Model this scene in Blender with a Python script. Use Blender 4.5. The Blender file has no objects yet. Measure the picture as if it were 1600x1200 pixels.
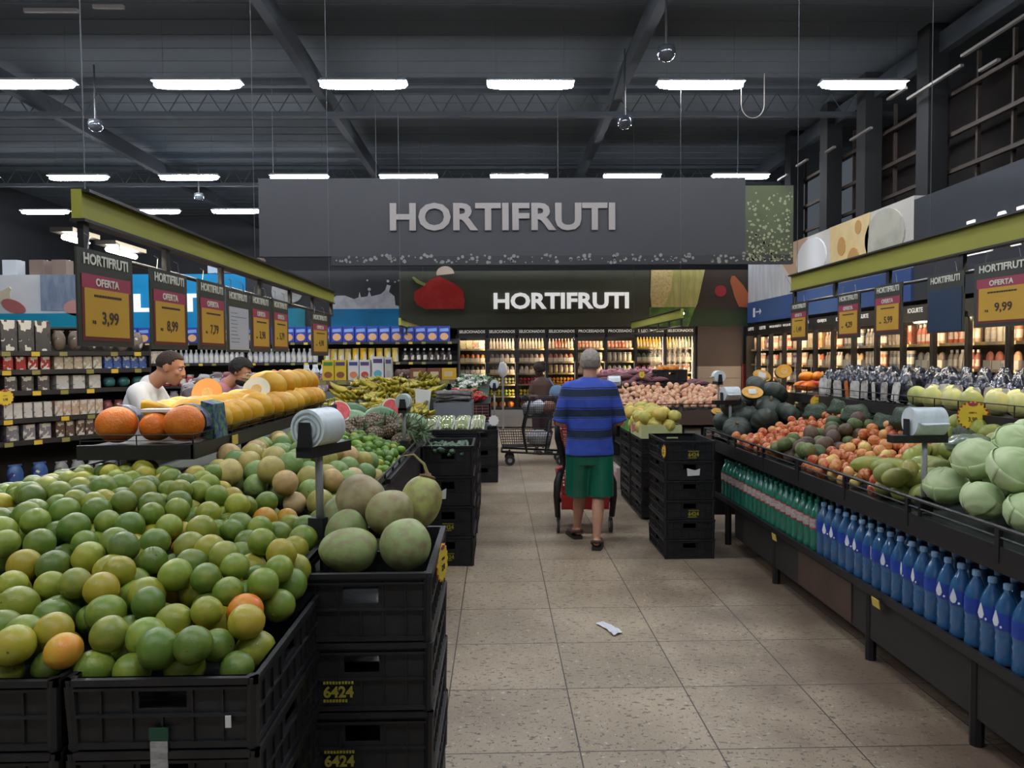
import bpy, bmesh, math, random
import numpy as np
from mathutils import Vector, Matrix, Euler
PI = math.pi
SC = bpy.context.scene
COL = SC.collection
RNG = random.Random(7)

# ---------------------------------------------------------------- camera, world, exposure
cam_data = bpy.data.cameras.new('camera')
cam = bpy.data.objects.new('camera', cam_data)
COL.objects.link(cam)
cam_data.sensor_width = 36.0
cam_data.lens = 1140.0 / 1600.0 * 36.0
cam_data.clip_start = 0.05
cam_data.clip_end = 120
cam.matrix_world = (Matrix.Translation((0, 0, 1.6)) @ Matrix.Rotation(math.radians(-1.156), 4, 'Z')
                    @ Matrix.Rotation(math.radians(90 - 2.06), 4, 'X') @ Matrix.Rotation(math.radians(-0.4), 4, 'Z'))
SC.camera = cam
world = bpy.data.worlds.new('world'); SC.world = world
world.use_nodes = True
world.node_tree.nodes['Background'].inputs[0].default_value = (0.62, 0.72, 0.85, 1)
world.node_tree.nodes['Background'].inputs[1].default_value = 0.10
SC.view_settings.view_transform = 'Standard'
SC.view_settings.look = 'None'
SC.view_settings.gamma = 1.0
SC.view_settings.exposure = 0.12
SC.cycles.max_bounces = 6
SC.cycles.diffuse_bounces = 3
SC.cycles.glossy_bounces = 3
SC.cycles.transmission_bounces = 5
SC.cycles.transparent_max_bounces = 10
SC.cycles.sample_clamp_indirect = 4.0
SC.cycles.caustics_reflective = False
SC.cycles.caustics_refractive = False
LAMP_POWER = 19.0          # ceiling tubes
CANOPY_POWER = 7.0         # canopy tubes: two short visible ones, the rest added unseen behind the boards
FRIDGE_POWER = 5.5        # fridge strips

# ---------------------------------------------------------------- colours and materials
def lin(c): return c / 12.92 if c <= 0.04045 else ((c + 0.055) / 1.055) ** 2.4
def C(h):
    h = h.lstrip('#')
    return (lin(int(h[0:2], 16) / 255), lin(int(h[2:4], 16) / 255), lin(int(h[4:6], 16) / 255), 1.0)
MATS = {}
def N(nt, t, **k):
    n = nt.nodes.new(t)
    for a, b in k.items(): setattr(n, a, b)
    return n
def M(name, col='808080', rough=0.5, metal=0.0, obj=False, var=None, bump=None, emit=None, trans=0.0, spec=0.5, coat=0.0, ior=1.45, sss=0.0):
    """Principled material. obj: takes the object's own colour. var=(scale, colour, amount[, stretch]); bump=(scale, strength)."""
    if name in MATS: return MATS[name]
    m = bpy.data.materials.new(name); m.use_nodes = True
    nt = m.node_tree; b = nt.nodes['Principled BSDF']
    b.inputs['Roughness'].default_value = rough
    b.inputs['Metallic'].default_value = metal
    b.inputs['Specular IOR Level'].default_value = spec
    b.inputs['Coat Weight'].default_value = coat
    b.inputs['Transmission Weight'].default_value = trans
    b.inputs['IOR'].default_value = ior
    if sss:
        b.inputs['Subsurface Weight'].default_value = sss
        b.inputs['Subsurface Radius'].default_value = (0.02, 0.012, 0.006)
    c = C(col) if isinstance(col, str) else col
    src = None
    if obj:
        oi = N(nt, 'ShaderNodeObjectInfo'); src = oi.outputs['Color']
    b.inputs['Base Color'].default_value = c
    tc = None
    if var or bump:
        tc = N(nt, 'ShaderNodeTexCoord'); oi2 = N(nt, 'ShaderNodeObjectInfo')
        ad = N(nt, 'ShaderNodeVectorMath', operation='ADD'); mu = N(nt, 'ShaderNodeVectorMath', operation='SCALE')
        cb = N(nt, 'ShaderNodeCombineXYZ')
        for i in range(3): nt.links.new(oi2.outputs['Random'], cb.inputs[i])
        nt.links.new(cb.outputs[0], mu.inputs[0]); mu.inputs['Scale'].default_value = 37.0
        nt.links.new(tc.outputs['Object'], ad.inputs[0]); nt.links.new(mu.outputs[0], ad.inputs[1])
        vec = ad.outputs[0]
    if var:
        no = N(nt, 'ShaderNodeTexNoise'); no.inputs['Scale'].default_value = var[0]; no.inputs['Detail'].default_value = 3
        v2 = vec
        if len(var) > 3:
            mp = N(nt, 'ShaderNodeMapping'); mp.inputs['Scale'].default_value = var[3]
            nt.links.new(vec, mp.inputs[0]); v2 = mp.outputs[0]
        nt.links.new(v2, no.inputs['Vector'])
        rp = N(nt, 'ShaderNodeMapRange'); rp.inputs[1].default_value = 0.42; rp.inputs[2].default_value = 0.68
        rp.inputs[4].default_value = var[2]
        nt.links.new(no.outputs['Fac'], rp.inputs[0])
        mx = N(nt, 'ShaderNodeMix', data_type='RGBA')
        nt.links.new(rp.outputs[0], mx.inputs['Factor'])
        if src: nt.links.new(src, mx.inputs['A'])
        else: mx.inputs['A'].default_value = c
        if var[1] == 'hue':
            hs = N(nt, 'ShaderNodeHueSaturation'); hs.inputs['Hue'].default_value = 0.455; hs.inputs['Value'].default_value = 1.35
            nt.links.new(src, hs.inputs['Color']); nt.links.new(hs.outputs[0], mx.inputs['B'])
        elif var[1] == 'dark':
            hs = N(nt, 'ShaderNodeHueSaturation'); hs.inputs['Value'].default_value = 0.55
            if src: nt.links.new(src, hs.inputs['Color'])
            else: hs.inputs['Color'].default_value = c
            nt.links.new(hs.outputs[0], mx.inputs['B'])
        else: mx.inputs['B'].default_value = C(var[1])
        src = mx.outputs['Result']
    if src: nt.links.new(src, b.inputs['Base Color'])
    if bump:
        nb = N(nt, 'ShaderNodeTexNoise'); nb.inputs['Scale'].default_value = bump[0]; nb.inputs['Detail'].default_value = 2
        nt.links.new(vec, nb.inputs['Vector'])
        bp = N(nt, 'ShaderNodeBump'); bp.inputs['Strength'].default_value = bump[1]; bp.inputs['Distance'].default_value = 0.01
        nt.links.new(nb.outputs['Fac'], bp.inputs['Height']); nt.links.new(bp.outputs[0], b.inputs['Normal'])
    if emit:
        b.inputs['Emission Color'].default_value = C(emit[0]); b.inputs['Emission Strength'].default_value = emit[1]
    MATS[name] = m
    return m
def glass_mat(name, tint='ffffff', gloss=0.08):
    if name in MATS: return MATS[name]
    m = bpy.data.materials.new(name); m.use_nodes = True; nt = m.node_tree
    nt.nodes.clear()
    o = N(nt, 'ShaderNodeOutputMaterial'); mx = N(nt, 'ShaderNodeMixShader'); t = N(nt, 'ShaderNodeBsdfTransparent'); g = N(nt, 'ShaderNodeBsdfGlossy')
    t.inputs[0].default_value = C(tint); g.inputs['Roughness'].default_value = 0.05; mx.inputs[0].default_value = gloss
    nt.links.new(t.outputs[0], mx.inputs[1]); nt.links.new(g.outputs[0], mx.inputs[2]); nt.links.new(mx.outputs[0], o.inputs[0])
    MATS[name] = m
    return m
def print_mat(name, scale=(6, 6, 10), white=0.35):
    """Printed packaging: the object's colour broken by paler and darker printed blocks."""
    if name in MATS: return MATS[name]
    m = bpy.data.materials.new(name); m.use_nodes = True; nt = m.node_tree; b = nt.nodes['Principled BSDF']
    b.inputs['Roughness'].default_value = 0.35
    tc = N(nt, 'ShaderNodeTexCoord'); mp = N(nt, 'ShaderNodeMapping'); mp.inputs['Scale'].default_value = scale
    oi = N(nt, 'ShaderNodeObjectInfo')
    ad = N(nt, 'ShaderNodeVectorMath', operation='ADD')
    cb = N(nt, 'ShaderNodeCombineXYZ')
    for i in range(3): nt.links.new(oi.outputs['Random'], cb.inputs[i])
    nt.links.new(tc.outputs['Generated'], mp.inputs[0]); nt.links.new(mp.outputs[0], ad.inputs[0]); nt.links.new(cb.outputs[0], ad.inputs[1])
    vo = N(nt, 'ShaderNodeTexVoronoi', distance='CHEBYCHEV'); vo.inputs['Scale'].default_value = 0.6
    nt.links.new(ad.outputs[0], vo.inputs['Vector'])
    sp = N(nt, 'ShaderNodeSeparateColor'); nt.links.new(vo.outputs['Color'], sp.inputs[0])
    g1 = N(nt, 'ShaderNodeMath', operation='LESS_THAN'); g1.inputs[1].default_value = white; nt.links.new(sp.outputs[0], g1.inputs[0])
    g2 = N(nt, 'ShaderNodeMath', operation='LESS_THAN'); g2.inputs[1].default_value = 0.22; nt.links.new(sp.outputs[1], g2.inputs[0])
    mx = N(nt, 'ShaderNodeMix', data_type='RGBA'); nt.links.new(g1.outputs[0], mx.inputs['Factor']); nt.links.new(oi.outputs['Color'], mx.inputs['A'])
    mx.inputs['B'].default_value = C('d8d2c4')
    hs = N(nt, 'ShaderNodeHueSaturation'); hs.inputs['Hue'].default_value = 0.54; hs.inputs['Value'].default_value = 0.5; nt.links.new(oi.outputs['Color'], hs.inputs['Color'])
    m2 = N(nt, 'ShaderNodeMix', data_type='RGBA'); nt.links.new(g2.outputs[0], m2.inputs['Factor']); nt.links.new(mx.outputs['Result'], m2.inputs['A']); nt.links.new(hs.outputs[0], m2.inputs['B'])
    nt.links.new(m2.outputs['Result'], b.inputs['Base Color'])
    MATS[name] = m
    return m

# ---------------------------------------------------------------- mesh builder
class MB:
    def __init__(s): s.v = []; s.f = []; s.m = []
    def add(s, vs, fs, mi=0):
        o = len(s.v); s.v += [tuple(p) for p in vs]; s.f += [tuple(i + o for i in f) for f in fs]; s.m += [mi] * len(fs)
        return s
    def box(s, x0, x1, y0, y1, z0, z1, mi=0, M4=None):
        vs = [(x0, y0, z0), (x1, y0, z0), (x1, y1, z0), (x0, y1, z0), (x0, y0, z1), (x1, y0, z1), (x1, y1, z1), (x0, y1, z1)]
        if M4 is not None: vs = [M4 @ Vector(p) for p in vs]
        return s.add(vs, [(0, 3, 2, 1), (4, 5, 6, 7), (0, 1, 5, 4), (1, 2, 6, 5), (2, 3, 7, 6), (3, 0, 4, 7)], mi)
    def rings(s, R, mi=0, cap=True):
        n = len(R[0]); o = len(s.v)
        for r in R: s.v += [tuple(p) for p in r]
        for k in range(len(R) - 1):
            for i in range(n):
                j = (i + 1) % n
                s.f.append((o + k * n + i, o + k * n + j, o + (k + 1) * n + j, o + (k + 1) * n + i)); s.m.append(mi)
        if cap:
            s.f.append(tuple(o + i for i in reversed(range(n)))); s.m.append(mi)
            q = o + (len(R) - 1) * n
            s.f.append(tuple(q + i for i in range(n))); s.m.append(mi)
        return s
    def tube(s, pts, r, n=8, mi=0, cap=True):
        pts = [Vector(p) for p in pts]
        rs = r if isinstance(r, (list, tuple)) else [r] * len(pts)
        R = []; prev = None
        for i, p in enumerate(pts):
            a = pts[max(0, i - 1)]; b = pts[min(len(pts) - 1, i + 1)]; d = (b - a).normalized()
            if prev is None: u = d.orthogonal().normalized()
            else: u = (prev - d * prev.dot(d)).normalized()
            prev = u; w = d.cross(u)
            R.append([p + (u * math.cos(2 * PI * k / n) + w * math.sin(2 * PI * k / n)) * rs[i] for k in range(n)])
        return s.rings(R, mi, cap)
    def caps(s, a, b, ra, rb, n=14, mi=0):
        """tapered capsule with rounded ends"""
        a = Vector(a); b = Vector(b); d = (b - a); L = d.length
        d = d.normalized() if L > 1e-6 else Vector((0, 0, 1))
        P = []; r = []
        for t in (-0.97, -0.8, -0.5, 0): P.append(a + d * ra * t); r.append(ra * math.sqrt(max(0.02, 1 - t * t)))
        for t in (0, 0.5, 0.8, 0.97): P.append(b + d * rb * t); r.append(rb * math.sqrt(max(0.02, 1 - t * t)))
        if L < 1e-4: del P[4]; del r[4]
        u = d.orthogonal().normalized(); w = d.cross(u)
        R = [[p + (u * math.cos(2 * PI * k / n) + w * math.sin(2 * PI * k / n)) * q for k in range(n)] for p, q in zip(P, r)]
        return s.rings(R, mi, True)
    def lathe(s, prof, n=16, c=(0, 0, 0), mi=0, cap=True, M4=None):
        R = [[Vector((c[0] + r * math.cos(2 * PI * k / n), c[1] + r * math.sin(2 * PI * k / n), c[2] + z)) for k in range(n)] for r, z in prof]
        if M4 is not None: R = [[M4 @ p for p in q] for q in R]
        return s.rings(R, mi, cap)
    def ell(s, c, rad, nu=16, nv=10, mi=0, M4=None, fn=None):
        R = []
        for j in range(nv + 1):
            t = PI * (0.02 + 0.96 * j / nv); q = []
            for i in range(nu):
                a = 2 * PI * i / nu
                d = Vector((math.sin(t) * math.cos(a), math.sin(t) * math.sin(a), -math.cos(t)))
                k = fn(d, a, t) if fn else 1.0
                p = Vector((d.x * rad[0] * k, d.y * rad[1] * k, d.z * rad[2] * k))
                if M4 is not None: p = M4 @ p
                q.append(p + Vector(c))
            R.append(q)
        return s.rings(R, mi, True)
    def loft(s, rg, n=20, mi=0, power=2.0):
        """rg: (z, cx, cy, rx, ry)"""
        R = []
        for z, cx, cy, rx, ry in rg:
            q = []
            for k in range(n):
                a = 2 * PI * k / n; ca, sa = math.cos(a), math.sin(a)
                q.append((cx + rx * math.copysign(abs(ca) ** (2 / power), ca), cy + ry * math.copysign(abs(sa) ** (2 / power), sa), z))
            R.append(q)
        return s.rings(R, mi, True)
    def prism(s, poly, y0, y1, mi=0, M4=None):
        """polygon in the XZ plane extruded from y0 to y1"""
        n = len(poly)
        vs = [Vector((x, y0, z)) for x, z in poly] + [Vector((x, y1, z)) for x, z in poly]
        if M4 is not None: vs = [M4 @ p for p in vs]
        fs = [tuple(range(n)), tuple(reversed(range(n, 2 * n)))] + [(i, i + n, (i + 1) % n + n, (i + 1) % n) for i in range(n)]
        return s.add(vs, fs, mi)
    def mesh(s, name, mats, smooth=False, auto=None):
        me = bpy.data.meshes.new(name)
        me.from_pydata([tuple(p) for p in s.v], [], s.f)
        for m in (mats if isinstance(mats, (list, tuple)) else [mats]): me.materials.append(m)
        me.polygons.foreach_set('material_index', s.m)
        bm = bmesh.new(); bm.from_mesh(me); bmesh.ops.recalc_face_normals(bm, faces=bm.faces)
        bm.to_mesh(me); bm.free()
        if smooth:
            me.polygons.foreach_set('use_smooth', [True] * len(me.polygons))
            if auto is not None:
                me.set_sharp_from_angle(angle=math.radians(auto))
        me.update()
        return me
    def build(s, name, mats, parent=None, loc=None, smooth=False, auto=None):
        return put(s.mesh(name, mats, smooth, auto), name, loc, parent=parent)

def put(me, name, loc=None, rot=None, scale=None, color=None, parent=None, label=None, cat=None, group=None, kind=None):
    o = bpy.data.objects.new(name, me); COL.objects.link(o)
    if parent is not None: o.parent = parent
    if loc is not None: o.location = loc
    if rot is not None: o.rotation_euler = rot
    if scale is not None: o.scale = scale if isinstance(scale, (tuple, list)) else (scale,) * 3
    if color is not None: o.color = C(color) if isinstance(color, str) else color
    tag(o, label, cat, group, kind)
    return o
def tag(o, label=None, cat=None, group=None, kind=None):
    if label: o['label'] = label
    if cat: o['category'] = cat
    if group: o['group'] = group
    if kind: o['kind'] = kind
    return o
def thing(name, label, cat, loc=(0, 0, 0), rotz=0.0, group=None):
    o = bpy.data.objects.new(name, None); COL.objects.link(o); o.empty_display_size = 0.1
    o.location = loc; o.rotation_euler = (0, 0, rotz)
    return tag(o, label, cat, group)
def struct(name, mb, m, smooth=False):
    return tag(mb.build(name, m, smooth=smooth), kind='structure')
KIDS = {}
def dup(root, loc=None, rot=None, scale=None, color=None, label=None, group=None):
    """copies a thing with its parts and sub-parts"""
    def kids(o):
        if o.name not in KIDS: KIDS[o.name] = [c for c in ALLK() if c.parent == o]
        return KIDS[o.name]
    def cp(o, par):
        c = o.copy(); COL.objects.link(c)
        if par is not None: c.parent = par
        for k in kids(o): cp(k, c)
        return c
    r = cp(root, None)
    if loc is not None: r.location = loc
    if rot is not None: r.rotation_euler = rot
    if scale is not None: r.scale = scale if isinstance(scale, (tuple, list)) else (scale,) * 3
    if color is not None: r.color = C(color) if isinstance(color, str) else color
    if label: r['label'] = label
    if group: r['group'] = group
    return r
def ALLK(): return [o for o in bpy.data.objects if o.parent is not None]

TEXTS = {}
def text_mesh(s, size, bold=0.0, depth=0.002, width=None, mat=None, key=''):
    """lettering as mesh: centred, in the XZ plane, read from -Y"""
    k = (s, size, bold, depth, width, mat.name if mat else '')
    if k in TEXTS: return TEXTS[k]
    cu = bpy.data.curves.new('lettering', 'FONT'); cu.body = s; cu.size = size; cu.offset = bold * size; cu.extrude = depth / 2
    cu.align_x = 'CENTER'; cu.align_y = 'CENTER'; cu.resolution_u = 3
    o = bpy.data.objects.new('tmp', cu); COL.objects.link(o)
    bpy.context.view_layer.update()
    me = bpy.data.meshes.new_from_object(o.evaluated_get(bpy.context.evaluated_depsgraph_get()))
    bpy.data.objects.remove(o); bpy.data.curves.remove(cu)
    xs = [v.co.x for v in me.vertices]; ys = [v.co.y for v in me.vertices]
    cx = (min(xs) + max(xs)) / 2; cy = (min(ys) + max(ys)) / 2; w = max(xs) - min(xs); h = max(ys) - min(ys)
    sx = (width / w) if width else 1.0
    me.transform(Matrix.Rotation(PI / 2, 4, 'X') @ Matrix.Diagonal((sx, size / h if size else 1, 1, 1)) @ Matrix.Translation((-cx, -cy, 0)))
    me.materials.clear(); me.materials.append(mat)
    me.name = 'lettering'
    TEXTS[k] = me
    return me
def smoothstep(a, b, x):
    t = max(0.0, min(1.0, (x - a) / (b - a))); return t * t * (3 - 2 * t)
def pile(r, x0, x1, y0, y1, h, ok, n, rng, top=2.0, k=12, squash=0.95, fails=400):
    """settles spheres of radius r on the surface h, lowest free place first"""
    out = []; cell = 2 * r; grid = {}; bad = 0
    while len(out) < n and bad < fails:
        best = None
        for _ in range(k):
            x = rng.uniform(x0, x1); y = rng.uniform(y0, y1)
            if not ok(x, y): continue
            hz = h(x, y); z = hz + r * 0.9
            gx, gy = int(x // cell), int(y // cell)
            for i in (-1, 0, 1):
                for j in (-1, 0, 1):
                    for (a, b, c) in grid.get((gx + i, gy + j), ()):
                        d2 = (a - x) ** 2 + (b - y) ** 2; q = (2 * r * squash) ** 2
                        if d2 < q: z = max(z, c + math.sqrt(q - d2))
            if best is None or z - hz < best[0]: best = (z - hz, x, y, z)
        if best is None or best[0] > top * r: bad += 1; continue
        _, x, y, z = best
        out.append((x, y, z)); grid.setdefault((int(x // cell), int(y // cell)), []).append((x, y, z))
    return out
def rrot(rng): return (rng.uniform(0, 6.28), rng.uniform(0, 6.28), rng.uniform(0, 6.28))

black_plastic = M('black_plastic', '1d1e20', 0.42, spec=0.45, var=(9, '2a2a2c', 0.6), bump=(60, 0.1))
black_metal = M('black_metal', '1c1b1c', 0.45, spec=0.5)
dark_wood = M('dark_board', '2a2523', 0.6, var=(3, '1e1a18', 0.8, (1, 1, 8)))
steel = M('steel', 'a7a8a8', 0.35, metal=0.8)
grey_paint = M('grey_paint', '8f9090', 0.4)
white_plastic = M('white_plastic', 'e6e8e8', 0.4)
paper_white = M('paper_white', 'dcdcd8', 0.7)
yellow_tag = M('yellow_tag', 'd9b53a', 0.6)
lime_paint = M('lime_paint', '9a9a38', 0.6, var=(2, '8f9033', 0.5))
lamp_mat = M('lamp_tube', 'ffffff', 0.5, emit=('d6eeff', 42.0))
# ================================================================ the setting
def floor_material():
    m = bpy.data.materials.new('floor_tiles'); m.use_nodes = True; nt = m.node_tree; b = nt.nodes['Principled BSDF']
    tc = N(nt, 'ShaderNodeTexCoord'); L = nt.links.new
    geo = tc.outputs['Object']
    # large tone changes
    n1 = N(nt, 'ShaderNodeTexNoise'); n1.inputs['Scale'].default_value = 1.3; n1.inputs['Detail'].default_value = 5; L(geo, n1.inputs['Vector'])
    r1 = N(nt, 'ShaderNodeValToRGB'); e = r1.color_ramp.elements; e[0].position = .33; e[0].color = C('8b7b66'); e[1].position = .7; e[1].color = C('b09f86'); L(n1.outputs['Fac'], r1.inputs[0])
    # per tile tone
    mp = N(nt, 'ShaderNodeMapping'); mp.inputs['Location'].default_value = (0.24 / .565, -(2.90) / .565 + 10, 0); mp.inputs['Scale'].default_value = (1 / .565, 1 / .565, 1)
    L(geo, mp.inputs[0])
    fl = N(nt, 'ShaderNodeVectorMath', operation='FLOOR'); L(mp.outputs[0], fl.inputs[0])
    wn = N(nt, 'ShaderNodeTexWhiteNoise'); L(fl.outputs[0], wn.inputs['Vector'])
    hs = N(nt, 'ShaderNodeHueSaturation'); mr = N(nt, 'ShaderNodeMapRange'); mr.inputs[3].default_value = .90; mr.inputs[4].default_value = 1.07
    L(wn.outputs['Value'], mr.inputs[0]); L(mr.outputs[0], hs.inputs['Value']); L(r1.outputs[0], hs.inputs['Color'])
    # dark flecks, short streaks
    def flecks(scale, stretch, lo, hi, col, prev, rot):
        m2 = N(nt, 'ShaderNodeMapping'); m2.inputs['Scale'].default_value = stretch; m2.inputs['Rotation'].default_value = (0, 0, rot); L(geo, m2.inputs[0])
        nn = N(nt, 'ShaderNodeTexNoise'); nn.inputs['Scale'].default_value = scale; nn.inputs['Detail'].default_value = 4; L(m2.outputs[0], nn.inputs['Vector'])
        mm = N(nt, 'ShaderNodeMapRange'); mm.inputs[1].default_value = lo; mm.inputs[2].default_value = hi; L(nn.outputs['Fac'], mm.inputs[0])
        mx = N(nt, 'ShaderNodeMix', data_type='RGBA'); L(mm.outputs[0], mx.inputs['Factor']); L(prev, mx.inputs['A']); mx.inputs['B'].default_value = C(col)
        return mx.outputs['Result']
    c = flecks(25, (1, 2.2, 1), .585, .66, '5a4f46', hs.outputs[0], .5)
    c = flecks(46, (2.4, 1, 1), .61, .68, '463d37', c, -.4)
    c = flecks(38, (1, 1, 1), .62, .72, 'bdb4a6', c, 0)
    # brown worn dirt towards the bins
    n3 = N(nt, 'ShaderNodeTexNoise'); n3.inputs['Scale'].default_value = 2.1; n3.inputs['Detail'].default_value = 6; L(geo, n3.inputs['Vector'])
    sx = N(nt, 'ShaderNodeSeparateXYZ'); L(geo, sx.inputs[0])
    g = N(nt, 'ShaderNodeMapRange'); g.inputs[1].default_value = .7; g.inputs[2].default_value = 1.9; g.inputs[4].default_value = .42; L(sx.outputs[0], g.inputs[0])
    ad = N(nt, 'ShaderNodeMath', operation='ADD'); L(n3.outputs['Fac'], ad.inputs[0]); L(g.outputs[0], ad.inputs[1])
    mm = N(nt, 'ShaderNodeMapRange'); mm.inputs[1].default_value = .6; mm.inputs[2].default_value = .95; mm.inputs[4].default_value = .75; L(ad.outputs[0], mm.inputs[0])
    mx = N(nt, 'ShaderNodeMix', data_type='RGBA'); L(mm.outputs[0], mx.inputs['Factor']); L(c, mx.inputs['A']); mx.inputs['B'].default_value = C('5d4c41'); c = mx.outputs['Result']
    # joints
    fr = N(nt, 'ShaderNodeVectorMath', operation='FRACTION'); L(mp.outputs[0], fr.inputs[0])
    s2 = N(nt, 'ShaderNodeSeparateXYZ'); L(fr.outputs[0], s2.inputs[0])
    def edge(o):
        a = N(nt, 'ShaderNodeMath', operation='SUBTRACT'); L(o, a.inputs[0]); a.inputs[1].default_value = .5
        d = N(nt, 'ShaderNodeMath', operation='ABSOLUTE'); L(a.outputs[0], d.inputs[0])
        q = N(nt, 'ShaderNodeMath', operation='GREATER_THAN'); L(d.outputs[0], q.inputs[0]); q.inputs[1].default_value = .4945
        return q.outputs[0]
    mxx = N(nt, 'ShaderNodeMath', operation='MAXIMUM'); L(edge(s2.outputs[0]), mxx.inputs[0]); L(edge(s2.outputs[1]), mxx.inputs[1])
    mj = N(nt, 'ShaderNodeMix', data_type='RGBA'); L(mxx.outputs[0], mj.inputs['Factor']); L(c, mj.inputs['A']); mj.inputs['B'].default_value = C('3a3430')
    L(mj.outputs['Result'], b.inputs['Base Color'])
    b.inputs['Roughness'].default_value = .42; b.inputs['Specular IOR Level'].default_value = .4
    bp = N(nt, 'ShaderNodeBump'); bp.inputs['Strength'].default_value = .25; bp.inputs['Distance'].default_value = .002; bp.invert = True
    L(mxx.outputs[0], bp.inputs['Height']); L(bp.outputs[0], b.inputs['Normal'])
    return m
struct('floor', MB().box(-14, 9, -4, 26, -.1, 0), floor_material())
ceil_mat = M('ceiling_black', '4e555b', .85, var=(.6, '485056', .8))
mb = MB(); mb.box(-14, 9, -4, 26, 6.6, 6.7)
for k in range(60):      # ribs of the roof sheet
    y = -4 + k * .5
    mb.box(-14, 9, y, y + .04, 6.594, 6.6)
struct('ceiling', mb, ceil_mat)
beam_mat = M('beam_black', '30353a', .9)
for i, y in enumerate((3.2, 8.2, 13.6, 19.0)):
    mb = MB(); mb.box(-14, 7.4, y, y + .12, 6.05, 6.13); mb.box(-14, 7.4, y, y + .12, 6.47, 6.55)
    for k in range(42):
        x = -14 + k * .5
        mb.tube([(x, y + .06, 6.1), (x + .25, y + .06, 6.5), (x + .5, y + .06, 6.1)], .012, 6)
    struct('beam_%d' % (i + 1), mb, beam_mat)
for i, x in enumerate((-8.3, -3.1, 2.1, 6.7)):
    struct('beam_%d' % (i + 5), MB().box(x, x + .14, -4, 26, 6.15, 6.45), beam_mat)
wall_dark = M('wall_dark', '232528', .8, var=(1.2, '1e2023', .6))
wall_brown = M('wall_brown', '4c4039', .7, var=(1.5, '443932', .6))
struct('wall_back', MB().box(-14, 7.2, 17.45, 17.6, 0, 3.5), wall_dark)
struct('wall_back_upper', MB().box(-14, 9, 25.8, 26, 0, 6.6), wall_dark)
struct('wall_left', MB().box(-14.1, -14, -4, 26, 0, 6.6), wall_dark)
struct('wall_front', MB().box(-14, 9, -4.1, -4, 0, 6.6), M('wall_entry', '8b8d8f', .8))
struct('wall_right', MB().box(6.5, 6.6, -4, 17.45, 0, 3.9), wall_dark)
struct('wall_right_upper', MB().box(8.6, 8.7, -4, 17.45, 0, 6.6), M('wall_umber', '2a2420', .8, var=(1.1, '1e1b19', .9)))
# brown wall section beside the back fridges, tiled below, with a red post
mb = MB(); mb.box(4.56, 5.6, 16.5, 16.6, 1.38, 2.28)
struct('wall_back_niche', mb, wall_brown)
mb = MB()
for k in range(5): mb.box(4.56, 5.55, 16.48, 16.6, .02 + k * .272, .02 + k * .272 + .266)
struct('wall_back_tiled', mb, M('beige_tile', '8b7f74', .4, var=(4, '7f746a', .5)))
struct('trim_1', MB().box(5.55, 5.66, 16.42, 16.6, 0, 1.42), M('red_post', '6e2320', .4))
# clerestory bays high on the side: mullions, sills and brown lattice seen behind
for i, y in enumerate((16.4, 14.6, 13.1, 11.2, 8.6, 6.4, 4.2)):
    struct('column_%d' % (i + 1), MB().box(6.55, 6.85, y - .16, y + .16, 3.9, 6.6), M('column_black', '141516', .9))
mb = MB()
for z in (4.35, 4.9, 5.5): mb.box(6.9, 6.96, -2, 17, z, z + .06)
for k in range(26): mb.box(7.0, 7.05, -2 + k * .74, -1.96 + k * .74, 3.9, 6)
struct('trim_2', mb, M('umber_lattice', '3a312b', .8))
slit = M('daylight', '4a4643', .8, emit=('8a8480', .12))
r_ = random.Random(3)
n = 0
for (y, L, x, z) in [(15.6, .5, 6.2, 5.45), (14.6, .5, 6.2, 5.5), (13.2, .35, 6.1, 5.35), (12.1, .7, 6.2, 5.35), (11.0, .5, 6.15, 5.6), (9.9, 1.3, 6.3, 5.5), (9.1, .35, 6.25, 5.25), (8.4, 1.5, 6.3, 5.62), (13.6, .25, 6.9, 4.2), (7.0, .9, 6.4, 5.8)]:
    n += 1
    struct('window_%d' % n, MB().box(x + .0, x + .05, y, y + L, z, z + .035), slit)
for (x0, x1, y, z) in [(-6.9, -6.6, 9.9, 6.1), (-6.2, -5.5, 9.9, 6.2), (-5.3, -4.9, 9.9, 6.25), (.9, 1.3, 8.1, 6.02), (1.45, 1.9, 8.1, 6.0)]:
    n += 1
    struct('window_%d' % n, MB().box(x0, x1, y, y + .05, z, z + .045), slit)

# ---------------------------------------------------------------- ceiling lamps: long tubes in rows
cols = [-9.12, -6.72, -4.32, -1.92, .52, 3.03, 5.45]
lamp_proto = None
def lamp_at(x, y, label, z=5.6):
    global lamp_proto
    if lamp_proto is None:
        t = thing('ceiling_light', label, 'ceiling light', (x, y, z), 0, 'tube lights under the dark ceiling')
        MB().add([(-.64,-.10,.03),(.64,-.10,.03),(.64,.10,.03),(-.64,.10,.03),(-.62,-.04,.085),(.62,-.04,.085),(.62,.04,.085),(-.62,.04,.085)],[(4,5,6,7),(0,1,5,4),(1,2,6,5),(2,3,7,6),(3,0,4,7)]).build('housing', M('lamp_housing', '9aa0a4', .5), t)
        mb = MB(); mb.tube([(-.63, 0, 0), (-.6, 0, 0), (-.45, 0, 0), (.45, 0, 0), (.6, 0, 0), (.63, 0, 0)], [.02, .045, .062, .062, .045, .02], 12); mb.build('light_tube', M('ceiling_tube', 'ffffff', .5, emit=('f0f4fd', LAMP_POWER * 5.4)), t, smooth=True)
        for s in (-.5, .5): MB().tube([(s, 0, .07), (s, 0, .5 + 6.0 - z)], .0015, 4).build('suspension_wire', black_metal, t)
        lamp_proto = t; return t
    return dup(lamp_proto, (x, y, z), label=label)
NAMES = ['first', 'second', 'third', 'fourth', 'fifth', 'sixth', 'seventh', 'eighth']
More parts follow.
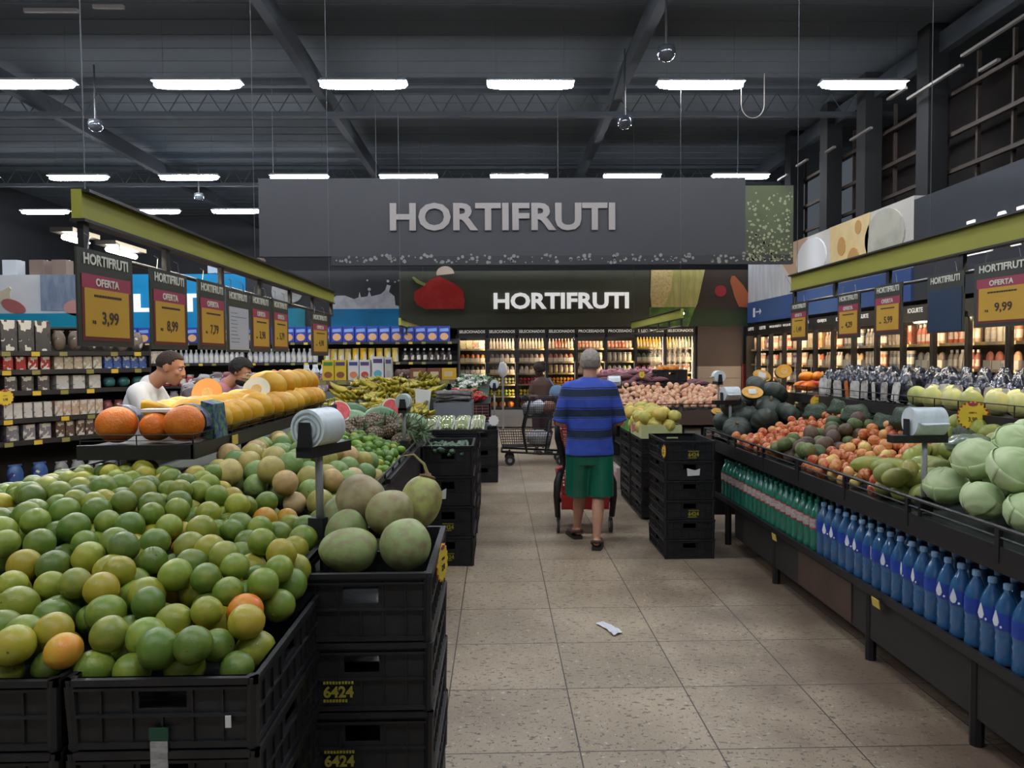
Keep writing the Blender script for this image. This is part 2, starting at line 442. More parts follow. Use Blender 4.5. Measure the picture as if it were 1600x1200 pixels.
for y, what, cc in ((10.85, 'in the row before the large grey lettering', cols), (16.3, 'just over the grey lettering panel', cols + [-11.5]),
                    (5.4, 'in the row above the melon shelf', cols), (0.0, 'in the row above the shop entrance', cols[2:6])):
    for i, x in enumerate(sorted(cc)):
        lamp_at(x, y, 'white tube light %s, %s from the dairy wall' % (what, ['nearest' if False else NAMES[k] for k in range(8)][len(cc) - 1 - i]))
for i, x in enumerate((-12.1, -9.15, -7.02, -4.6)):
    lamp_at(x, 20.0, 'small distant tube light over the blue wall sign, %s from the cocoa shelves' % NAMES[i], 5.6)

# dome cameras, drooping cable, hanging orange sign
dome = MB(); dome.lathe([(.10, .06), (.11, .0), (.10, -.05), (.07, -.09), (.02, -.11)], 18)
dm = dome.mesh('dome_camera', M('smoked_dome', '3b4046', .08, spec=.9, coat=.6), True)
for (x, y, z, lb) in [(-6.1, 11.4, 5.2, 'smoked dome camera under the ceiling above the price signs'), (2.0, 8.6, 5.15, 'smoked dome camera hanging before the beam above the man in stripes'), (1.9, 10.8, 5.05, 'smoked dome camera between the two rows of tube lights'), (-6.8, 17.0, 5.35, 'small dome camera between the far tube lights')]:
    t = thing('dome_camera', lb, 'security camera', (x, y, z)); put(dm, 'dome', parent=t)
    MB().tube([(0, 0, .05), (0, 0, 6.1 - z)], .015, 6).build('drop_pipe', black_metal, t)
pts = [(3.6 + .16 * math.sin(a) * 1.0, 10.7, 5.52 - .40 * (1 - abs(math.sin(a / 1)) ** 1 * 0) * math.cos(a)) for a in [0]]
pts = [(3.62, 10.8, 5.58)] + [(3.62 + .17 * (1 - math.cos(a)), 10.8, 5.3 - .2 * math.sin(a)) for a in [PI * k / 10 for k in range(11)]] + [(3.96, 10.8, 5.75)]
tag(MB().tube(pts, .006, 6).build('cable_loop', M('cable_ivory', 'a8a294', .5)), 'thin pale cable drooping in a loop beside a tube light', 'cable')
t = thing('hanging_sign', 'orange hanging aisle sign with a black stroke, cut by the picture edge', 'sign', (-3.62, 5.0, 2.92), .35)
MB().box(-.35, .22, -.02, .02, 0, .76).build('sign_board', M('orange_board', 'c9813f', .55), t)
MB().box(.02, .06, -.026, -.02, .06, .25).build('letter_stroke', black_metal, t)
for s in (-.2, .18): MB().tube([(s, 0, .76), (s, 0, 3.4)], .004, 5).build('suspension_wire', steel, t)

# ---------------------------------------------------------------- big suspended fascia with grey lettering
grey_letters = M('grey_letters', '7f7a77', .7)
t = thing('fascia_sign', 'large dark fascia with grey shop-section lettering under the ceiling', 'sign', (0, 13.0, 0))
MB().box(-4.15, 4.42, -.05, .05, 3.40, 4.76).build('sign_board', M('charcoal_panel', '333437', .8, var=(.5, '2e2f32', .6)), t)
put(text_mesh('HORTIFRUTI', .49, .03, .04, 3.96, grey_letters), 'lettering', (.12, -.07, 4.08), parent=t)
def dots(mb, x0, x1, z0, z1, n, rng, y, bias=0.0, rr=(.012, .04)):
    for _ in range(n):
        x = rng.uniform(x0, x1); u = rng.random() ** (1 + bias); z = z0 + (z1 - z0) * u; r = rng.uniform(*rr)
        k = rng.randint(5, 8); a0 = rng.random() * 6
        mb.prism([(x + r * math.cos(a0 + 2 * PI * i / k) * rng.uniform(.7, 1.1), z + r * math.sin(a0 + 2 * PI * i / k) * rng.uniform(.7, 1.1)) for i in range(k)], y, y + .006)
mb = MB(); dots(mb, -2.9, 4.4, 3.27, 3.42, 150, random.Random(5), -.058)
MB().box(-2.9, 5.28, -.05, .05, 3.24, 3.40).build('border_strip', M('fascia_edge', '232426', .7), t)
mb.build('dot_pattern', M('dot_grey', '6f716e', .7), t)
MB().box(4.42, 5.28, -.05, .05, 3.40, 4.62).build('green_panel', M('fascia_green', '434b30', .7, var=(1.4, '2f3526', .9)), t)
mb = MB(); dots(mb, 4.45, 5.26, 3.3, 4.5, 210, random.Random(6), -.058, .9, (.01, .034))
mb.build('dot_pattern', M('dot_pale', '7f8366', .7), t)
for x in (-3.9, -2.1, 1.1, 4.3): MB().tube([(x, 0, 4.7), (x, 0, 6.5)], .004, 5).build('suspension_wire', M('wire_grey', '54585c', .5), t)

# ---------------------------------------------------------------- back wall sign band (Y 16.6)
YB = 16.55
t = thing('wall_sign', 'olive wall sign with white shop-section lettering above the back fridges', 'sign', (0, YB, 0))
MB().box(-2.2, 3.46, -.03, .9, 2.28, 3.56).build('sign_board', M('olive_panel', '4a4d40', .7, var=(.8, '43463b', .6)), t)
put(text_mesh('HORTIFRUTI', .37, .032, .03, 3.06, M('white_letters', 'f2f4f2', .4, emit=('ffffff', .45))), 'lettering', (1.46, -.05, 2.88), parent=t)
def blob(cx, cz, rx, rz, n=24, p=2.0, rot=0.0, k=None):
    out = []
    for i in range(n):
        a = 2 * PI * i / n; q = k(a) if k else 1
        x = rx * q * math.copysign(abs(math.cos(a)) ** (2 / p), math.cos(a)); z = rz * q * math.copysign(abs(math.sin(a)) ** (2 / p), math.sin(a))
        out.append((cx + x * math.cos(rot) - z * math.sin(rot), cz + x * math.sin(rot) + z * math.cos(rot)))
    return out
# pepper picture
MB().prism([(-1.86, 2.92), (-1.84, 3.10), (-1.62, 3.24), (-1.5, 3.36), (-1.3, 3.44), (-.95, 3.28), (-.76, 3.12), (-.72, 2.9), (-.74, 2.71), (-1.6, 2.71), (-1.78, 2.8)], -.045, -.03).build('pepper_print', M('print_red', 'b92a26', .5, var=(3, 'd0463c', .8)), t)
MB().prism([(-1.62, 3.22), (-1.8, 3.3), (-1.9, 3.42), (-1.86, 3.44), (-1.72, 3.34), (-1.58, 3.28)], -.05, -.035).build('pepper_stalk_print', M('print_stalk', '9aa35a', .6), t)
MB().prism(blob(-1.15, 3.5, .2, .17)[0:14], -.05, -.034).build('garlic_print', M('print_garlic', 'bfae9c', .6), t)
# corn and leaf picture
corn_mat = M('print_corn', 'd7c58a', .6, var=(30, 'a8955a', .7))
MB().prism([(3.5, 3.5), (3.48, 3.0), (3.52, 2.6), (3.75, 2.62), (3.95, 3.1), (4.0, 3.56), (3.5, 3.56)], -.042, -.02).build('corn_print', corn_mat, t)
MB().prism([(4.0, 3.56), (3.95, 3.1), (3.75, 2.62), (3.6, 2.3), (4.3, 2.3), (4.55, 2.8), (4.72, 3.56)], -.046, -.02).build('husk_print', M('print_husk', 'a7a560', .6, var=(3, 'c0bb7c', .8, (6, 1, 1))), t)
MB().prism([(3.46, 2.28), (3.46, 2.72), (4.5, 2.72), (4.34, 2.28)], -.05, -.02).build('leaf_print', M('print_leaf', '41622c', .6, var=(6, '6f9a44', .7)), t)
MB().box(3.46, 5.72, -.03, .05, 2.28, 3.56).build('dark_board', M('print_dark', '3a302c', .7, var=(1, '42372f', .6)), t)
MB().prism(blob(5.08, 3.08, .13, .13), -.045, -.03).build('radish_print', M('print_radish', '9b2430', .5), t)
MB().prism([(5.3, 3.3), (5.33, 3.42), (5.4, 3.42), (5.6, 3.2), (5.72, 3.0), (5.72, 2.7), (5.5, 2.72), (5.4, 2.95)], -.044, -.03).build('carrot_print', M('print_carrot', 'b5623a', .6), t)
MB().box(3.6, 5.72, -.04, .0, 2.28, 2.66).build('green_band', M('print_green_dark', '2c3d26', .7), t)
# milk sign
t = thing('milk_wall_sign', 'dark wall sign with a white milk splash over a blue band', 'sign', (0, YB, 0))
MB().box(-5.6, -2.2, -.02, .9, 2.2, 3.58).build('sign_board', M('milk_panel', '3a3b3e', .7), t)
sp = [(-3.72, 2.62), (-3.72, 2.92), (-3.6, 3.02), (-3.4, 3.02), (-3.2, 2.94), (-3.1, 2.98), (-3.08, 3.1), (-3.05, 2.98), (-2.9, 3.0), (-2.86, 3.12), (-2.82, 3.0), (-2.6, 3.05), (-2.5, 3.14), (-2.46, 3.26), (-2.38, 3.24), (-2.42, 3.1), (-2.3, 3.0), (-2.28, 2.8), (-2.2, 2.78), (-2.2, 2.62)]
MB().prism(sp, -.04, -.02).build('milk_print', M('print_milk', 'd3d5da', .6, var=(5, 'a9adb8', .7)), t)
mb = MB()
for (x, z, r) in ((-2.86, 3.16, .035), (-2.44, 3.34, .03), (-2.9, 3.36, .02), (-2.28, 3.32, .02), (-2.2, 3.6 - .25, .016)): mb.prism(blob(x, z, r, r, 10), -.04, -.02)
mb.build('milk_drop_print', MATS['print_milk'], t)
MB().box(-3.72, -2.2, -.05, -.02, 2.28, 2.72).build('blue_band', M('print_blue', '1283bd', .6, var=(1.5, '19709c', .8)), t)
MB().prism(blob(-4.7, 3.12, .34, .26, 20, 2.6), -.04, -.02).build('cheese_print', M('print_cheese', 'b9bbb8', .6, var=(4, '8f938f', .7)), t)
MB().box(-5.05, -4.3, -.05, -.02, 2.28, 2.74).build('teal_band', M('print_teal', '1d8fae', .6, var=(1.6, '2b7a6a', .8)), t)
# bright blue sign with letters IT
t = thing('blue_wall_sign', 'bright cyan wall sign with white letters behind the hanging price signs', 'sign', (0, YB, 0))
MB().box(-8.35, -5.62, -.02, .9, 2.0, 3.52).build('sign_board', M('cyan_panel', '079bd8', .6, var=(1, '0a8fca', .5)), t)
put(text_mesh('LEITE', .40, .04, .02, 1.9, MATS['white_letters']), 'lettering', (-7.15, -.04, 2.88), parent=t)
# pale sign with a person's hands and a shell
t = thing('pale_wall_sign', 'pale wall sign picturing a blue sleeved arm above a teal strip', 'sign', (0, YB, 0))
MB().box(-12.6, -8.4, -.02, .9, 2.35, 3.52).build('sign_board', M('pale_panel', 'c3c7cb', .7, var=(1, 'd6d6d4', .6)), t)
MB().prism([(-10.15, 2.72), (-10.15, 3.52), (-8.42, 3.52), (-8.42, 2.72)], -.04, -.02).build('sleeve_print', M('print_denim', '6d7b90', .7, var=(2, '8b97a8', .8, (4, 1, 1))), t)
MB().prism(blob(-9.35, 2.78, .3, .18, 16), -.05, -.02).build('hand_print', M('print_hand', 'b98a84', .7), t)
MB().prism(blob(-10.75, 2.82, .28, .14, 16, 2, -.4), -.05, -.02).build('shell_print', M('print_shell', '9d5a58', .7), t)
MB().prism(blob(-11.05, 3.02, .32, .13, 12, 2, .6, lambda a: 1 + .25 * math.sin(5 * a)), -.045, -.02).build('petal_print', M('print_petal', 'c0b69c', .7), t)
MB().box(-12.6, -8.4, -.05, -.02, 2.35, 2.66).build('teal_strip', M('print_teal_strip', '0c86a5', .6), t)

# ---------------------------------------------------------------- side wall sign above the dairy fridges
t = thing('dairy_wall_sign', 'long side wall sign picturing pale cheeses above a blue band', 'sign', (5.72, 0, 0))
MB().box(0, .9, 9.95, 16.5, 2.34, 3.78).build('sign_board', M('cheese_panel', 'c9c5bd', .7, var=(.8, 'b9b7b4', .6)), t)
RZ = Matrix.Rotation(-PI / 2, 4, 'Z')
def side(poly, mi0, mi1):   # polygon given in (Y, Z) on the wall facing -X
    return MB().prism([(-y, z) for y, z in poly], mi0, mi1, M4=RZ)
side([(16.5, 3.7), (15.2, 3.72), (14.4, 3.2), (13.9, 2.8), (16.5, 2.8)], -.015, .0).build('bowl_print', M('print_bowl', 'b4b9bf', .6, var=(1.5, 'd0d2d4', .8, (1, 5, 1))), t)
side([(15.0, 3.78), (14.2, 3.2), (13.7, 2.8), (12.9, 2.8), (13.2, 3.4), (13.4, 3.78)], -.02, .0).build('cup_print', M('print_beige', 'b69a80', .6), t)
side([(y, z) for y, z in blob(13.2, 3.35, .62, .38, 20)], -.025, .0).build('cream_print', M('print_cream', 'd9dbde', .6), t)
side([(12.45, 3.78), (12.35, 2.8), (11.2, 2.8), (11.1, 3.78)], -.02, .0).build('cheese_slice_print', M('print_cheese_slice', 'd7c08c', .6, var=(4, 'e0cfa4', .8)), t)
mb = MB()
for (y, z, r) in ((12.0, 3.4, .14), (11.6, 3.1, .2), (11.45, 3.62, .1), (12.15, 3.0, .1)): mb.prism([(-a, b) for a, b in blob(y, z, r, r * 1.1, 14)], -.03, -.01, M4=RZ)
mb.build('cheese_hole_print', M('print_cheese_hole', 'bb9358', .6), t)
side([(y, z) for y, z in blob(10.7, 3.35, .55, .4, 24)], -.02, .0).build('round_cheese_print', M('print_round_cheese', 'bcbcae', .6, var=(3, '9a9c90', .7)), t)
MB().box(-.03, .0, 9.95, 16.5, 2.34, 2.8).build('blue_band', M('print_royal', '2c4a86', .6, var=(.5, '3b5579', .9)), t)
mb = MB(); mb.box(-.036, -.03, 16.0, 16.12, 2.46, 2.66); mb.box(-.036, -.03, 15.7, 15.95, 2.55, 2.58)
mb.prism([(-15.72, 2.50), (-15.62, 2.565), (-15.72, 2.63)], -.036, -.03, M4=RZ); mb.build('arrow_pictogram', white_plastic, t)
t = thing('slate_wall_sign', 'slate side wall sign with large white letters over the yogurt fridges', 'sign', (5.72, 0, 0))
MB().box(0, .9, 2.0, 9.95, 2.34, 3.72).build('sign_board', M('slate_panel', '30353e', .7, var=(.6, '2a2f38', .7)), t)
o = put(text_mesh('LAT', .42, .04, .02, 1.35, MATS['white_letters']), 'lettering', (-.02, 8.1, 3.0), rot=(0, 0, -PI / 2), parent=t)
# store rooms' boxes on top of the back walls (small stacks against the dark)
for i, (x, z, c) in enumerate([(-11.0, 3.75, 'b0b4b8'), (-10.4, 3.75, '6b5a50'), (-9.9, 3.72, '6b5a50'), (-6.4, 3.72, '8b8f90'), (-6.1, 3.72, '9a9c9c'), (-5.5, 3.9, '9b9d9c')]):
    b = MB().box(-.16, .16, -.15, .15, 0, .34); b.box(-.165, .165, -.02, .02, .335, .345, 1)
    tag(b.build('storage_box', [M('storage_card_%d' % (i % 3), c, .7), paper_white], loc=(x, 16.95, 3.57 if x > -8 else 3.55)),
        ['pale grey storage box above the pale wall sign', 'brown storage box above the pale wall sign', 'second brown storage box above the pale wall sign', 'grey storage box above the cyan wall sign', 'light grey storage box above the cyan wall sign', 'grey storage box at the end above the cyan wall sign'][i], 'box')
# ================================================================ crates
def crate_mesh(w, d, h, name='crate'):
    mb = MB(); t = .006; o = .012
    hx, hy = w / 2, d / 2
    mb.box(-hx + o, hx - o, -hy + o, hy - o, .002, .012)                      # base
    for s in (-1, 1):
        # long walls (run along y) and short walls (run along x), each with a hand hole
        for ax in (0, 1):
            L = (hy if ax == 0 else hx) - o; off = (hx if ax == 0 else hy) - o
            def bx(a0, a1, z0, z1, e0=0.0, e1=0.0):
                p0, p1 = sorted((s * (off - t - e0), s * (off + e1)))
                if ax == 0: mb.box(p0, p1, a0, a1, z0, z1)
                else: mb.box(a0, a1, p0, p1, z0, z1)
            hz0, hz1 = h * .56, h * .80
            bx(-L, L, .0, hz0); bx(-L, L, hz1, h)
            bx(-L, -.05, hz0, hz1); bx(.05, L, hz0, hz1)
            bx(-L - o, L + o, h - .014, h, 0, o)                                # rim
            bx(-L - o * .7, L + o * .7, h * .84, h * .84 + .006, 0, o * .8)
            bx(-L - o * .4, L + o * .4, h * .46, h * .46 + .006, 0, o * .6)
            bx(-L - o * .4, L + o * .4, .004, .016, 0, o * .5)
            k = int(L * 2 / .055)
            for i in range(k + 1):
                a = -L + i * (2 * L / k)
                if abs(a) > .055: bx(a - .002, a + .002, .02, h * .84, 0, o * .45)
                elif i: bx(a - .002, a + .002, .02, h * .46, 0, o * .45)
    for sx in (-1, 1):
        for sy in (-1, 1): mb.tube([(sx * (hx - .018), sy * (hy - .018), 0), (sx * (hx - .012), sy * (hy - .012), h)], .014, 8)
    return mb.mesh(name, black_plastic)
print_yellow = M('crate_print', '9a9130', .6)
ORD = ['topmost', 'second', 'third', 'fourth', 'fifth', 'sixth']
CR = {}
def stack(cx, cy, w, d, h, n, top, where, grp, prints=None, rotz=0.0, side='-y'):
    key = (w, d, round(h, 3))
    if key not in CR: CR[key] = crate_mesh(w, d, h - .002)
    out = []
    for i in range(n):
        z = top - (i + 1) * h
        o = put(CR[key], 'plastic_crate', (cx, cy, z + .001), (0, 0, rotz), label=('black crate, %s down in the stack %s' % (ORD[i], where) if i else 'black crate, topmost of the stack %s' % where) if n > 1 else 'black crate ' + where, cat='crate', group=grp)
        out.append(o)
        if prints and i in prints:
            p = prints[i]
            if p[0] == 'num':
                put(text_mesh('6424', .034, .035, .001, .085, print_yellow), 'printed_number', (p[1], -d / 2 + .0045, h * .30), parent=o)
                mb = MB()
                for zz, n_ in ((h * .30 + .026, 10), (h * .30 - .026, 8)):
                    for k in range(n_): mb.box(p[1] - .043 + k * .0088, p[1] - .043 + k * .0088 + .006, -d / 2 + .004, -d / 2 + .006, zz - .004, zz + .004)
                mb.build('printed_line', print_yellow, o)
            elif p[0] == 'paper':
                mb = MB(); mb.prism([(p[1] - .05, h * .22), (p[1] + .045, h * .25), (p[1] + .05, h * .6), (p[1] + .01, h * .5), (p[1] - .055, h * .62)], -d / 2 - .002, -d / 2)
                mb.build('torn_label', paper_white, o)
    return out
G1 = 'black crates holding the front of the citrus heap'
A1 = stack(-.710, 1.800, .405, .57, .156, 5, .935, 'at the near end under the oranges', G1)
A2 = stack(-1.125, 1.800, .405, .57, .156, 5, .935, 'under the oranges cut by the picture edge', G1)
# label hanging on the front crate
mb = MB(); mb.box(-.018, .018, -.003, 0, -.14, 0); o = mb.build('hanging_label', M('label_grey', 'a9a7a4', .6, var=(60, '8b8987', .8, (1, 1, 3))), A1[0], loc=(-.005, -.282, .022))
MB().box(-.02, .02, -.003, 0, 0, .026).build('green_tape', M('tape_green', '1e4a38', .5), A1[0], loc=(-.005, -.282, .024))
MB().box(.135, .147, -.2875, -.285, .05, .075).build('white_tag', paper_white, A1[0])
for (cx) in (-.71, -1.125): tag(MB().box(cx - .2, cx + .2, 1.53, 2.07, 0, .152).build('pallet_base', dark_wood), 'dark low base under the near orange crates' if cx > -1 else 'dark low base under the outer orange crates', 'crate base')
B1 = stack(-.392, 2.335, .405, .585, .2, 4, .995, 'under the green coconuts', 'black crates stacked under the coconuts', {1: ('num', -.065), 2: ('num', -.065), 3: ('num', -.06)})
tag(MB().box(-.59, -.2, 2.05, 2.62, 0, .19).build('pallet_base', dark_wood), 'dark low base under the coconut crates', 'crate base')
Cst = stack(-.385, 5.85, .40, .58, .232, 4, .93, 'of cucumbers beside the aisle', 'black crates stacked under the cucumbers', {1: ('paper', -.06), 2: ('num', 0), 3: ('num', 0)})
C2 = stack(-.385, 6.9, .40, .60, .232, 4, .93, 'under the wrapped vegetable trays', 'black crates stacked under the wrapped trays')
C3 = stack(-.385, 7.62, .40, .60, .232, 4, .93, 'behind the wrapped vegetable trays', 'black crates stacked behind the wrapped trays')
D1 = stack(-.18, 9.6, .37, .56, .225, 3, .678, 'with the white burst card at the aisle corner', 'black crates stacked at the far aisle corner')
E1 = stack(1.51, 5.98, .405, .6, .156, 6, .937, 'standing alone beside the apple bin end', 'black crates stacked beside the apple bins', {0: ('num', .03), 1: ('paper', .03), 3: ('num', .03)})
F1 = stack(1.60, 7.35, .40, .56, .156, 5, .80, 'under the near yellow melons', 'black crates stacked under the yellow melons')
F2 = stack(1.60, 7.98, .40, .56, .156, 5, .80, 'under the far yellow melons', 'black crates stacked under the far yellow melons')
# printed green cardboard trays on the melon crates
for (y, c, lb) in ((7.35, 'b9c08a', 'pale printed cardboard melon tray on the crates behind the lone stack'), (7.98, '4c8a2e', 'bright green cardboard melon tray farther up the aisle')):
    t = thing('cardboard_tray', lb, 'tray', (1.60, y, .802))
    mb = MB()
    for s in (-1, 1): mb.box(s * .195 - .004, s * .195 + .004, -.285, .285, 0, .13)
    for s in (-1, 1): mb.box(-.195, .195, s * .28 - .004, s * .28 + .004, 0, .13)
    mb.box(-.195, .195, -.28, .28, 0, .006)
    mb.build('tray_wall', M('card_' + c, c, .7), t)
    mb = MB(); mb.prism([(-.2, .02), (-.02, .05), (.0, .11), (-.2, .1)], -.204, -.2, M4=Matrix.Rotation(-PI / 2, 4, 'Z')); mb.build('printed_panel', M('card_pink', 'c9646c', .6), t)

# ================================================================ produce islands
def rail(mb, p0, p1, z, h=.07, step=.28, r=.007):
    p0 = Vector((p0[0], p0[1], z)); p1 = Vector((p1[0], p1[1], z)); L = (p1 - p0).length
    mb.tube([p0 + Vector((0, 0, h)), p1 + Vector((0, 0, h))], r, 6)
    mb.tube([p0 + Vector((0, 0, h * .5)), p1 + Vector((0, 0, h * .5))], r * .55, 5)
    n = max(1, int(L / step))
    for i in range(n + 1):
        q = p0.lerp(p1, i / n); mb.tube([q, q + Vector((0, 0, h))], r, 5)
def grid_bed(x0, x1, y0, y1, h, nx=18, ny=30, thick=.03):
    mb = MB()
    vs = []
    for j in range(ny + 1):
        for i in range(nx + 1):
            x = x0 + (x1 - x0) * i / nx; y = y0 + (y1 - y0) * j / ny; vs.append((x, y, h(x, y)))
    n = len(vs); fs = []
    for j in range(ny):
        for i in range(nx):
            a = j * (nx + 1) + i; fs.append((a, a + 1, a + nx + 2, a + nx + 1))
    vs += [(x, y, z - thick) for x, y, z in vs]
    fs += [tuple(q + n for q in reversed(f)) for f in fs]
    for i in range(nx): fs.append((i, i + n, i + 1 + n, i + 1)); k = ny * (nx + 1) + i; fs.append((k, k + 1, k + 1 + n, k + n))
    for j in range(ny): a = j * (nx + 1); fs.append((a, a + nx + 1, a + nx + 1 + n, a + n)); k = a + nx; fs.append((k, k + n, k + nx + 1 + n, k + nx + 1))
    return mb.add(vs, fs)
def h_left(x, y):
    """resting surface of the citrus island: low at the rims, high under the melon shelf"""
    e = min(smoothstep(0, .75, -.56 - x), smoothstep(0, .6, x + 2.44))
    if y < 2.07:
        return .80 + .22 * smoothstep(1.62, 2.3, y) * smoothstep(0, .4, -.50 - x)
    front = smoothstep(2.0, 2.7, y)
    return .88 + .13 * e + .10 * e * front - .10 * smoothstep(3.4, 4.2, y) * e
bed_mat = M('bed_dark_green', '1f2a20', .8)
t = thing('produce_island', 'long black produce island carrying limes, citrus and pineapples', 'display table', (0, 0, 0))
grid_bed(-2.38, -.62, 2.12, 6.9, lambda x, y: h_left(x, y) - .02).build('display_bed', bed_mat, t)
mb = MB(); mb.box(-2.42, -2.385, 2.08, 9.0, .12, .93); mb.box(-.615, -.59, 2.64, 9.0, .12, .93); mb.box(-2.42, -.62, 2.085, 2.11, .12, .9); mb.box(-2.42, -.6, 8.95, 9.0, .12, .93)
mb.build('side_panel', dark_wood, t)
for (x, y) in ((-2.35, 2.2), (-.68, 2.9), (-2.35, 8.8), (-.68, 8.8), (-2.35, 5.4), (-.68, 5.4)): MB().box(x - .03, x + .03, y - .03, y + .03, 0, .14).build('leg', black_metal, t)
mb = MB(); rail(mb, (-.60, 3.3), (-.60, 5.3), .93, .06); rail(mb, (-2.40, 2.1), (-2.40, 8.9), .93, .06); mb.build('wire_rail', black_metal, t)
mb = MB(); mb.box(-.63, -.575, 3.9, 5.35, .93, .955); mb.build('rim_strip', black_metal, t)
# island behind, for watermelons, bananas
def h_ban(x, y): return .93 + .30 * smoothstep(6.7, 8.5, y) - .04 * smoothstep(.8, 1.0, abs(x + 1.5))
grid_bed(-2.38, -.62, 6.9, 8.9, lambda x, y: h_ban(x, y) - .02).build('banana_bed', bed_mat, t)

# melon shelf standing over the island
t = thing('melon_shelf', 'dark raised shelf with a wire fence carrying the yellow melons', 'shelf', (0, 0, 0))
MB().box(-1.70, -1.25, 3.0, 5.62, 1.205, 1.245).build('shelf_board', dark_wood, t)
mb = MB(); mb.box(-1.71, -1.24, 2.985, 3.0, 1.195, 1.255); mb.box(-1.25, -1.235, 2.985, 5.63, 1.195, 1.255); mb.build('shelf_edge', black_metal, t)
for (x, y) in ((-1.5, 3.06), (-1.5, 4.4), (-1.5, 5.55)): MB().box(x - .035, x + .035, y - .02, y + .02, .86, 1.205).build('post', black_metal, t)
mb = MB(); rail(mb, (-1.245, 3.0), (-1.245, 5.6), 1.25, .045, .2, .003); rail(mb, (-1.70, 2.995), (-1.245, 2.995), 1.25, .045, .17, .003); mb.build('wire_fence', black_metal, t)
mb = MB(); mb.box(-.035, .035, -.004, .0, 0, .045)
tagm = mb.mesh('price_label', M('shelf_label', 'c9b352', .6))
put(tagm, 'price_label', (-1.228, 3.42, 1.205), (0, 0, PI / 2), parent=t)

# side island with water bottles below
def h_right(x, y): return .86 + .42 * smoothstep(1.98, 3.3, x) + (.10 * smoothstep(5.9, 6.5, y))
t = thing('bottle_island', 'long dark produce island with water bottles on its low shelf', 'display table', (0, 0, 0))
grid_bed(1.97, 2.66, 1.2, 6.66, lambda x, y: h_right(x, y) - .02, 8, 30).build('display_bed', bed_mat, t)
mb = MB(); mb.box(1.915, 1.935, 1.2, 6.7, .765, .865); mb.build('fascia_board', black_metal, t)
mb = MB(); rail(mb, (1.92, 1.2), (1.92, 6.7), .862, .075, .62, .009); rail(mb, (1.92, 6.69), (3.3, 6.69), .862, .075, .3, .009); mb.build('front_rail', black_metal, t)
mb = MB()
for y in [1.5 + .62 * k for k in range(9)]: mb.box(1.912, 1.93, y - .012, y + .012, .80, .93)
mb.build('rail_post', black_metal, t)
MB().box(1.93, 2.32, 1.2, 6.42, .36, .385).build('bottle_shelf', black_metal, t)
MB().box(1.913, 1.932, 1.2, 6.42, .365, .405).build('shelf_lip', black_metal, t)
MB().box(2.33, 2.36, 1.2, 6.42, .36, .86).build('back_panel', M('back_blue_lit', '10204a', .6), t)  # blue light among the bottles is put into the panel colour
MB().box(1.94, 1.97, 1.2, 5.9, .12, .36).build('kick_panel', M('kick_dark', '26221f', .7, var=(1, '2c2825', .5)), t)
MB().box(1.97, 3.3, 6.64, 6.68, .14, .86).build('end_panel', dark_wood, t)
for y in (1.5, 2.9, 3.75, 5.05, 6.12): MB().tube([(1.955, y, 0), (1.955, y, .36)], .028, 8).build('leg', black_metal, t)
for y in (1.5, 3.75, 6.3): MB().box(2.9, 2.96, y - .03, y + .03, 0, .86).build('leg', black_metal, t)
MB().box(1.932, 1.94, 3.92, 4.62, .13, .35).build('brown_patch_board', M('brown_board', '4a372b', .7, var=(6, '3c2c23', .7)), t)
for y in (3.6, 4.95): put(tagm, 'price_label', (1.905, y, .33), (.15, 0, -PI / 2), parent=t, color=None)
# raised shelf on it
t = thing('bag_shelf', 'raised dark shelf with a wire fence carrying grape bags and pale melons', 'shelf', (0, 0, 0))
MB().box(2.62, 3.3, 1.6, 6.55, 1.235, 1.27).build('shelf_board', dark_wood, t)
MB().box(2.6, 2.62, 1.6, 6.56, 1.20, 1.275).build('shelf_edge', black_metal, t)
MB().box(3.28, 3.32, 1.6, 6.55, .2, 1.235).build('back_panel', dark_wood, t)
mb = MB(); rail(mb, (2.61, 1.6), (2.61, 6.55), 1.27, .07, .22, .0035); mb.build('wire_fence', black_metal, t)
for (x, y) in ((2.95, 2.2), (2.95, 4.2), (2.95, 6.3)): MB().box(x - .04, x + .04, y - .02, y + .02, .86, 1.235).build('post', black_metal, t)
MB().box(2.66, 3.29, 1.3, 6.64, .93, .95).build('lower_board', bed_mat, t)
for y in (5.2, 4.35): put(MB().box(-.04, .04, -.003, 0, 0, .03).mesh('price_label', paper_white), 'price_label', (2.597, y, 1.19), (0, 0, -PI / 2), parent=t)

# ================================================================ canopies with rails and tubes
def canopy(x, y0, y1, zb, zt, tubes, label, face, wires):
    t = thing('produce_canopy', label, 'canopy', (x, 0, 0))
    MB().box(-.02, .02, y0, y1, zb, zt).build('fascia_board', lime_paint, t)
    s = face
    mb = MB(); mb.box(min(s * .02, s * .05), max(s * .02, s * .05), y0, y1, zt - .012, zt); mb.box(-.03, .03, y0, y1, zb - .012, zb)
    mb.build('board_edge', black_metal, t)
    mb = MB(); mb.tube([(0, y0, zb - .12), (0, y1, zb - .12)], .011, 8)
    n = int((y1 - y0) / .85) + 1
    for i in range(n + 1):
        y = y0 + .04 + (y1 - y0 - .08) * i / n; mb.box(-.012, .012, y - .02, y + .02, zb - .13, zb)
    mb.build('hanging_rail', black_metal, t)
    for y in wires: MB().tube([(0, y, zt), (0, y, 6.5)], .0022, 5).build('suspension_wire', MATS['wire_grey'], t)
    for (a, b, dx, z) in tubes:
        l = MB().box(dx - (.05 if abs(dx) > .1 else .03), dx + (.05 if abs(dx) > .1 else .03), a - .02, b + .02, z + .02, z + .04).build('lamp_housing', black_metal, t)
        o = MB().tube([(dx, a, z), (dx, b, z)], .013, 8).build('light_tube', M('canopy_tube', 'ffffff', .5, emit=('fff0d8', CANOPY_POWER * 10)), l)
    return t
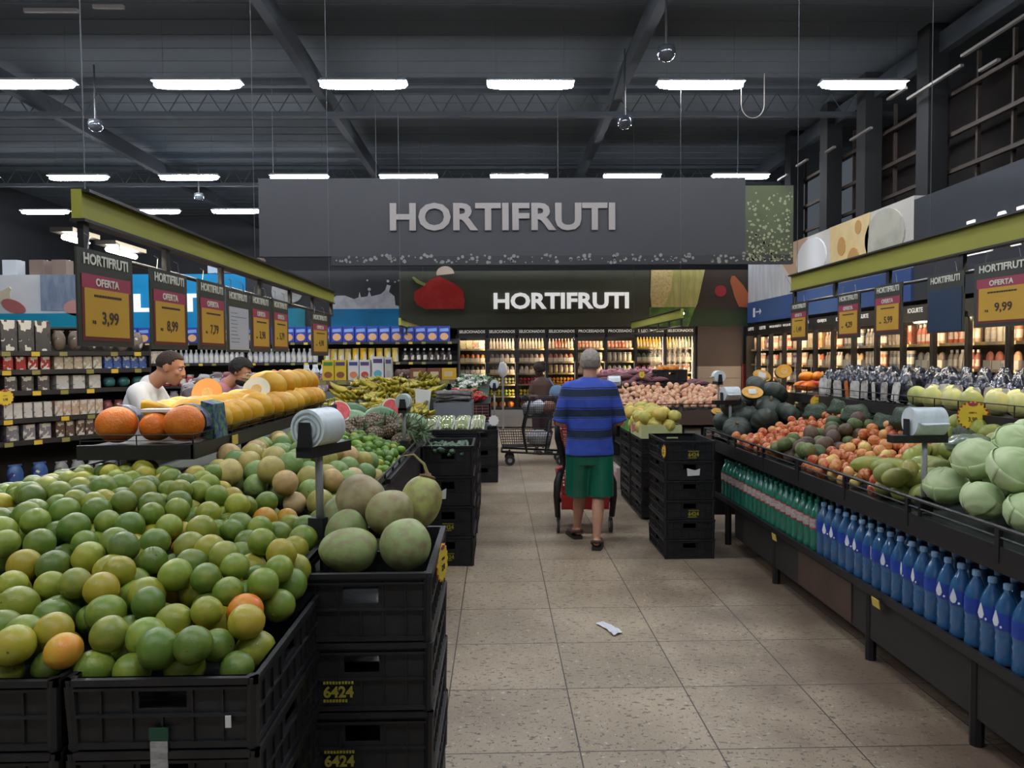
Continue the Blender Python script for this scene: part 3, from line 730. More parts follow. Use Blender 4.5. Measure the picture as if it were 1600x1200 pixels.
canopy(-1.6, 2.84, 7.15, 2.145, 2.255, [(3.27, 3.45, -.3, 2.145), (3.63, 3.9, -.3, 2.145), (3.0, 4.3, -.065, 2.20), (4.5, 5.8, -.065, 2.20), (5.9, 7.0, -.065, 2.20)], 'olive green canopy board hanging over the citrus island', 1, (2.9, 4.9, 7.05))  # the three long tubes are added unseen behind the board to brighten the produce
canopy(-1.6, 12.1, 16.3, 2.15, 2.27, [], 'short olive green canopy board before the pepper picture', 1, (12.2, 16.0))
canopy(2.75, 1.8, 6.74, 2.20, 2.345, [(1.9, 3.3, .07, 2.285), (3.5, 4.9, .07, 2.285), (5.1, 6.6, .07, 2.285)], 'olive green canopy board hanging over the apple and cabbage bins', -1, (2.4, 4.6, 6.65))  # tubes added out of sight behind the board to light the bins
canopy(2.75, 10.8, 14.8, 2.17, 2.31, [(11.0, 12.5, .07, 2.25), (12.8, 14.5, .07, 2.25)], 'short olive green canopy board before the corn picture', -1, (10.9, 14.6))  # added tubes, likewise unseen behind the board

# ================================================================ hanging price signs
sign_board_m = M('sign_board', '34372e', .5)
sign_head_m = M('sign_head', '3d402f', .5)
burg = M('sign_magenta', 'a03a52', .5)
burg_d = M('sign_maroon', '6c2a2a', .5)
card = M('sign_card', 'c79a2c', .55, var=(2, 'cfa640', .6))
txt_pale = M('sign_text_pale', 'dcdcce', .5)
txt_dark = M('sign_text_dark', '3a2c20', .6)
def price_sign(x, y, z, rot, w, h, price, label, kind='offer', hw=1.0):
    t = thing('price_sign', label, 'price sign', (x, y, z), rot, 'price signs hanging from the canopies')
    MB().box(-w / 2, w / 2, -.004, .004, 0, h).build('sign_board', sign_board_m, t)
    put(text_mesh('HORTIFRUTI', .115 * h, .03, .002, w * .80, txt_pale), 'header_lettering', (0, -.006, h * .90), parent=t)
    if kind == 'offer':
        MB().box(-w * .44, w * .44, -.0055, -.004, h * .06, h * .74).build('maroon_border', burg_d, t)
        MB().box(-w * .44, w * .44, -.0065, -.0055, h * .60, h * .745).build('offer_band', burg, t)
        put(text_mesh('OFERTA', .085 * h, .03, .002, w * .42, txt_pale), 'offer_lettering', (0, -.008, h * .67), parent=t)
        MB().box(-w * .40, w * .40, -.007, -.0055, h * .10, h * .60).build('price_card', card, t)
        put(text_mesh(price, .155 * h, .02, .001, w * .30, txt_dark), 'price_lettering', (w * .04, -.008, h * .29), parent=t)
        put(text_mesh('R$', .04 * h, .01, .001, w * .06, txt_dark), 'currency_lettering', (-w * .25, -.008, h * .25), parent=t)
        mb = MB(); r = random.Random(hash(price) % 100 if False else len(price) * 7 + int(w * 100)); a = -w * .24
        while a < w * .26:
            b = r.uniform(.008, .02); mb.box(a, min(a + b, w * .28), -.008, -.007, h * .515, h * .54); a += b + .003
        mb.build('printed_line', txt_dark, t)
    elif kind == 'list':
        MB().box(-w * .42, w * .46, -.007, -.004, h * .04, h * .72).build('paper_sheet', M('sheet_pale', 'b9bcc2', .6), t)
        mb = MB(); r = random.Random(4)
        for k in range(9): mb.box(-w * .36, -w * .36 + w * (.7 if k == 1 else r.uniform(.25, .4)), -.008, -.007, h * (.62 - k * .058), h * (.626 - k * .058) + .001)
        mb.build('printed_line', M('ink_grey', '6b6e74', .6), t)
    else:
        MB().box(-w * .46, w * .46, -.007, -.004, h * .02, h * .74).build('blue_sheet', M('sheet_navy', '1f3550', .4, var=(2, '24455c', .6)), t)
    for s in (-.3, .3): MB().tube([(s * w, 0, h), (s * w * .9, 0, h + .05), (s * w * .85 - .02, .01, max(h + .06, 2.03 - z))], .0022, 5).build('wire_hook', steel, t)
    return t
R90 = PI / 2
for (x, y, z, rz, w, h, p, lb, kd) in [
    (-1.55, 2.94, 1.655, R90 - .05, .375, .37, '3,99', 'hanging yellow offer card reading 3,99 nearest the canopy end', 'offer'),
    (-1.56, 3.52, 1.65, R90 - .02, .37, .37, '8,99', 'hanging yellow offer card reading 8,99 over the man in white', 'offer'),
    (-1.56, 4.04, 1.655, R90, .38, .37, '7,79', 'hanging yellow offer card reading 7,79 beside the white sheet', 'offer'),
    (-1.56, 4.44, 1.645, R90, .37, .37, '', 'hanging sign holding a pale printed sheet among the yellow cards', 'list'),
    (-1.56, 4.86, 1.65, R90, .39, .37, '3,98', 'hanging yellow offer card just beyond the pale sheet', 'offer'),
    (-1.56, 5.30, 1.655, R90, .38, .37, '5,79', 'hanging yellow offer card second from the far canopy end', 'offer'),
    (-1.56, 6.47, 1.63, R90 - .1, .42, .37, '4,98', 'small looking hanging offer card at the far canopy end', 'offer'),
    (2.73, 6.55, 1.735, -R90, .36, .345, '1,49', 'hanging offer card at the far end over the pumpkins', 'offer'),
    (2.73, 5.62, 1.735, -R90, .36, .345, '4,29', 'hanging offer card reading 4,29 over the grape bags', 'offer'),
    (2.73, 5.05, 1.74, -R90, .36, .355, '5,99', 'hanging offer card reading 5,99 beside the dark blue sheet', 'offer'),
    (2.73, 4.40, 1.735, -R90, .36, .36, '', 'hanging sign with a plain dark blue sheet', 'blue'),
    (2.73, 3.90, 1.75, -R90 + .1, .40, .36, '9,99', 'hanging offer card reading 9,99 nearest the bag roll', 'offer')]:
    price_sign(x, y, z, rz, w, h, p, lb, kd)

# ================================================================ bag roll holders
film = M('bag_film', 'dfe9ec', .25, spec=.6, var=(40, 'c4d0d4', .5, (1, 1, .3)))
def bag_roll(x, y, z0, zr, r, L, rot, label, arm=.12):
    t = thing('bag_roll_holder', label, 'bag dispenser', (x, y, z0), rot)
    H = zr - z0
    MB().tube([(0, 0, .0), (0, 0, H - r * .6)], .013, 10).build('pole', grey_paint, t, smooth=True)
    mb = MB(); mb.box(-.028, .028, -.028, .028, 0, .07); mb.build('base', black_plastic, t)
    mb = MB(); mb.prism([(-.028, -r * 1.15), (.028, -r * 1.15), (.018, r * .35), (-.018, r * .35)], -L / 2 - .02, -L / 2 - .008)
    mb.box(-.03, .03, -L / 2 - .02, L / 2 + .09, -r * 1.15 - .02, -r * 1.15 + .015)
    mb.box(-.016, .016, L / 2 + .008, L / 2 + .02, -r * 1.1, r * .2)
    mb.build('bracket', black_plastic, t, loc=(0, 0, H))
    rl = MB().tube([(0, -L / 2, 0), (0, L / 2, 0)], r, 28).build('bag_roll', film, t, loc=(0, 0, H), smooth=True, auto=40)
    mb = MB()
    for k in (.35, .6, .85): mb.lathe([(r * k, 0), (r * k, .002), (r * k - .003, .002), (r * k - .003, 0)], 24, M4=Matrix.Translation((0, -L / 2 - .002, 0)) @ Matrix.Rotation(PI / 2, 4, 'X'), cap=False)
    mb.build('layer_line', M('film_line', '9fb0b3', .4), rl)
    mb = MB(); mb.add([(-r * .98, -L * .46, .0), (-r * .98, L * .46, 0), (-r * 1.5, L * .40, -.008), (-r * 1.5, -L * .40, -.004)], [(0, 1, 2, 3)]); mb.add([(-r * .98, -L * .46, -.003), (-r * .98, L * .46, -.003), (-r * 1.5, L * .40, -.012), (-r * 1.5, -L * .40, -.008)], [(3, 2, 1, 0)])
    mb.build('loose_film', film, rl)
    return t
bag_roll(-.60, 2.45, 1.0, 1.372, .064, .13, -.35, 'white produce bag roll on a grey pole beside the coconuts')
bag_roll(-.66, 5.15, .95, 1.30, .052, .12, 0, 'distant white bag roll on a pole before the bananas')
bag_roll(-.04, 9.95, .70, 1.24, .06, .12, 0, 'small bag roll on a pole above the white burst card')
t = bag_roll(2.02, 3.40, .86, 1.285, .068, .15, R90, 'white bag roll seen side on above the cabbages')
bag_roll(2.02, 6.28, .86, 1.275, .062, .135, R90 + .15, 'white bag roll seen side on before the pumpkins')
bag_roll(2.66, 8.72, .95, 1.36, .07, .12, 0, 'bag roll seen end on before the tiled wall niche')
bag_roll(1.46, 9.1, .95, 1.30, .065, .15, R90, 'bag roll beside the striped shirt at the onion bin corner')

# starburst price cards
def burst(x, y, z, r, rot, label, n=22, tilt=0.0, paper=False):
    t = thing('burst_card', label, 'price card', (x, y, z), 0); t.rotation_euler = (tilt, 0, rot)
    P = [((r if i % 2 == 0 else r * .84) * math.cos(PI * i / n), (r if i % 2 == 0 else r * .84) * math.sin(PI * i / n) * 1.05) for i in range(2 * n)]
    MB().prism(P, 0, .003).build('card_star', M('burst_yellow', 'e0c23c', .5) if not paper else paper_white, t)
    if not paper:
        P2 = [(r * .98 * math.cos(PI * i / 24), r * 1.03 * math.sin(PI * i / 24)) for i in range(48)]
        MB().prism(P2, .003, .005).build('red_backing', M('burst_red', 'b3302a', .5), t)
        MB().prism([(a * .5, .82 * r + b * .6) for a, b in blob(0, 0, r * .6, r * .2, 14)], -.002, 0).build('oval_mark', burg, t)
        put(text_mesh('3,98', r * .38, .02, .001, r * .55, txt_dark), 'price_lettering', (0, -.002, -r * .28), parent=t)
        put(text_mesh('OFERTA', r * .14, .0, .001, r * .5, txt_dark), 'offer_lettering', (0, -.002, r * .22), parent=t)
    return t
burst(2.56, 3.87, 1.27, .075, -.45, 'yellow starburst price card beside the side-on bag roll')
burst(2.59, 5.85, 1.225, .055, -.35, 'yellow starburst price card under the orange squash heap')
burst(-.182, 2.36, .935, .06, 1.35, 'red and yellow burst card hooked on the coconut crate', 16)
burst(-.05, 9.3, .80, .07, 0, 'blank white burst card on the far corner crates', 10, 0, True)
burst(1.296, 5.66, .86, .05, -1.5, 'folded yellow price card on the lone crate stack', 8)
t = burst(1.98, 9.95, 1.36, .05, -.8, 'small yellow card on the dark crate above the sweet potatoes', 8)
# ================================================================ fruit prototypes
def nrm(d, s, seed):   # cheap smooth lumps on a unit direction
    return math.sin(d.x * s + seed) * math.cos(d.y * s * 1.3 + seed * 2) + math.sin(d.z * s * 1.1 + seed * 3) * .6
citrus_m = M('citrus_skin', obj=True, rough=.34, spec=.5, var=(1.0, 'hue', .75), bump=(26, .12))
smooth_m = M('fruit_skin', obj=True, rough=.36, spec=.45, var=(1.0, 'hue', .6), bump=(9, .08))
apple_m = M('apple_skin', obj=True, rough=.3, spec=.5, var=(2.4, 'd9a95a', .8, (1, 1, .45)))
dull_m = M('dull_skin', obj=True, rough=.6, var=(1.8, 'dark', .7), bump=(12, .25))
melon_m = M('melon_skin', obj=True, rough=.4, var=(20, 'dark', .25, (1, .25, 1)), bump=(25, .25))
scar_m = M('fruit_scar', '6f5a3c', .8)
citrus = []
for i in range(4):
    r = random.Random(i); s = r.uniform(0, 9); el = r.choice((.96, 1.0, 1.05))
    f = lambda d, a, t, s=s: 1 + .018 * nrm(d, 2.6, s) - .06 * max(0, d.z - .93) * 8 + (.03 * max(0, -d.z - .93) * 8)
    mb = MB().ell((0, 0, 0), (1, 1, el), 26, 18, fn=f); mb.lathe([(.07, el * .955), (.05, el * .975), (.02, el * .97)], 6, mi=1)
    citrus.append(mb.mesh('citrus', [citrus_m, scar_m], True))
def heap(name, meshes, pts, r, colors, labels, cat, group, rng, rv=.08, flat=None, cap=300, stuffname=None, stufflabel=None, rotfn=None, sizer=None):
    """pts -> individual fruits; nearest `cap` are things, the rest one stuff mesh.  colors: list of (weight, colour list, label)"""
    pts = sorted(pts, key=lambda p: (p[0] ** 2 + p[1] ** 2 + (p[2] - 1.6) ** 2))
    for i, p in enumerate(pts[:cap]):
        w = rng.random() * sum(c[0] for c in colors)
        for c in colors:
            w -= c[0]
            if w <= 0: break
        hx = C(rng.choice(c[1])); k = rng.uniform(.82, 1.14)
        q = r * rng.uniform(1 - rv, 1 + rv)
        sc = (q, q, q) if flat is None else tuple(q * a for a in flat)
        put(rng.choice(meshes), name, p, rotfn(rng, p) if rotfn else rrot(rng), sc, (hx[0] * k, hx[1] * k, hx[2] * k, 1), None, c[2], cat, group)
    rest = pts[cap:]
    if rest and stuffname:
        mb = MB()
        src = meshes[0]
        vs = [v.co.copy() for v in src.vertices]; fs = [tuple(pl.vertices) for pl in src.polygons]
        for p in rest: mb.add([v * r + Vector(p) for v in vs], fs)
        o = mb.build(stuffname, src.materials[0], smooth=True); o.color = C(colors[0][1][0])
        tag(o, stufflabel, cat, None, 'stuff')
rng = random.Random(11)
GR = ['667f2f', '6f8832', '5f7a30', '56722c', '788e36', '828f38', '597330', '5e7e30']
YG = ['96982f', 'a09a30', '8b9634']
OY = ['c8912a', 'd08a28', 'bf9a30', 'c9a034']
# big heap of green oranges
def ok_or(x, y):
    if y < 2.07: return (-1.32 < x < -.56 and y > 1.575 and not (-.935 < x < -.895)) and x > -.70 * y - .12
    return -2.36 < x < -.63 + .0 * y and x > -.70 * y - .12 and y < 2.98 + .25 * smoothstep(-1.2, -2.0, x) and not (x > -1.12 + .0 and y > 2.62 + (-.6 - x) * .35)
citrus_t = M('passion_skin', obj=True, rough=.42, var=(2.0, 'dark', .45), bump=(14, .15))
citrus_p = []
for q_ in citrus:
    c_ = q_.copy(); c_.materials[0] = citrus_t; citrus_p.append(c_)
def h_or(x, y):
    if y < 2.07: return .885 + .10 * smoothstep(1.6, 2.1, y) - .03 * smoothstep(-.62, -.52, x)
    e = smoothstep(.0, .55, -.58 - x) * smoothstep(0, 1.0, x + 2.42)
    return .92 + .075 * e * smoothstep(1.9, 2.5, y) + .05 * e
P = pile(.041, -2.36, -.53, 1.54, 3.25, h_or, ok_or, 520, rng, top=2.6, k=20, squash=.92, fails=900)

Pn = [p for p in P]
heap('orange', citrus, Pn, .0415, [(.72, GR, 'green skinned orange in the big heap at the near end'), (.22, YG, 'yellow-green orange in the big heap at the near end'), (.06, OY, 'ripe orange coloured fruit among the green oranges')],
     None, 'orange', 'oranges in the big near heap', rng, .11, stuffname='orange_heap_rest', stufflabel='remaining green oranges at the back of the big heap')
# pale grapefruit-like passion fruits behind
ok_pf = lambda x, y: -1.28 < x < -.66 and (y > 2.70 + (-.6 - x) * .35 + .05) and y < 3.95 and x > -.62 * y + .9 * 0 and not (x < -1.2 and y > 2.95)
h_pf = lambda x, y: .90 + .15 * smoothstep(-.60, -.95, x)
P = pile(.049, -1.3, -.64, 2.7, 4.0, h_pf, ok_pf, 110, rng, top=2.6)
heap('passion_fruit', citrus, P, .049, [(.5, ['b6a860', 'c2b069', 'a8a055'], 'large pale yellow passion fruit behind the green oranges'), (.25, ['c9a86f', 'c8ad7c'], 'wrinkled tan passion fruit behind the green oranges'), (.4, ['7d9a58', '8aa35c', '6f9152'], 'pale green passion fruit behind the green oranges')],
     'passion fruit', 'passion fruit', 'passion fruits behind the oranges', rng, .1) if False else None
for i, p in enumerate(sorted(P, key=lambda p: p[1])):
    u = rng.random(); q = .049 * rng.uniform(.9, 1.12)
    c, lb = ((rng.choice(['b6a860', 'c2b069', 'a8a055']), 'large pale yellow passion fruit behind the green oranges') if u < .5 else (rng.choice(['c9a86f', 'c8ad7c']), 'wrinkled tan passion fruit behind the green oranges') if u < .68 else (rng.choice(['7d9a58', '8aa35c', '6f9152']), 'pale green passion fruit behind the green oranges'))
    put(rng.choice(citrus_p), 'passion_fruit', p, rrot(rng), (q, q, q * 1.06), c, None, lb, 'passion fruit', 'passion fruits behind the oranges')
# limes
ok_li = lambda x, y: -1.25 < x < -.66 and 4.0 < y < 5.15
h_li = lambda x, y: .88 + .10 * smoothstep(-.60, -1.0, x) + .02 * smoothstep(4, 5, y)
P = pile(.0285, -1.25, -.64, 3.98, 5.15, h_li, ok_li, 340, rng, top=2.6)
for i, p in enumerate(sorted(P, key=lambda p: p[1])[:300]):
    q = .0285 * rng.uniform(.9, 1.1); yel = rng.random() < .06
    put(citrus[i % 4], 'lime', p, rrot(rng), (q, q, q * 1.12), rng.choice(['9aa030']) if yel else rng.choice(['4d7a24', '5a8628', '446e22', '62902c']), None,
        'yellowing lime among the small green limes' if yel else 'small green lime in the heap before the pineapples', 'lime', 'limes before the pineapples')
# a few pale fruits glimpsed behind, under the melon shelf
for i, (x, y, z) in enumerate([(-1.42, 2.98, 1.12), (-1.62, 3.05, 1.11), (-1.30, 3.1, 1.10), (-1.83, 3.0, 1.09), (-1.55, 3.25, 1.12), (-1.15, 3.3, 1.10)]):
    put(citrus[i % 4], 'pale_orange', (x, y, z), rrot(rng), .044, ['a9a04a', 'c49a3e', '9c9a44'][i % 3], None, 'pale orange at the top of the heap under the melon shelf', 'orange', 'pale oranges under the melon shelf')

# green coconuts
coc_m = M('coconut_skin', obj=True, rough=.5, var=(2.2, '8a7458', .8), bump=(3, .15))
def coco(seed, L=1.25):
    f = lambda d, a, t: 1 + .035 * math.cos(3 * a + seed) * math.sin(t) + .02 * nrm(d, 3, seed) - .10 * max(0, d.z) ** 3
    mb = MB().ell((0, 0, 0), (1, 1, L), 28, 20, fn=f)
    root = mb.mesh('coconut', [coc_m], True)
    return root
cm = [coco(1), coco(2.2, 1.1), coco(4, 1.35)]
cap_m = M('coconut_cap', '8b7050', .8, var=(20, '6a4e36', .8), bump=(40, .5))
capmesh = MB().lathe([(.42, -.06), (.46, .02), (.34, .07), (.2, .10), (.16, .2), (.05, .22)], 14).mesh('stem_cap', cap_m, True)
for i, (x, y, z, r, m, rot, c, lb, cp) in enumerate([
    (-.445, 2.17, 1.030, .067, 2, (R90, 0, R90), '8f9f62', 'green coconut lying on its side at the crate front, beside the yellow-spotted orange', False),
    (-.278, 2.18, 1.042, .076, 1, (.15, .3, 0), '93a368', 'rounded green coconut at the front corner of the crate', False),
    (-.350, 2.35, 1.10, .078, 2, (R90 - .2, 0, .2), '9a9a66', 'green coconut with its brown stem scar turned to the shopper', True),
    (-.258, 2.44, 1.12, .070, 2, (-.2, .28, .2), 'a3a85c', 'upright green coconut trailing a dry curled stem', True),
    (-.475, 2.50, 1.12, .084, 1, (.3, .5, 1), 'a69a72', 'brownish mottled coconut at the top of the crate', False),
    (-.487, 2.33, 1.05, .066, 1, (.9, .3, 1), '7f9456', 'dull green coconut tucked behind the one lying on its side', False),
    (-.545, 2.5, 1.06, .062, 0, (.3, .2, 0), '8a9a60', 'small green coconut beside the grey bag roll pole', False)]):
    o = put(cm[m], 'coconut', (x, y, z), rot, r, c, None, lb, 'coconut')
    if cp:
        k = put(capmesh, 'stem_cap', (0, 0, -1.27 if i == 2 else 1.22), (PI if i == 2 else 0, 0, 0), .9, parent=o)
        if i == 3: MB().tube([(0, 0, 1.3), (-.3, 0, 1.75), (-.9, .1, 2.1), (-1.4, .1, 1.9)], [.09, .07, .05, .03], 7).build('dry_stem', M('dry_stem', '9a8d5c', .8), o)

# pineapples
pin_m = M('pineapple_skin', '6d5a44', .6)
nt = pin_m.node_tree; tc = N(nt, 'ShaderNodeTexCoord'); vo = N(nt, 'ShaderNodeTexVoronoi', feature='DISTANCE_TO_EDGE'); vo.inputs['Scale'].default_value = 52; vo.inputs['Randomness'].default_value = .35
nt.links.new(tc.outputs['Object'], vo.inputs['Vector']); cr = N(nt, 'ShaderNodeValToRGB'); e = cr.color_ramp.elements; e[0].position = .03; e[0].color = C('2a211a'); e[1].position = .30; e[1].color = C('a08a6c')
nt.links.new(vo.outputs['Distance'], cr.inputs[0]); nt.links.new(cr.outputs[0], nt.nodes['Principled BSDF'].inputs['Base Color'])
bp = N(nt, 'ShaderNodeBump'); bp.inputs['Strength'].default_value = 1; bp.inputs['Distance'].default_value = .006; nt.links.new(vo.outputs['Distance'], bp.inputs['Height']); nt.links.new(bp.outputs[0], nt.nodes['Principled BSDF'].inputs['Normal'])
leaf_m = M('pineapple_leaf', '5f7350', .5, var=(10, '7d8c6a', .7))
def pf(d, a, t):
    return 1 + .07 * (abs(math.cos(6 * a + 9 * t)) * abs(math.cos(6 * a - 9 * t))) ** .6
pin_body = MB().ell((0, 0, 0), (.058, .058, .085), 72, 50, fn=pf).mesh('pineapple', pin_m, True)
mb = MB()
for k in range(26):
    a = k * 2.4; L = .16 - .004 * k; sp = .35 + .9 * (1 - k / 26)
    pts = [(.012 * math.cos(a), .012 * math.sin(a), .07), (L * .4 * sp * math.cos(a) * .6, L * .4 * sp * math.sin(a) * .6, .07 + L * .55), (L * sp * math.cos(a) * .75, L * sp * math.sin(a) * .75, .07 + L * (1 - .25 * sp))]
    mb.tube(pts, [.012, .009, .001], 5)
pin_crown = mb.mesh('crown', leaf_m)
ppos = [(-.70, 5.28, 1.03), (-.78, 5.40, 1.09), (-.68, 5.46, 1.05), (-.9, 5.35, 1.07), (-1.0, 5.5, 1.12), (-.86, 5.55, 1.14), (-.74, 5.62, 1.10), (-1.12, 5.4, 1.08), (-.96, 5.7, 1.15), (-.70, 5.75, 1.06), (-1.08, 5.68, 1.12), (-1.2, 5.6, 1.10), (-.82, 5.82, 1.12)]
for i, (x, y, z) in enumerate(ppos):
    o = put(pin_body, 'pineapple', (x, y, z - .03), (R90 + rng.uniform(-.3, .3), 0, rng.uniform(.6, 1.8) if i % 3 else 2.6), 1.06, None, None, 'brown ripe pineapple lying on the heap behind the limes', 'pineapple', 'pineapples behind the limes')
    put(pin_crown, 'crown', parent=o)
o = put(pin_body, 'pineapple', (-1.62, 5.0, 1.30), (.1, 0, 0), 1.1, None, None, 'pineapple standing upright behind the yellow melons', 'pineapple'); put(pin_crown, 'crown', parent=o)

# watermelons
wm_m = M('watermelon_skin', '4b7048', .35, var=(9, '2c4a2e', .9, (1, 1, .15)))
wm_l = M('watermelon_pale', '7c9a72', .35, var=(9, '587a52', .8, (1, 1, .15)))
wm = [MB().ell((0, 0, 0), (.115, .115, .16), 28, 18).mesh('watermelon', m, True) for m in (wm_m, wm_l)]
flesh = M('watermelon_flesh', 'c8484a', .5, var=(30, 'd9686a', .6)); rind = M('watermelon_rind', 'd9dcc0', .5)
for i, (x, y, z, k, rz, lb) in enumerate([(-.70, 6.08, 1.03, 1, .3, 'pale green striped watermelon beside the bag roll pole'), (-1.0, 6.25, 1.08, 0, 1.4, 'dark green watermelon behind the pineapples'), (-1.22, 6.15, 1.06, 1, 1.2, 'long pale watermelon behind the pineapples'), (-1.3, 6.5, 1.1, 0, 1.5, 'dark watermelon next to the cut red half'), (-.92, 6.6, 1.06, 0, .8, 'dark watermelon under the bananas')]):
    put(wm[k], 'watermelon', (x, y, z), (R90, 0, rz), 1, None, None, lb, 'watermelon')
def cutmelon(x, y, z, rot, s, label):
    t = thing('cut_watermelon', label, 'watermelon', (x, y, z)); t.rotation_euler = rot
    mb = MB(); R = []
    for j in range(10):
        a = PI / 2 * j / 9; R.append([(s * math.cos(a) * math.cos(b), s * 1.2 * math.cos(a) * math.sin(b), -s * math.sin(a) * .98 - .001 * j) for b in [2 * PI * k / 26 for k in range(26)]])
    mb.rings(R); mb.build('rind_shell', wm_m, t, smooth=True)
    MB().lathe([(.985, -.001), (.985, .004)], 26, M4=Matrix.Diagonal((s, s * 1.2, 1, 1))).build('pale_rind', rind, t)
    MB().lathe([(.86, .004), (.86, .009)], 26, M4=Matrix.Diagonal((s, s * 1.2, 1, 1))).build('red_flesh', flesh, t)
cutmelon(-1.30, 6.05, 1.17, (.75, .5, .3), .095, 'cut watermelon half with red flesh beside the near bag roll')
cutmelon(-.92, 6.35, 1.16, (.8, 1.0, .2), .10, 'cut watermelon half with red flesh behind the distant bag roll')

# banana bunches
ban_m = M('banana_skin', obj=True, rough=.5, var=(9, '7f9632', .6))
def banana():
    pts = []; rs = []
    for k in range(11):
        u = k / 10; a = -.35 + 1.35 * u
        pts.append((.135 * (math.sin(a) + .34), 0, -.135 * (math.cos(.35) - math.cos(a)) * -1)); rs.append((.008, .014, .019, .021, .022, .022, .022, .021, .018, .012, .005)[k])
    return MB().tube(pts, rs, 7)
bmesh_ = banana().mesh('banana', ban_m, True)
crown_b = MB().caps((0, 0, 0), (0, 0, .02), .014, .01, 8).mesh('bunch_stalk', M('banana_stalk', '6f6a35', .7), True)
bproto = thing('banana_bunch', 'tmp', 'bananas', (0, 0, 0), 0, 'banana bunches on the far end of the island')
for k in range(7):
    a = -.45 + .15 * k + (.07 if k % 2 else 0)
    o = put(bmesh_, 'banana', (0, .012 * (k - 3), -.028 * (k % 2)), (.25 * (k - 3) / 3, .12 + .25 * (k % 2), a), 1, ['b29b30', 'a89a32', 'bfa238'][k % 3], bproto)
put(crown_b, 'bunch_stalk', (-.01, 0, .0), (0, -1.1, 0), 1.5, None, bproto)
nb = 0
for (y, z, xs) in [(7.0, 1.05, 7), (7.25, 1.08, 8), (7.5, 1.14, 8), (7.8, 1.19, 8), (8.1, 1.24, 8), (8.4, 1.29, 8)]:
    for i in range(xs):
        x = -.72 - i * .125 + rng.uniform(-.03, .03)
        lb = 'bunch of ripening bananas heaped before the boxed goods shelf'
        if nb == 0: o = bproto; o.location = (x, y, z); o['label'] = lb
        else: o = dup(bproto, (x, y + rng.uniform(-.06, .06), z + rng.uniform(0, .05)), label=lb)
        o.rotation_euler = (rng.uniform(-.4, .4), rng.uniform(-.1, .4), -R90 + rng.uniform(-1.1, 1.1)); o.location.z += .055
        nb += 1

# melons on the shelf
mel = MB().ell((0, 0, 0), (.078, .078, .094), 30, 20, fn=lambda d, a, t: 1 + .012 * nrm(d, 3, 1)).mesh('canary_melon', melon_m, True)
mlist = []
r2 = random.Random(5)
for row, (x, z, n, y0) in enumerate([(-1.335, 1.285, 13, 3.42), (-1.49, 1.295, 13, 3.55), (-1.41, 1.40, 12, 3.62), (-1.625, 1.285, 12, 3.62), (-1.57, 1.40, 11, 3.9)]):
    for i in range(n):
        y = y0 + i * .163 + r2.uniform(-.015, .015)
        if y > 5.55: continue
        if row == 2 and i < 6: continue
        if row == 4 and i < 6: continue
        o = put(mel, 'canary_melon', (x + r2.uniform(-.012, .012), y, z + .04 + r2.uniform(-.006, .012)), (R90 + r2.uniform(-.15, .15), r2.uniform(-.3, .3), R90 + r2.uniform(-.35, .35)), r2.uniform(.96, 1.08), r2.choice(['dfa62a', 'e0ab30', 'd99c22', 'e3b23c']), None,
                ['yellow melon in the front row along the wire fence', 'yellow melon in the middle row of the raised shelf', 'yellow melon piled on top of the shelf rows', 'yellow melon in the back row of the raised shelf', 'yellow melon piled high over the back row'][row], 'melon', ['melons in the front row on the shelf', 'melons in the middle row on the shelf', 'melons piled on the front rows', 'melons in the back row on the shelf', 'melons piled on the back row'][row])
        if row in (0, 2) and i % 4 == (1 if row == 0 else 3):
            MB().prism(blob(0, 0, .028, .016, 12), -.002, 0, M4=Matrix.Translation((.079, 0, .01)) @ Matrix.Rotation(R90, 4, 'Z')).build('fruit_sticker', M('sticker_%d' % (row), ['b5422a', '3a55a0', '8a3a70'][row], .4), o)
# cut halves with white flesh
white_flesh = M('melon_flesh', 'ece6c8', .45); seedm = M('melon_seeds', 'd9b26a', .6, bump=(60, .5))
for (x, y, z, rot, lb, orange) in [(-1.45, 4.42, 1.42, (.9, .1, .2), 'cut yellow melon half showing white flesh and seeds', 0), (-1.60, 3.50, 1.37, (.5, 0, 2.6), 'cut white fleshed melon wrapped near the man in white', 0), (-1.62, 4.1, 1.41, (1.2, .2, .3), 'wedge of orange fleshed melon behind the yellow row', 1)]:
    t = thing('cut_melon', lb, 'melon', (x, y, z)); t.rotation_euler = rot
    mb = MB(); R = []
    for j in range(8):
        a = PI / 2 * j / 7; R.append([(.08 * math.cos(a) * math.cos(b), .095 * math.cos(a) * math.sin(b), -.08 * math.sin(a) - .0005) for b in [2 * PI * k / 22 for k in range(22)]])
    o = mb.rings(R).build('melon_rind', melon_m, t, smooth=True); o.color = C('dfa62a')
    MB().lathe([(.97, 0), (.97, .004)], 22, M4=Matrix.Diagonal((.08, .095, 1, 1))).build('melon_flesh', white_flesh if not orange else M('cantaloupe_flesh', 'e09a4a', .5), t)
    MB().lathe([(.38, .004), (.36, .008), (.1, .005)], 14, M4=Matrix.Diagonal((.08, .095, 1, 1))).build('seed_hollow', seedm, t)
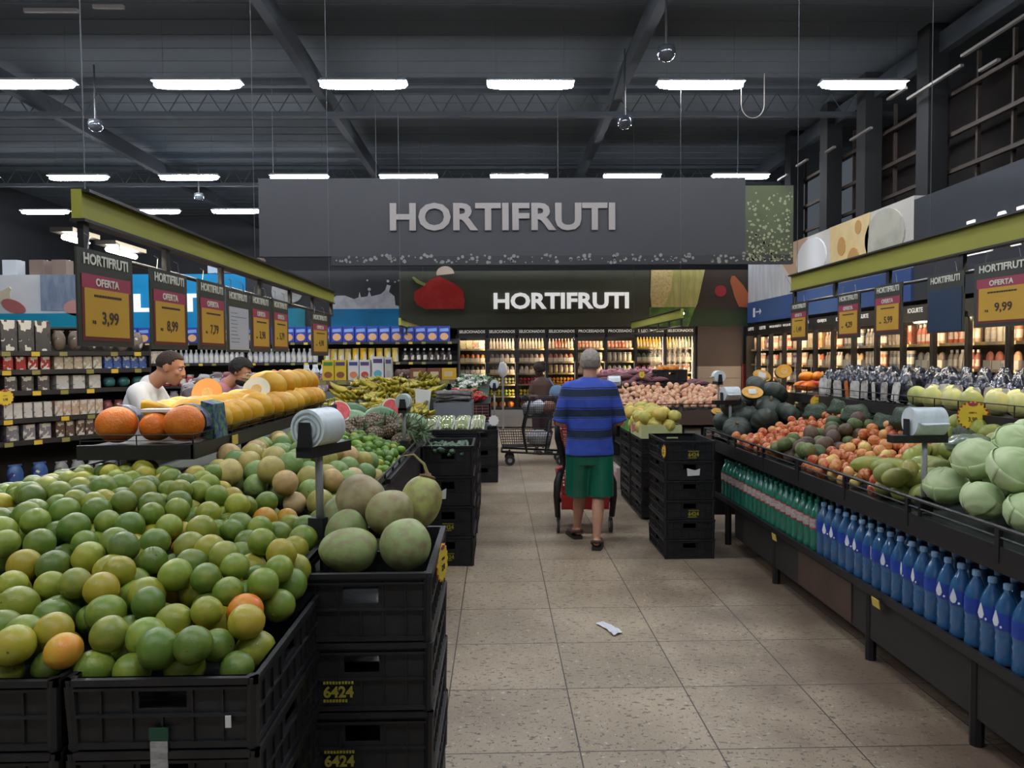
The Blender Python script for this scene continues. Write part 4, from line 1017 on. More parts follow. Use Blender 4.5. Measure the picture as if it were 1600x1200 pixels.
# orange melons in nets at the near end
net = M('net_wrap', '26304a', .5, var=(60, '7d86a0', .9, (1, 3, 1)))
for i, (x, y, z, r, lb) in enumerate([(-1.615, 3.12, 1.328, .083, 'netted deep orange melon at the near corner of the shelf'), (-1.468, 3.16, 1.315, .068, 'smaller deep orange melon between the two netted ones'), (-1.335, 3.13, 1.33, .083, 'netted deep orange melon beside the yellow melon row')]):
    o = put(MB().ell((0, 0, 0), (r, r * .98, r * .93), 30, 20, fn=lambda d, a, t: 1 + .01 * nrm(d, 3, i)).mesh('orange_melon', M('orange_melon_skin', 'd9701a', .45, var=(26, 'e58a34', .6), bump=(90, .3)), True), 'orange_melon', (x, y, z), None, None, None, None, lb, 'melon')
    if i != 1:
        sh = MB(); R = []
        for j in range(7):
            a = -.15 + 1.25 * j / 6
            R.append([((r * 1.04) * math.cos(b), r * 1.06 * math.cos(a) if False else (r * 1.06) * math.sin(b) * math.cos(a) , 0) for b in [0]])
        # a net strap over the back and side
        R = []
        for j in range(16):
            a = -.2 + PI * 1.1 * j / 15
            c, s_ = math.cos(a), math.sin(a)
            q = [(r * 1.03 * c, y2, r * .97 * s_) for y2 in (.02, r * .9)] + [(r * 1.045 * c, y2, r * .985 * s_) for y2 in (r * .9, .02)]
            R.append(q)
        MB().rings(R).build('net_wrap', net, o)
    else:
        MB().box(-.06, .07, -.02, .06, r * .93, r * .93 + .012).build('paper_label', paper_white, o)
t = thing('net_bag', 'blue and green printed net bag folded beside the orange melon', 'bag', (-1.245 - .04, 3.26, 1.255))
MB().prism([(-.02, 0), (.05, 0), (.035, .15), (-.015, .165)], -.04, .10).build('printed_net', M('net_print', '2c3a70', .5, var=(40, '6a9a50', .9)), t)

# ================================================================ side island fruit
ap = MB().ell((0, 0, 0), (1, 1, .9), 22, 16, fn=lambda d, a, t: 1 - .35 * max(0, d.z - .8) - .2 * max(0, -d.z - .85) + .015 * math.cos(5 * a) * (1 - d.z) * .5)
ap.tube([(0, 0, .72), (.05, 0, 1.0)], .04, 5, mi=1)
apm = ap.mesh('apple', [apple_m, scar_m], True)
h_rf = lambda x, y: .855 + .40 * smoothstep(1.98, 3.2, x)
def mix_heap(name, mesh, ok, r, n, cols, lb, cat, grp, box, sc=(1, 1, 1), top=2.4, rv=.1, hh=None, flat=False):
    P = pile(r, *box, hh or h_rf, ok, n, rng, top=top)
    for p in sorted(P, key=lambda p: p[0] ** 2 + p[1] ** 2)[:300]:
        q = r * rng.uniform(1 - rv, 1 + rv); c = rng.choice(cols)
        if isinstance(c, tuple): c, l2 = c
        else: l2 = lb
        put(rng.choice(mesh) if isinstance(mesh, list) else mesh, name, p, rrot(rng) if not flat else (rng.uniform(-.4, .4), rng.uniform(-.4, .4), rng.uniform(0, 6)), (q * sc[0], q * sc[1], q * sc[2]), c, None, l2, cat, grp)
RED = ['a83a2e', 'b2402f', 'b8543a', 'c06a44', '9a3029', 'c88050']
mix_heap('apple', apm, lambda x, y: 1.97 < x < 2.6 and 5.15 + (x - 1.95) * .4 < y < 6.0, .036, 150, RED + ['b04a3c'], 'red apple in the farther heap next to the pumpkins', 'apple', 'apples next to the pumpkins', (1.97, 2.6, 5.1, 6.0))
mix_heap('apple', apm, lambda x, y: 1.97 < x < 2.6 and 3.72 + (x - 1.95) * .55 < y < 4.62 + (x - 1.95) * .5, .036, 170, RED + ['c98a5a', 'd7a067', ('d3c070', 'yellow apple among the red ones in the nearer heap')], 'red apple in the nearer heap before the mangoes', 'apple', 'apples in the nearer heap', (1.97, 2.6, 3.6, 4.95))
avo = MB().ell((0, 0, 0), (1, 1, 1.32), 22, 16, fn=lambda d, a, t: 1 - .22 * max(0, d.z) ** 1.5 + .02 * nrm(d, 3, 2)).mesh('avocado', dull_m, True)
mix_heap('avocado', avo, lambda x, y: 1.99 < x < 2.6 and 4.66 + (x - 1.95) * .5 < y < 5.15 + (x - 1.95) * .4, .05, 60, ['586a3c', '64703f', '4e5f3a', ('63503e', 'brownish avocado between the two apple heaps'), ('5b4740', 'purple-brown avocado between the two apple heaps'), '6f7c48'], 'green avocado between the two apple heaps', 'avocado', 'avocados between the apple heaps', (1.99, 2.6, 4.6, 5.5), top=2.6)
man = MB().ell((0, 0, 0), (1, .86, 1.38), 22, 16, fn=lambda d, a, t: 1 + .03 * nrm(d, 2, 2) - .10 * max(0, d.z) ** 2).mesh('mango', smooth_m, True)
mix_heap('mango', man, lambda x, y: 1.99 < x < 2.62 and 3.5 + (x - 1.95) * .1 < y < 3.72 + (x - 1.95) * .55, .055, 60, ['8a8f48', '7f8c44', '949448', ('b07a48', 'blushing orange mango among the green mangoes'), '76843f', '8c9350', '7d8a42', '84903f', '8a8f48', '7f8c44', '75823e'], 'dull green mango behind the cabbages', 'mango', 'mangoes behind the cabbages', (1.99, 2.62, 3.1, 4.1), top=2.8)
# long green papayas
pap = MB().ell((0, 0, 0), (1, 1, 2.1), 22, 18, fn=lambda d, a, t: 1 + .02 * nrm(d, 2, 1)).mesh('papaya', smooth_m, True)
for i, (x, y, z, rz) in enumerate([(2.13, 3.86, .99, .7), (2.1, 4.02, .98, .9), (2.24, 3.72, 1.02, .5), (2.4, 3.45, 1.08, .2), (2.12, 3.62, .97, 1.1)]):
    put(pap, 'papaya', (x, y, z), (R90, 0, rz), .058, ['7f8a40', '87903f', '75833c'][i % 3], None, 'long dull green papaya lying before the bag roll pole', 'papaya', 'papayas before the side-on bag roll')
# cabbages: head with wrapped outer leaves
cab_m = M('cabbage_leaf', 'c2d2a2', .5, var=(9, '9fbb7c', .7), bump=(14, .5))
cab_v = M('cabbage_vein', 'c6d3a8', .5)
def cf(d, a, t): return 1 + .018 * math.sin(7 * a + 4 * math.sin(3 * t)) + .02 * nrm(d, 4, 1)
t0 = put(MB().ell((0, 0, 0), (.092, .092, .082), 40, 26, fn=cf).mesh('cabbage', cab_m, True), 'cabbage')
tag(t0, 'tmp', 'cabbage', 'cabbages at the near end')
for k in range(4):
    mb = MB(); nu, nv = 14, 10; vs = []; a0 = k * 1.6
    for j in range(nv + 1):
        for i in range(nu + 1):
            a = a0 + (-1.0 + 2.0 * i / nu) * (1 - .25 * (j / nv)); tt = .25 + 1.55 * j / nv
            e = max(abs(i / nu - .5) * 2, j / nv) ** 4
            r = 1.03 + .008 * k + .022 * e + .012 * math.sin(9 * a + 5 * j)
            vs.append((.092 * r * math.sin(tt) * math.cos(a), .092 * r * math.sin(tt) * math.sin(a), -.082 * r * math.cos(tt)))
    n1 = len(vs); fs = []
    for j in range(nv):
        for i in range(nu): q = j * (nu + 1) + i; fs.append((q, q + 1, q + nu + 2, q + nu + 1))
    lf = mb.add(vs, fs).build('outer_leaf', cab_m, t0, smooth=True)
    sm = lf.modifiers.new('thick', 'SOLIDIFY'); sm.thickness = .002
cabs = [(2.06, 2.98, 1.00), (2.24, 2.82, 1.04), (2.06, 2.72, .98), (2.44, 2.80, 1.08), (2.34, 3.06, 1.08), (2.12, 2.86, 1.14), (2.10, 2.5, .97), (2.26, 2.62, 1.05), (2.3, 2.86, 1.20), (2.12, 2.62, 1.13), (2.46, 2.58, 1.1), (2.08, 2.28, .97), (2.28, 2.4, 1.06), (2.2, 2.42, 1.18), (2.46, 3.0, 1.22), (2.5, 2.7, 1.25)]
cabs = [(a, b + .32, c) for a, b, c in cabs] + [(2.07, 2.32, .97), (2.26, 2.36, 1.02), (2.42, 2.28, 1.06), (2.16, 2.14, .99)]
for i, (x, y, z) in enumerate(cabs):
    lb = 'pale green cabbage in the pile at the near end of the bin'
    if i == 0: o = t0; o.location = (x, y, z); o['label'] = lb
    else: o = dup(t0, (x, y, z), label=lb)
    o.rotation_euler = (rng.uniform(-.8, .8), rng.uniform(-.8, .8), rng.uniform(0, 6)); s = rng.uniform(.93, 1.08); o.scale = (s, s, s)
t = put(MB().ell((0, 0, 0), (.11, .1, .05), 30, 14, fn=lambda d, a, t: 1 + .10 * nrm(d, 9, 2)).mesh('plastic_bag', M('clear_film', 'a9b8a8', .15, trans=.5, spec=.8), True), 'plastic_bag', (2.30, 3.50, 1.16))
tag(t, 'crumpled clear plastic bag lying between the mangoes and cabbages', 'bag')

# kabocha pumpkins
pk_m = M('pumpkin_skin', '3c463e', .5, var=(10, '2b332e', .9), bump=(20, .4))
def pkf(d, a, t): return 1 + .05 * abs(math.cos(5 * a)) * math.sin(t) - .25 * max(0, abs(d.z) - .75)
pk = put(MB().ell((0, 0, 0), (.115, .115, .085), 60, 20, fn=pkf).mesh('pumpkin', pk_m, True), 'pumpkin')
tag(pk, 'tmp', 'pumpkin', 'dark pumpkins at the far end of the bins')
MB().tube([(0, 0, .07), (.005, 0, .10), (.02, 0, .115)], [.016, .011, .013], 7).build('stalk', M('pumpkin_stalk', '8d8560', .8), pk)
pks = [(2.05, 6.5, 1.0), (2.26, 6.55, 1.06), (2.48, 6.5, 1.12), (2.16, 6.32, 1.08), (2.38, 6.34, 1.15), (2.06, 6.22, .98), (2.28, 6.18, 1.05), (2.5, 6.2, 1.1), (2.2, 6.5, 1.2), (2.46, 6.42, 1.27), (2.08, 6.38, 1.15), (2.35, 6.52, 1.32)]
for i, (x, y, z) in enumerate(pks):
    lb = 'dark green ribbed pumpkin heaped at the far end of the bins'
    if i == 0: o = pk; o.location = (x, y, z); o['label'] = lb
    else: o = dup(pk, (x, y, z), label=lb)
    o.rotation_euler = (rng.uniform(-.7, .7), rng.uniform(-.7, .7), rng.uniform(0, 6))
def cutpump(x, y, z, rot, s, label, lab=True):
    t = thing('cut_pumpkin', label, 'pumpkin', (x, y, z)); t.rotation_euler = rot
    R = []
    for j in range(8):
        a = PI / 2 * j / 7; R.append([(s * math.cos(a) * math.cos(b), s * .7 * math.cos(a) * math.sin(b), -s * .8 * math.sin(a) - .0005) for b in [2 * PI * k / 24 for k in range(24)]])
    MB().rings(R).build('rind_shell', pk_m, t, smooth=True)
    MB().lathe([(.97, 0), (.95, .005)], 24, M4=Matrix.Diagonal((s, s * .7, 1, 1))).build('orange_flesh', M('pumpkin_flesh', 'dfa33a', .5, var=(20, 'e8c46a', .6)), t)
    MB().lathe([(.5, .005), (.45, .009), (.1, .006)], 14, M4=Matrix.Diagonal((s, s * .7, 1, 1))).build('seed_hollow', seedm, t)
    if lab: MB().box(-.035, .03, -.02, .03, .006, .010).build('paper_label', paper_white, t)
cutpump(2.22, 6.30, 1.285, (.9, 0, -.1), .095, 'cut pumpkin with orange flesh under the side-on bag roll')
cutpump(2.42, 6.62, 1.42, (1.1, .3, -.2), .085, 'cut pumpkin half leaning with a white label')
cutpump(2.62, 6.62, 1.46, (1.25, -.35, .3), .09, 'cut pumpkin wedge standing beside the labelled half', False)
cutpump(1.99, 6.56, 1.10, (.8, 0, .3), .06, 'small cut squash at the corner of the bin', False)
# orange squashes stacked on the shelf end
for i, (x, y, z, rz) in enumerate([(2.69, 6.38, 1.335, .3), (2.69, 6.25, 1.335, .5), (2.70, 6.31, 1.42, .4), (2.80, 6.42, 1.34, .2), (2.78, 6.28, 1.42, .9)]):
    put(pap, 'orange_squash', (x, y, z), (R90, 0, R90 + rz), .042, ['d98a22', 'cf7a20', 'd9962c', 'b5502a', 'd08426'][i], None, 'orange squash stacked at the far end of the raised shelf', 'squash', 'orange squashes on the raised shelf')
# dark leafy vegetables and reds under the raised shelf
dk = MB().ell((0, 0, 0), (1, .6, .5), 20, 12, fn=lambda d, a, t: 1 + .12 * nrm(d, 6, 3)).mesh('leafy_vegetable', M('dark_leaf', '2a3a2c', .6, var=(12, '3c5238', .8), bump=(16, .8)), True)
for i in range(7):
    put(dk, 'leafy_vegetable', (2.60 + .05 * (i % 2), 3.9 + .32 * i, 1.13 + .03 * (i % 3)), (0, .1, R90 + rng.uniform(-.4, .4)), .17, None, None, 'dark leafy vegetable bunch lying under the raised shelf', 'vegetable', 'dark vegetables under the raised shelf')
mix_heap('pomegranate', apm, lambda x, y: 2.5 < x < 2.9 and 3.0 < y < 3.75, .04, 26, ['b8453c', 'c65a48', 'b03a38'], 'red fruit at the back under the yellow starburst card', 'fruit', 'red fruits under the raised shelf', (2.5, 2.9, 3.0, 3.75), hh=lambda x, y: 1.02 + (x - 2.5) * .2)
# pale round melons/chayotes on the shelf front
cha = MB().ell((0, 0, 0), (1, 1, 1.15), 20, 14, fn=lambda d, a, t: 1 + .04 * math.cos(5 * a) * math.sin(t)).mesh('pale_melon', smooth_m, True)
for i in range(26):
    y = 2.4 + (i // 2) * .185; x = 2.69 + (i % 2) * .13
    put(cha, 'pale_melon', (x + rng.uniform(-.01, .01), y + rng.uniform(-.02, .02), 1.335 + .01 * (i % 2)), (rng.uniform(-.5, .5), rng.uniform(-.5, .5), rng.uniform(0, 6)), .060, rng.choice(['b4b870', 'bcbf7a', 'a8b066']), None, 'pale yellow-green melon along the front of the raised shelf', 'melon', 'pale melons on the raised shelf')
# bags of dark grapes with white labels
bagm = MB().ell((0, 0, 0), (.075, .055, .105), 20, 14, fn=lambda d, a, t: 1 + .10 * nrm(d, 7, 4)).mesh('grape_bag', M('grape_bag_film', '20222c', .15, spec=.8, var=(30, '5a5f70', .5), bump=(30, .9)), True)
lbm = MB(); lbm.prism([(-.045, -.09), (.045, -.09), (.045, .02), (.03, .04), (-.03, .035), (-.045, .01)], -.066, -.060)
lbl_mesh = [lbm.mesh('paper_label', m_) for m_ in (M('label_pale', 'b9b6ae', .6, var=(30, '5b3f4a', .7)), M('label_white', 'd5d3cc', .6, var=(22, '3c5a3a', .5)), M('label_orange', 'c8702c', .6))]
for i in range(28):
    y = 2.1 + .142 * i; x = (2.86 if y < 4.75 else 2.72) + rng.uniform(-.01, .01)
    o = put(bagm, 'grape_bag', (x, y, 1.375), (rng.uniform(-.12, .12), rng.uniform(-.1, .1), -R90 + rng.uniform(-.3, .3)), 1.0, None, None, 'bag of dark grapes with a pale paper label standing on the raised shelf', 'grapes', 'bagged grapes on the raised shelf')
    put(lbl_mesh[2 if i == 24 else i % 2], 'paper_label', parent=o)
for i in range(24):
    y = 2.2 + .175 * i
    put(bagm, 'grape_bag', (3.03, y, 1.40), (0, 0, rng.uniform(0, 3)), 1.08, None, None, 'bag of dark grapes in the back row of the raised shelf', 'grapes', 'back row of bagged grapes')

# ================================================================ yellow melons on the crates, cucumbers, trays
mix_heap('yellow_melon', cha, lambda x, y: 1.44 < x < 1.77 and 7.1 < y < 8.2, .062, 46, ['c9b85a', 'd2bf60', 'b8b258', 'c4b050'], 'yellow-green melon piled in the printed cardboard trays', 'melon', 'yellow melons over the crates', (1.44, 1.77, 7.1, 8.2), hh=lambda x, y: .83 + .05 * math.exp(-((x - 1.6) / .12) ** 2), top=2.9)
cuc = MB().tube([(0, 0, -1), (.03, 0, -.8), (.08, 0, 0), (.03, 0, .8), (0, 0, 1)], [.06, .17, .19, .17, .06], 9).mesh('cucumber', M('cucumber_skin', '2f4a34', .45, var=(9, '4c6a48', .7)), True)
P = pile(.022, -.54, -.24, 5.62, 6.08, lambda x, y: .86, lambda x, y: True, 34, rng, top=3.2)
for p in P: put(cuc, 'cucumber', p, (R90 + rng.uniform(-.3, .3), rng.uniform(-.5, .5), rng.uniform(-.5, .5)), .12, None, None, 'dark green cucumber in the topmost crate beside the aisle', 'cucumber', 'cucumbers in the crate')
trw = MB(); trw.box(-.062, .062, -.09, .09, 0, .02); 
tray_m = trw.mesh('vegetable_tray', M('tray_foam', 'd0d0c8', .6))
spm = MB()
for k in range(7): spm.tube([(-.045 + .015 * k, -.08, .03 + .012 * (k % 2)), (-.045 + .015 * k, .02, .034 + .012 * (k % 2)), (-.045 + .015 * k, .08, .03)], [.009, .008, .011], 6)
sp_m = [spm.mesh('asparagus', M('spear_%d' % k, c, .5, var=(30, '7f9a5a', .7))) for k, c in enumerate(('cfc9a8', 'a9b87a', 'b7bd84'))]
flm = MB().ell((0, 0, .04), (.064, .092, .036), 18, 8).mesh('film_wrap', glass_mat('film_wrap', 'f2f5f0', .18), True)
for i in range(12):
    x = -.62 + (i % 4) * .145; y = 6.72 + (i // 4) * .2
    t = put(tray_m, 'vegetable_tray', (x, y, .965), (.5, 0, rng.uniform(-.1, .1)), 1, None, None, 'film wrapped tray of pale green spears on the aisle crates', 'packed vegetables', 'wrapped vegetable trays on the crates')
    put(sp_m[i % 3], 'spears', parent=t); put(flm, 'film_wrap', parent=t)
tag(MB().box(-.66, -.1, 6.6, 7.2, .932, .95).build('tray_board', black_metal), 'thin dark board under the film wrapped trays', 'board')
# paper standing card and the grey bundles
t = thing('grey_bundle_crate', 'open crate of grey wrapped roots behind the film wrapped trays', 'crate', (-.45, 7.62, .932))
mb = MB()
for s in (-1, 1): mb.box(s * .19 - .004, s * .19 + .004, -.28, .28, 0, .22); mb.box(-.19, .19, s * .28 - .004, s * .28 + .004, 0, .22)
mb.build('crate_wall', M('slate_plastic', '6f7276', .6), t)
rootm = MB().tube([(-.17, 0, 0), (0, .01, .01), (.17, 0, 0)], [.012, .02, .012], 8).mesh('grey_root', M('grey_root', '5c5654', .7, var=(20, '7d7876', .8)), True)
for i in range(34): put(rootm, 'grey_root', (-.45 + rng.uniform(-.02, .02), 7.38 + .036 * (i % 12), 1.17 + .03 * (i // 12) + rng.uniform(0, .015)), (0, rng.uniform(-.1, .1), rng.uniform(-.25, .25)), 1, None, None, 'grey-brown root stacked crosswise behind the wrapped trays', 'root vegetable', 'grey roots behind the wrapped trays')
tag(MB().prism([(-.10, 0), (.03, -.04), (.06, .2), (-.10, .22)], -.003, .003).build('blank_card', paper_white, loc=(-.72, 7.30, 1.08)), 'blank pale card leaning beside the grey roots', 'card')

# vegetable stand at the far aisle corner: radishes, onions
t = thing('vegetable_stand', 'dark stand carrying bunched radishes and spring onions', 'display table', (0, 0, 0))
def h_vs(x, y): return .98 + .30 * smoothstep(9.9, 11.4, y)
grid_bed(-1.6, -.12, 9.95, 11.4, lambda x, y: h_vs(x, y) - .02, 6, 10).build('display_bed', bed_mat, t)
mb = MB(); mb.box(-1.62, -.1, 9.93, 9.95, .1, .98); mb.box(-.12, -.1, 9.93, 11.42, .1, .98); mb.build('side_panel', dark_wood, t)
for x in (-1.5, -.2):
    for y in (10.05, 11.3): MB().box(x - .02, x + .02, y - .02, y + .02, 0, .96).build('leg', black_metal, t)
mb = MB()
for k in range(6): mb.tube([(-.62 + .0, 9.90, .75 + .04 * k), (-.12, 9.90, .75 + .04 * k)], .004, 5)
for k in range(7): mb.tube([(-.62 + .083 * k, 9.90, .75), (-.62 + .083 * k, 9.90, .96)], .004, 5)
mb.build('wire_basket', M('red_wire', '8a4a42', .5), t)
def bunch_mesh(nm, n, cb, cl, r, L, sd):
    q = random.Random(sd); mb = MB()
    for k in range(n):
        a = q.uniform(0, 6.28); x = q.uniform(-.03, .03); z = q.uniform(-.02, .03)
        mb.ell((x, -.02 + q.uniform(-.015, .015), z), (r, r * 1.15, r), 10, 7)
    root = mb.mesh(nm, M(nm + '_bulb', cb, .4), True)
    mb = MB()
    for k in range(n * 2): mb.tube([(q.uniform(-.03, .03), 0, 0), (q.uniform(-.05, .05), L * .5, q.uniform(0, .03)), (q.uniform(-.09, .09), L, q.uniform(-.02, .04))], [.004, .006, .002], 5)
    return root, mb.mesh('leaf', M(nm + '_leaf', cl, .6))
rad = bunch_mesh('radish_bunch', 9, 'b83238', '4f6f38', .017, .14, 1)
oni = bunch_mesh('spring_onion_bunch', 9, 'd3d0c8', '6d8a66', .013, .22, 2)
grn = bunch_mesh('leek_bunch', 7, '9fb07c', '4f7a55', .015, .2, 3)
for (ms, x0, x1, y0, y1, n, nm, lb, cat) in [(rad, -.66, -.16, 9.98, 10.5, 30, 'radish_bunch', 'bunch of red radishes on the stand at the aisle corner', 'radishes'), (oni, -1.2, -.16, 10.5, 11.3, 42, 'spring_onion_bunch', 'bunch of white spring onions above the radishes', 'spring onions'), (grn, -1.55, -.7, 9.98, 11.0, 26, 'leek_bunch', 'bunch of pale green leeks behind the bananas', 'leeks')]:
    for i in range(n):
        x = rng.uniform(x0, x1); y = rng.uniform(y0, y1)
        o = put(ms[0], nm, (x, y, h_vs(x, y) + rng.uniform(.02, .07)), (rng.uniform(-.2, .3), rng.uniform(-.3, .3), rng.uniform(-.5, .5)), 1.1, None, None, lb, cat, lb.split(' on ')[0].split(' above ')[0].replace('bunch', 'bunches'))
        put(ms[1], 'leaf', parent=o)
# items on the far corner crates
for i, (x, y, c, lb) in enumerate([(-.30, 9.5, '3a4048', 'dark wrapped vegetable pack on the far corner crates'), (-.24, 9.7, '4a5058', 'grey wrapped vegetable pack on the far corner crates'), (-.12, 9.6, '59606a', 'pale wrapped vegetable pack on the far corner crates')]):
    put(MB().ell((0, 0, 0), (.07, .1, .035), 16, 8, fn=lambda d, a, t: 1 + .08 * nrm(d, 6, 1)).mesh('vegetable_pack', M('pack_' + c, c, .3, var=(30, '8d949c', .6)), True), 'vegetable_pack', (x, y, .715), (0, 0, i), 1, None, None, lb, 'packed vegetables')

# ================================================================ onion island
t = thing('onion_island', 'dark island heaped with pale onions facing the aisle', 'display table', (0, 0, 0))
def h_on(x, y): return .97 + .24 * smoothstep(8.7, 10.4, y)
grid_bed(1.46, 3.0, 8.72, 11.4, lambda x, y: h_on(x, y) - .02, 8, 12).build('display_bed', bed_mat, t)
mb = MB(); mb.box(1.44, 3.0, 8.68, 8.71, .78, .95); mb.build('front_board', M('front_umber', '4a3a30', .6), t)
mb = MB(); mb.box(1.44, 1.47, 8.7, 11.4, .78, .95); mb.box(2.98, 3.0, 8.7, 11.4, .1, .95); mb.box(1.5, 3.0, 9.6, 9.63, .1, .95); mb.box(1.5, 3.0, 8.75, 9.6, .1, .3); mb.build('side_panel', dark_wood, t)
mb = MB(); rail(mb, (1.44, 8.67), (3.0, 8.67), .95, .08, .75, .007); rail(mb, (1.44, 8.67), (1.44, 11.4), .95, .08, .75, .007); mb.build('wire_rail', black_metal, t)
for x in (1.5, 2.95):
    for y in (8.75, 11.3): MB().box(x - .02, x + .02, y - .02, y + .02, 0, .9).build('leg', black_metal, t)
onm = MB().ell((0, 0, 0), (1, 1, .9), 16, 12, fn=lambda d, a, t: 1 + .25 * max(0, d.z - .82)).mesh('onion', M('onion_skin', obj=True, rough=.4, var=(1.8, 'c98d78', .7, (1, 1, .4))), True)
P = pile(.036, 1.5, 2.95, 8.74, 10.0, h_on, lambda x, y: True, 330, rng, top=2.2, k=8)
for p in sorted(P, key=lambda p: p[1])[:290]:
    q = .036 * rng.uniform(.88, 1.12); put(onm, 'onion', p, rrot(rng), q, rng.choice(['d8ad84', 'ddb48e', 'cf9c78', 'e0bd98', 'd2a488']), None, 'pale pinkish onion heaped behind the wire rail', 'onion', 'onions on the onion island')
spt = MB().tube([(-1, 0, 0), (-.6, .05, .05), (0, .1, .1), (.6, 0, .05), (1, -.02, 0)], [.06, .24, .34, .22, .05], 9).mesh('sweet_potato', M('sweet_potato_skin', '70464a', .6, var=(9, '5a383e', .8)), True)
P = pile(.05, 1.5, 2.3, 10.0, 10.7, lambda x, y: 1.16 + .1 * (y - 10), lambda x, y: True, 70, rng, top=3.0)
for p in P: put(spt, 'sweet_potato', p, (rng.uniform(-.3, .3), rng.uniform(-.3, .3), rng.uniform(-.5, .5)), .12, None, None, 'purple skinned sweet potato heaped behind the onions', 'sweet potato', 'sweet potatoes behind the onions')
P = pile(.03, 1.6, 2.5, 10.75, 11.35, lambda x, y: 1.28 + .12 * (y - 10.7), lambda x, y: True, 120, rng, top=3.0)
for p in P: put(onm, 'red_onion', p, rrot(rng), .032, rng.choice(['a8586a', '8a4660', 'b56a78', '7d5a80', 'c08a94']), None, 'small red onion heaped at the back of the island', 'onion', 'red onions at the back')
o = stack(2.42, 10.2, .42, .34, .16, 1, 1.42, 'on the island above the sweet potatoes', 'dark crate over the sweet potatoes')[0]
tag(MB().box(2.28, 2.58, 10.05, 10.35, 1.12, 1.258).build('crate_block', dark_wood), 'dark block under the crate of orange peppers', 'block')
for i in range(12): put(apm, 'orange_pepper', (2.28 + .07 * (i % 4) + rng.uniform(-.01, .01), 10.1 + .09 * (i // 4), 1.42 + .02 * (i % 2)), rrot(rng), (.045, .04, .05), rng.choice(['d07a26', 'c8641e', 'd99236']), None, 'orange pepper heaped over the dark crate', 'pepper', 'orange peppers in the dark crate')
for i in range(14): put(spt, 'yam', (2.65 + .2 * (i % 2), 10.0 + .05 * i, 1.21 + .012 * (i % 3)), (0, 0, rng.uniform(-.4, .4)), .11, None, None, 'dark yam lying beside the onions at the back', 'yam', 'yams beside the onions')
# white boxes under the onion island and red-white boxes beside it
for i in range(6):
    b = MB().box(-.1, .1, -.15, .15, 0, .17); b.box(-.07, .07, -.153, -.15, .03, .09, 1)
    o = tag(b.build('white_carton', [M('carton_white', 'a9a29c', .6), M('carton_red', 'a03636', .5)], loc=(1.66 + .24 * i, 8.98, .55)), 'small white carton with a red mark on the low onion shelf', 'box', 'white cartons under the onions')
tag(MB().box(1.5, 2.97, 8.8, 9.58, .52, .548).build('low_shelf_board', dark_wood), 'low dark shelf board under the onion heap', 'shelf')
for i in range(3):
    b = MB().box(-.12, .12, -.2, .2, 0, .25); b.box(-.125, -.12, -.17, .17, .05, .19, 1)
    tag(b.build('red_white_carton', [M('carton_cream', 'b5a49a', .6), M('carton_red_print', 'a84440', .5, var=(12, 'd0b0a8', .6))], loc=(1.56, 8.95 + .42 * i if i else 9.0, .70 if False else .0)), ['red and white printed carton on the floor nearest the onion corner', 'second red and white carton along the onion island', 'third red and white carton along the onion island'][i], 'box')

# ================================================================ water bottles
def bottle_meshes(body, label, capc, h=.315, r=.043):
    prof = [(r * .75, 0), (r * .96, .006), (r, .02), (r * .93, .05), (r, .06), (r * .93, .09), (r, .10), (r * .92, .115), (r * .92, .118), (r, .135), (r * 1.0, .17), (r, .215), (r * .88, .235), (r * .6, .265), (r * .34, .285), (r * .32, .298)]
    b = MB().lathe(prof, 18).mesh('water_bottle', body, True)
    l = MB().lathe([(r * 1.02, .142), (r * 1.03, .145), (r * 1.03, .205), (r * 1.02, .208)], 20, cap=False).mesh('label_band', label, True)
    c = MB().lathe([(r * .37, .296), (r * .38, .298), (r * .38, .316), (r * .33, .319)], 14).mesh('cap', capc, True)
    return b, l, c
def pet(name, col): return M(name, col, .05, trans=.55, spec=.9, ior=1.25, coat=1.0)
lab_b = M('label_blue', '2a48a8', .35, var=(25, '203880', .5)); lab_w = M('label_pale_red', 'b8b4ae', .4, var=(40, 'a04048', .6, (1, 1, 2)))
blue_b = bottle_meshes(pet('pet_blue', '4f92d2'), lab_b, M('cap_blue', '8db4dc', .15, spec=.9))
green_b = bottle_meshes(pet('pet_green', '35ab8e'), lab_w, M('cap_green', '1d6a58', .2))
drop = MB().prism([(0, .028), (.007, .010), (.010, -.002), (.006, -.012), (0, -.015), (-.006, -.012), (-.010, -.002), (-.007, .010)], -.0465, -.0445).mesh('drop_mark', M('drop_white', 'dfe6ee', .4))
dotm = MB().prism([(.018 + .005 * math.cos(k), -.01 + .005 * math.sin(k)) for k in [2 * PI * i / 10 for i in range(10)]], -.0455, -.043).mesh('dot_mark', MATS['drop_white'])
redl = [MB().lathe([(.0448, z), (.0448, z + .008)], 18, cap=False).mesh('red_stripe', M('stripe_red', '9a3038', .4)) for z in (.138, .202)]
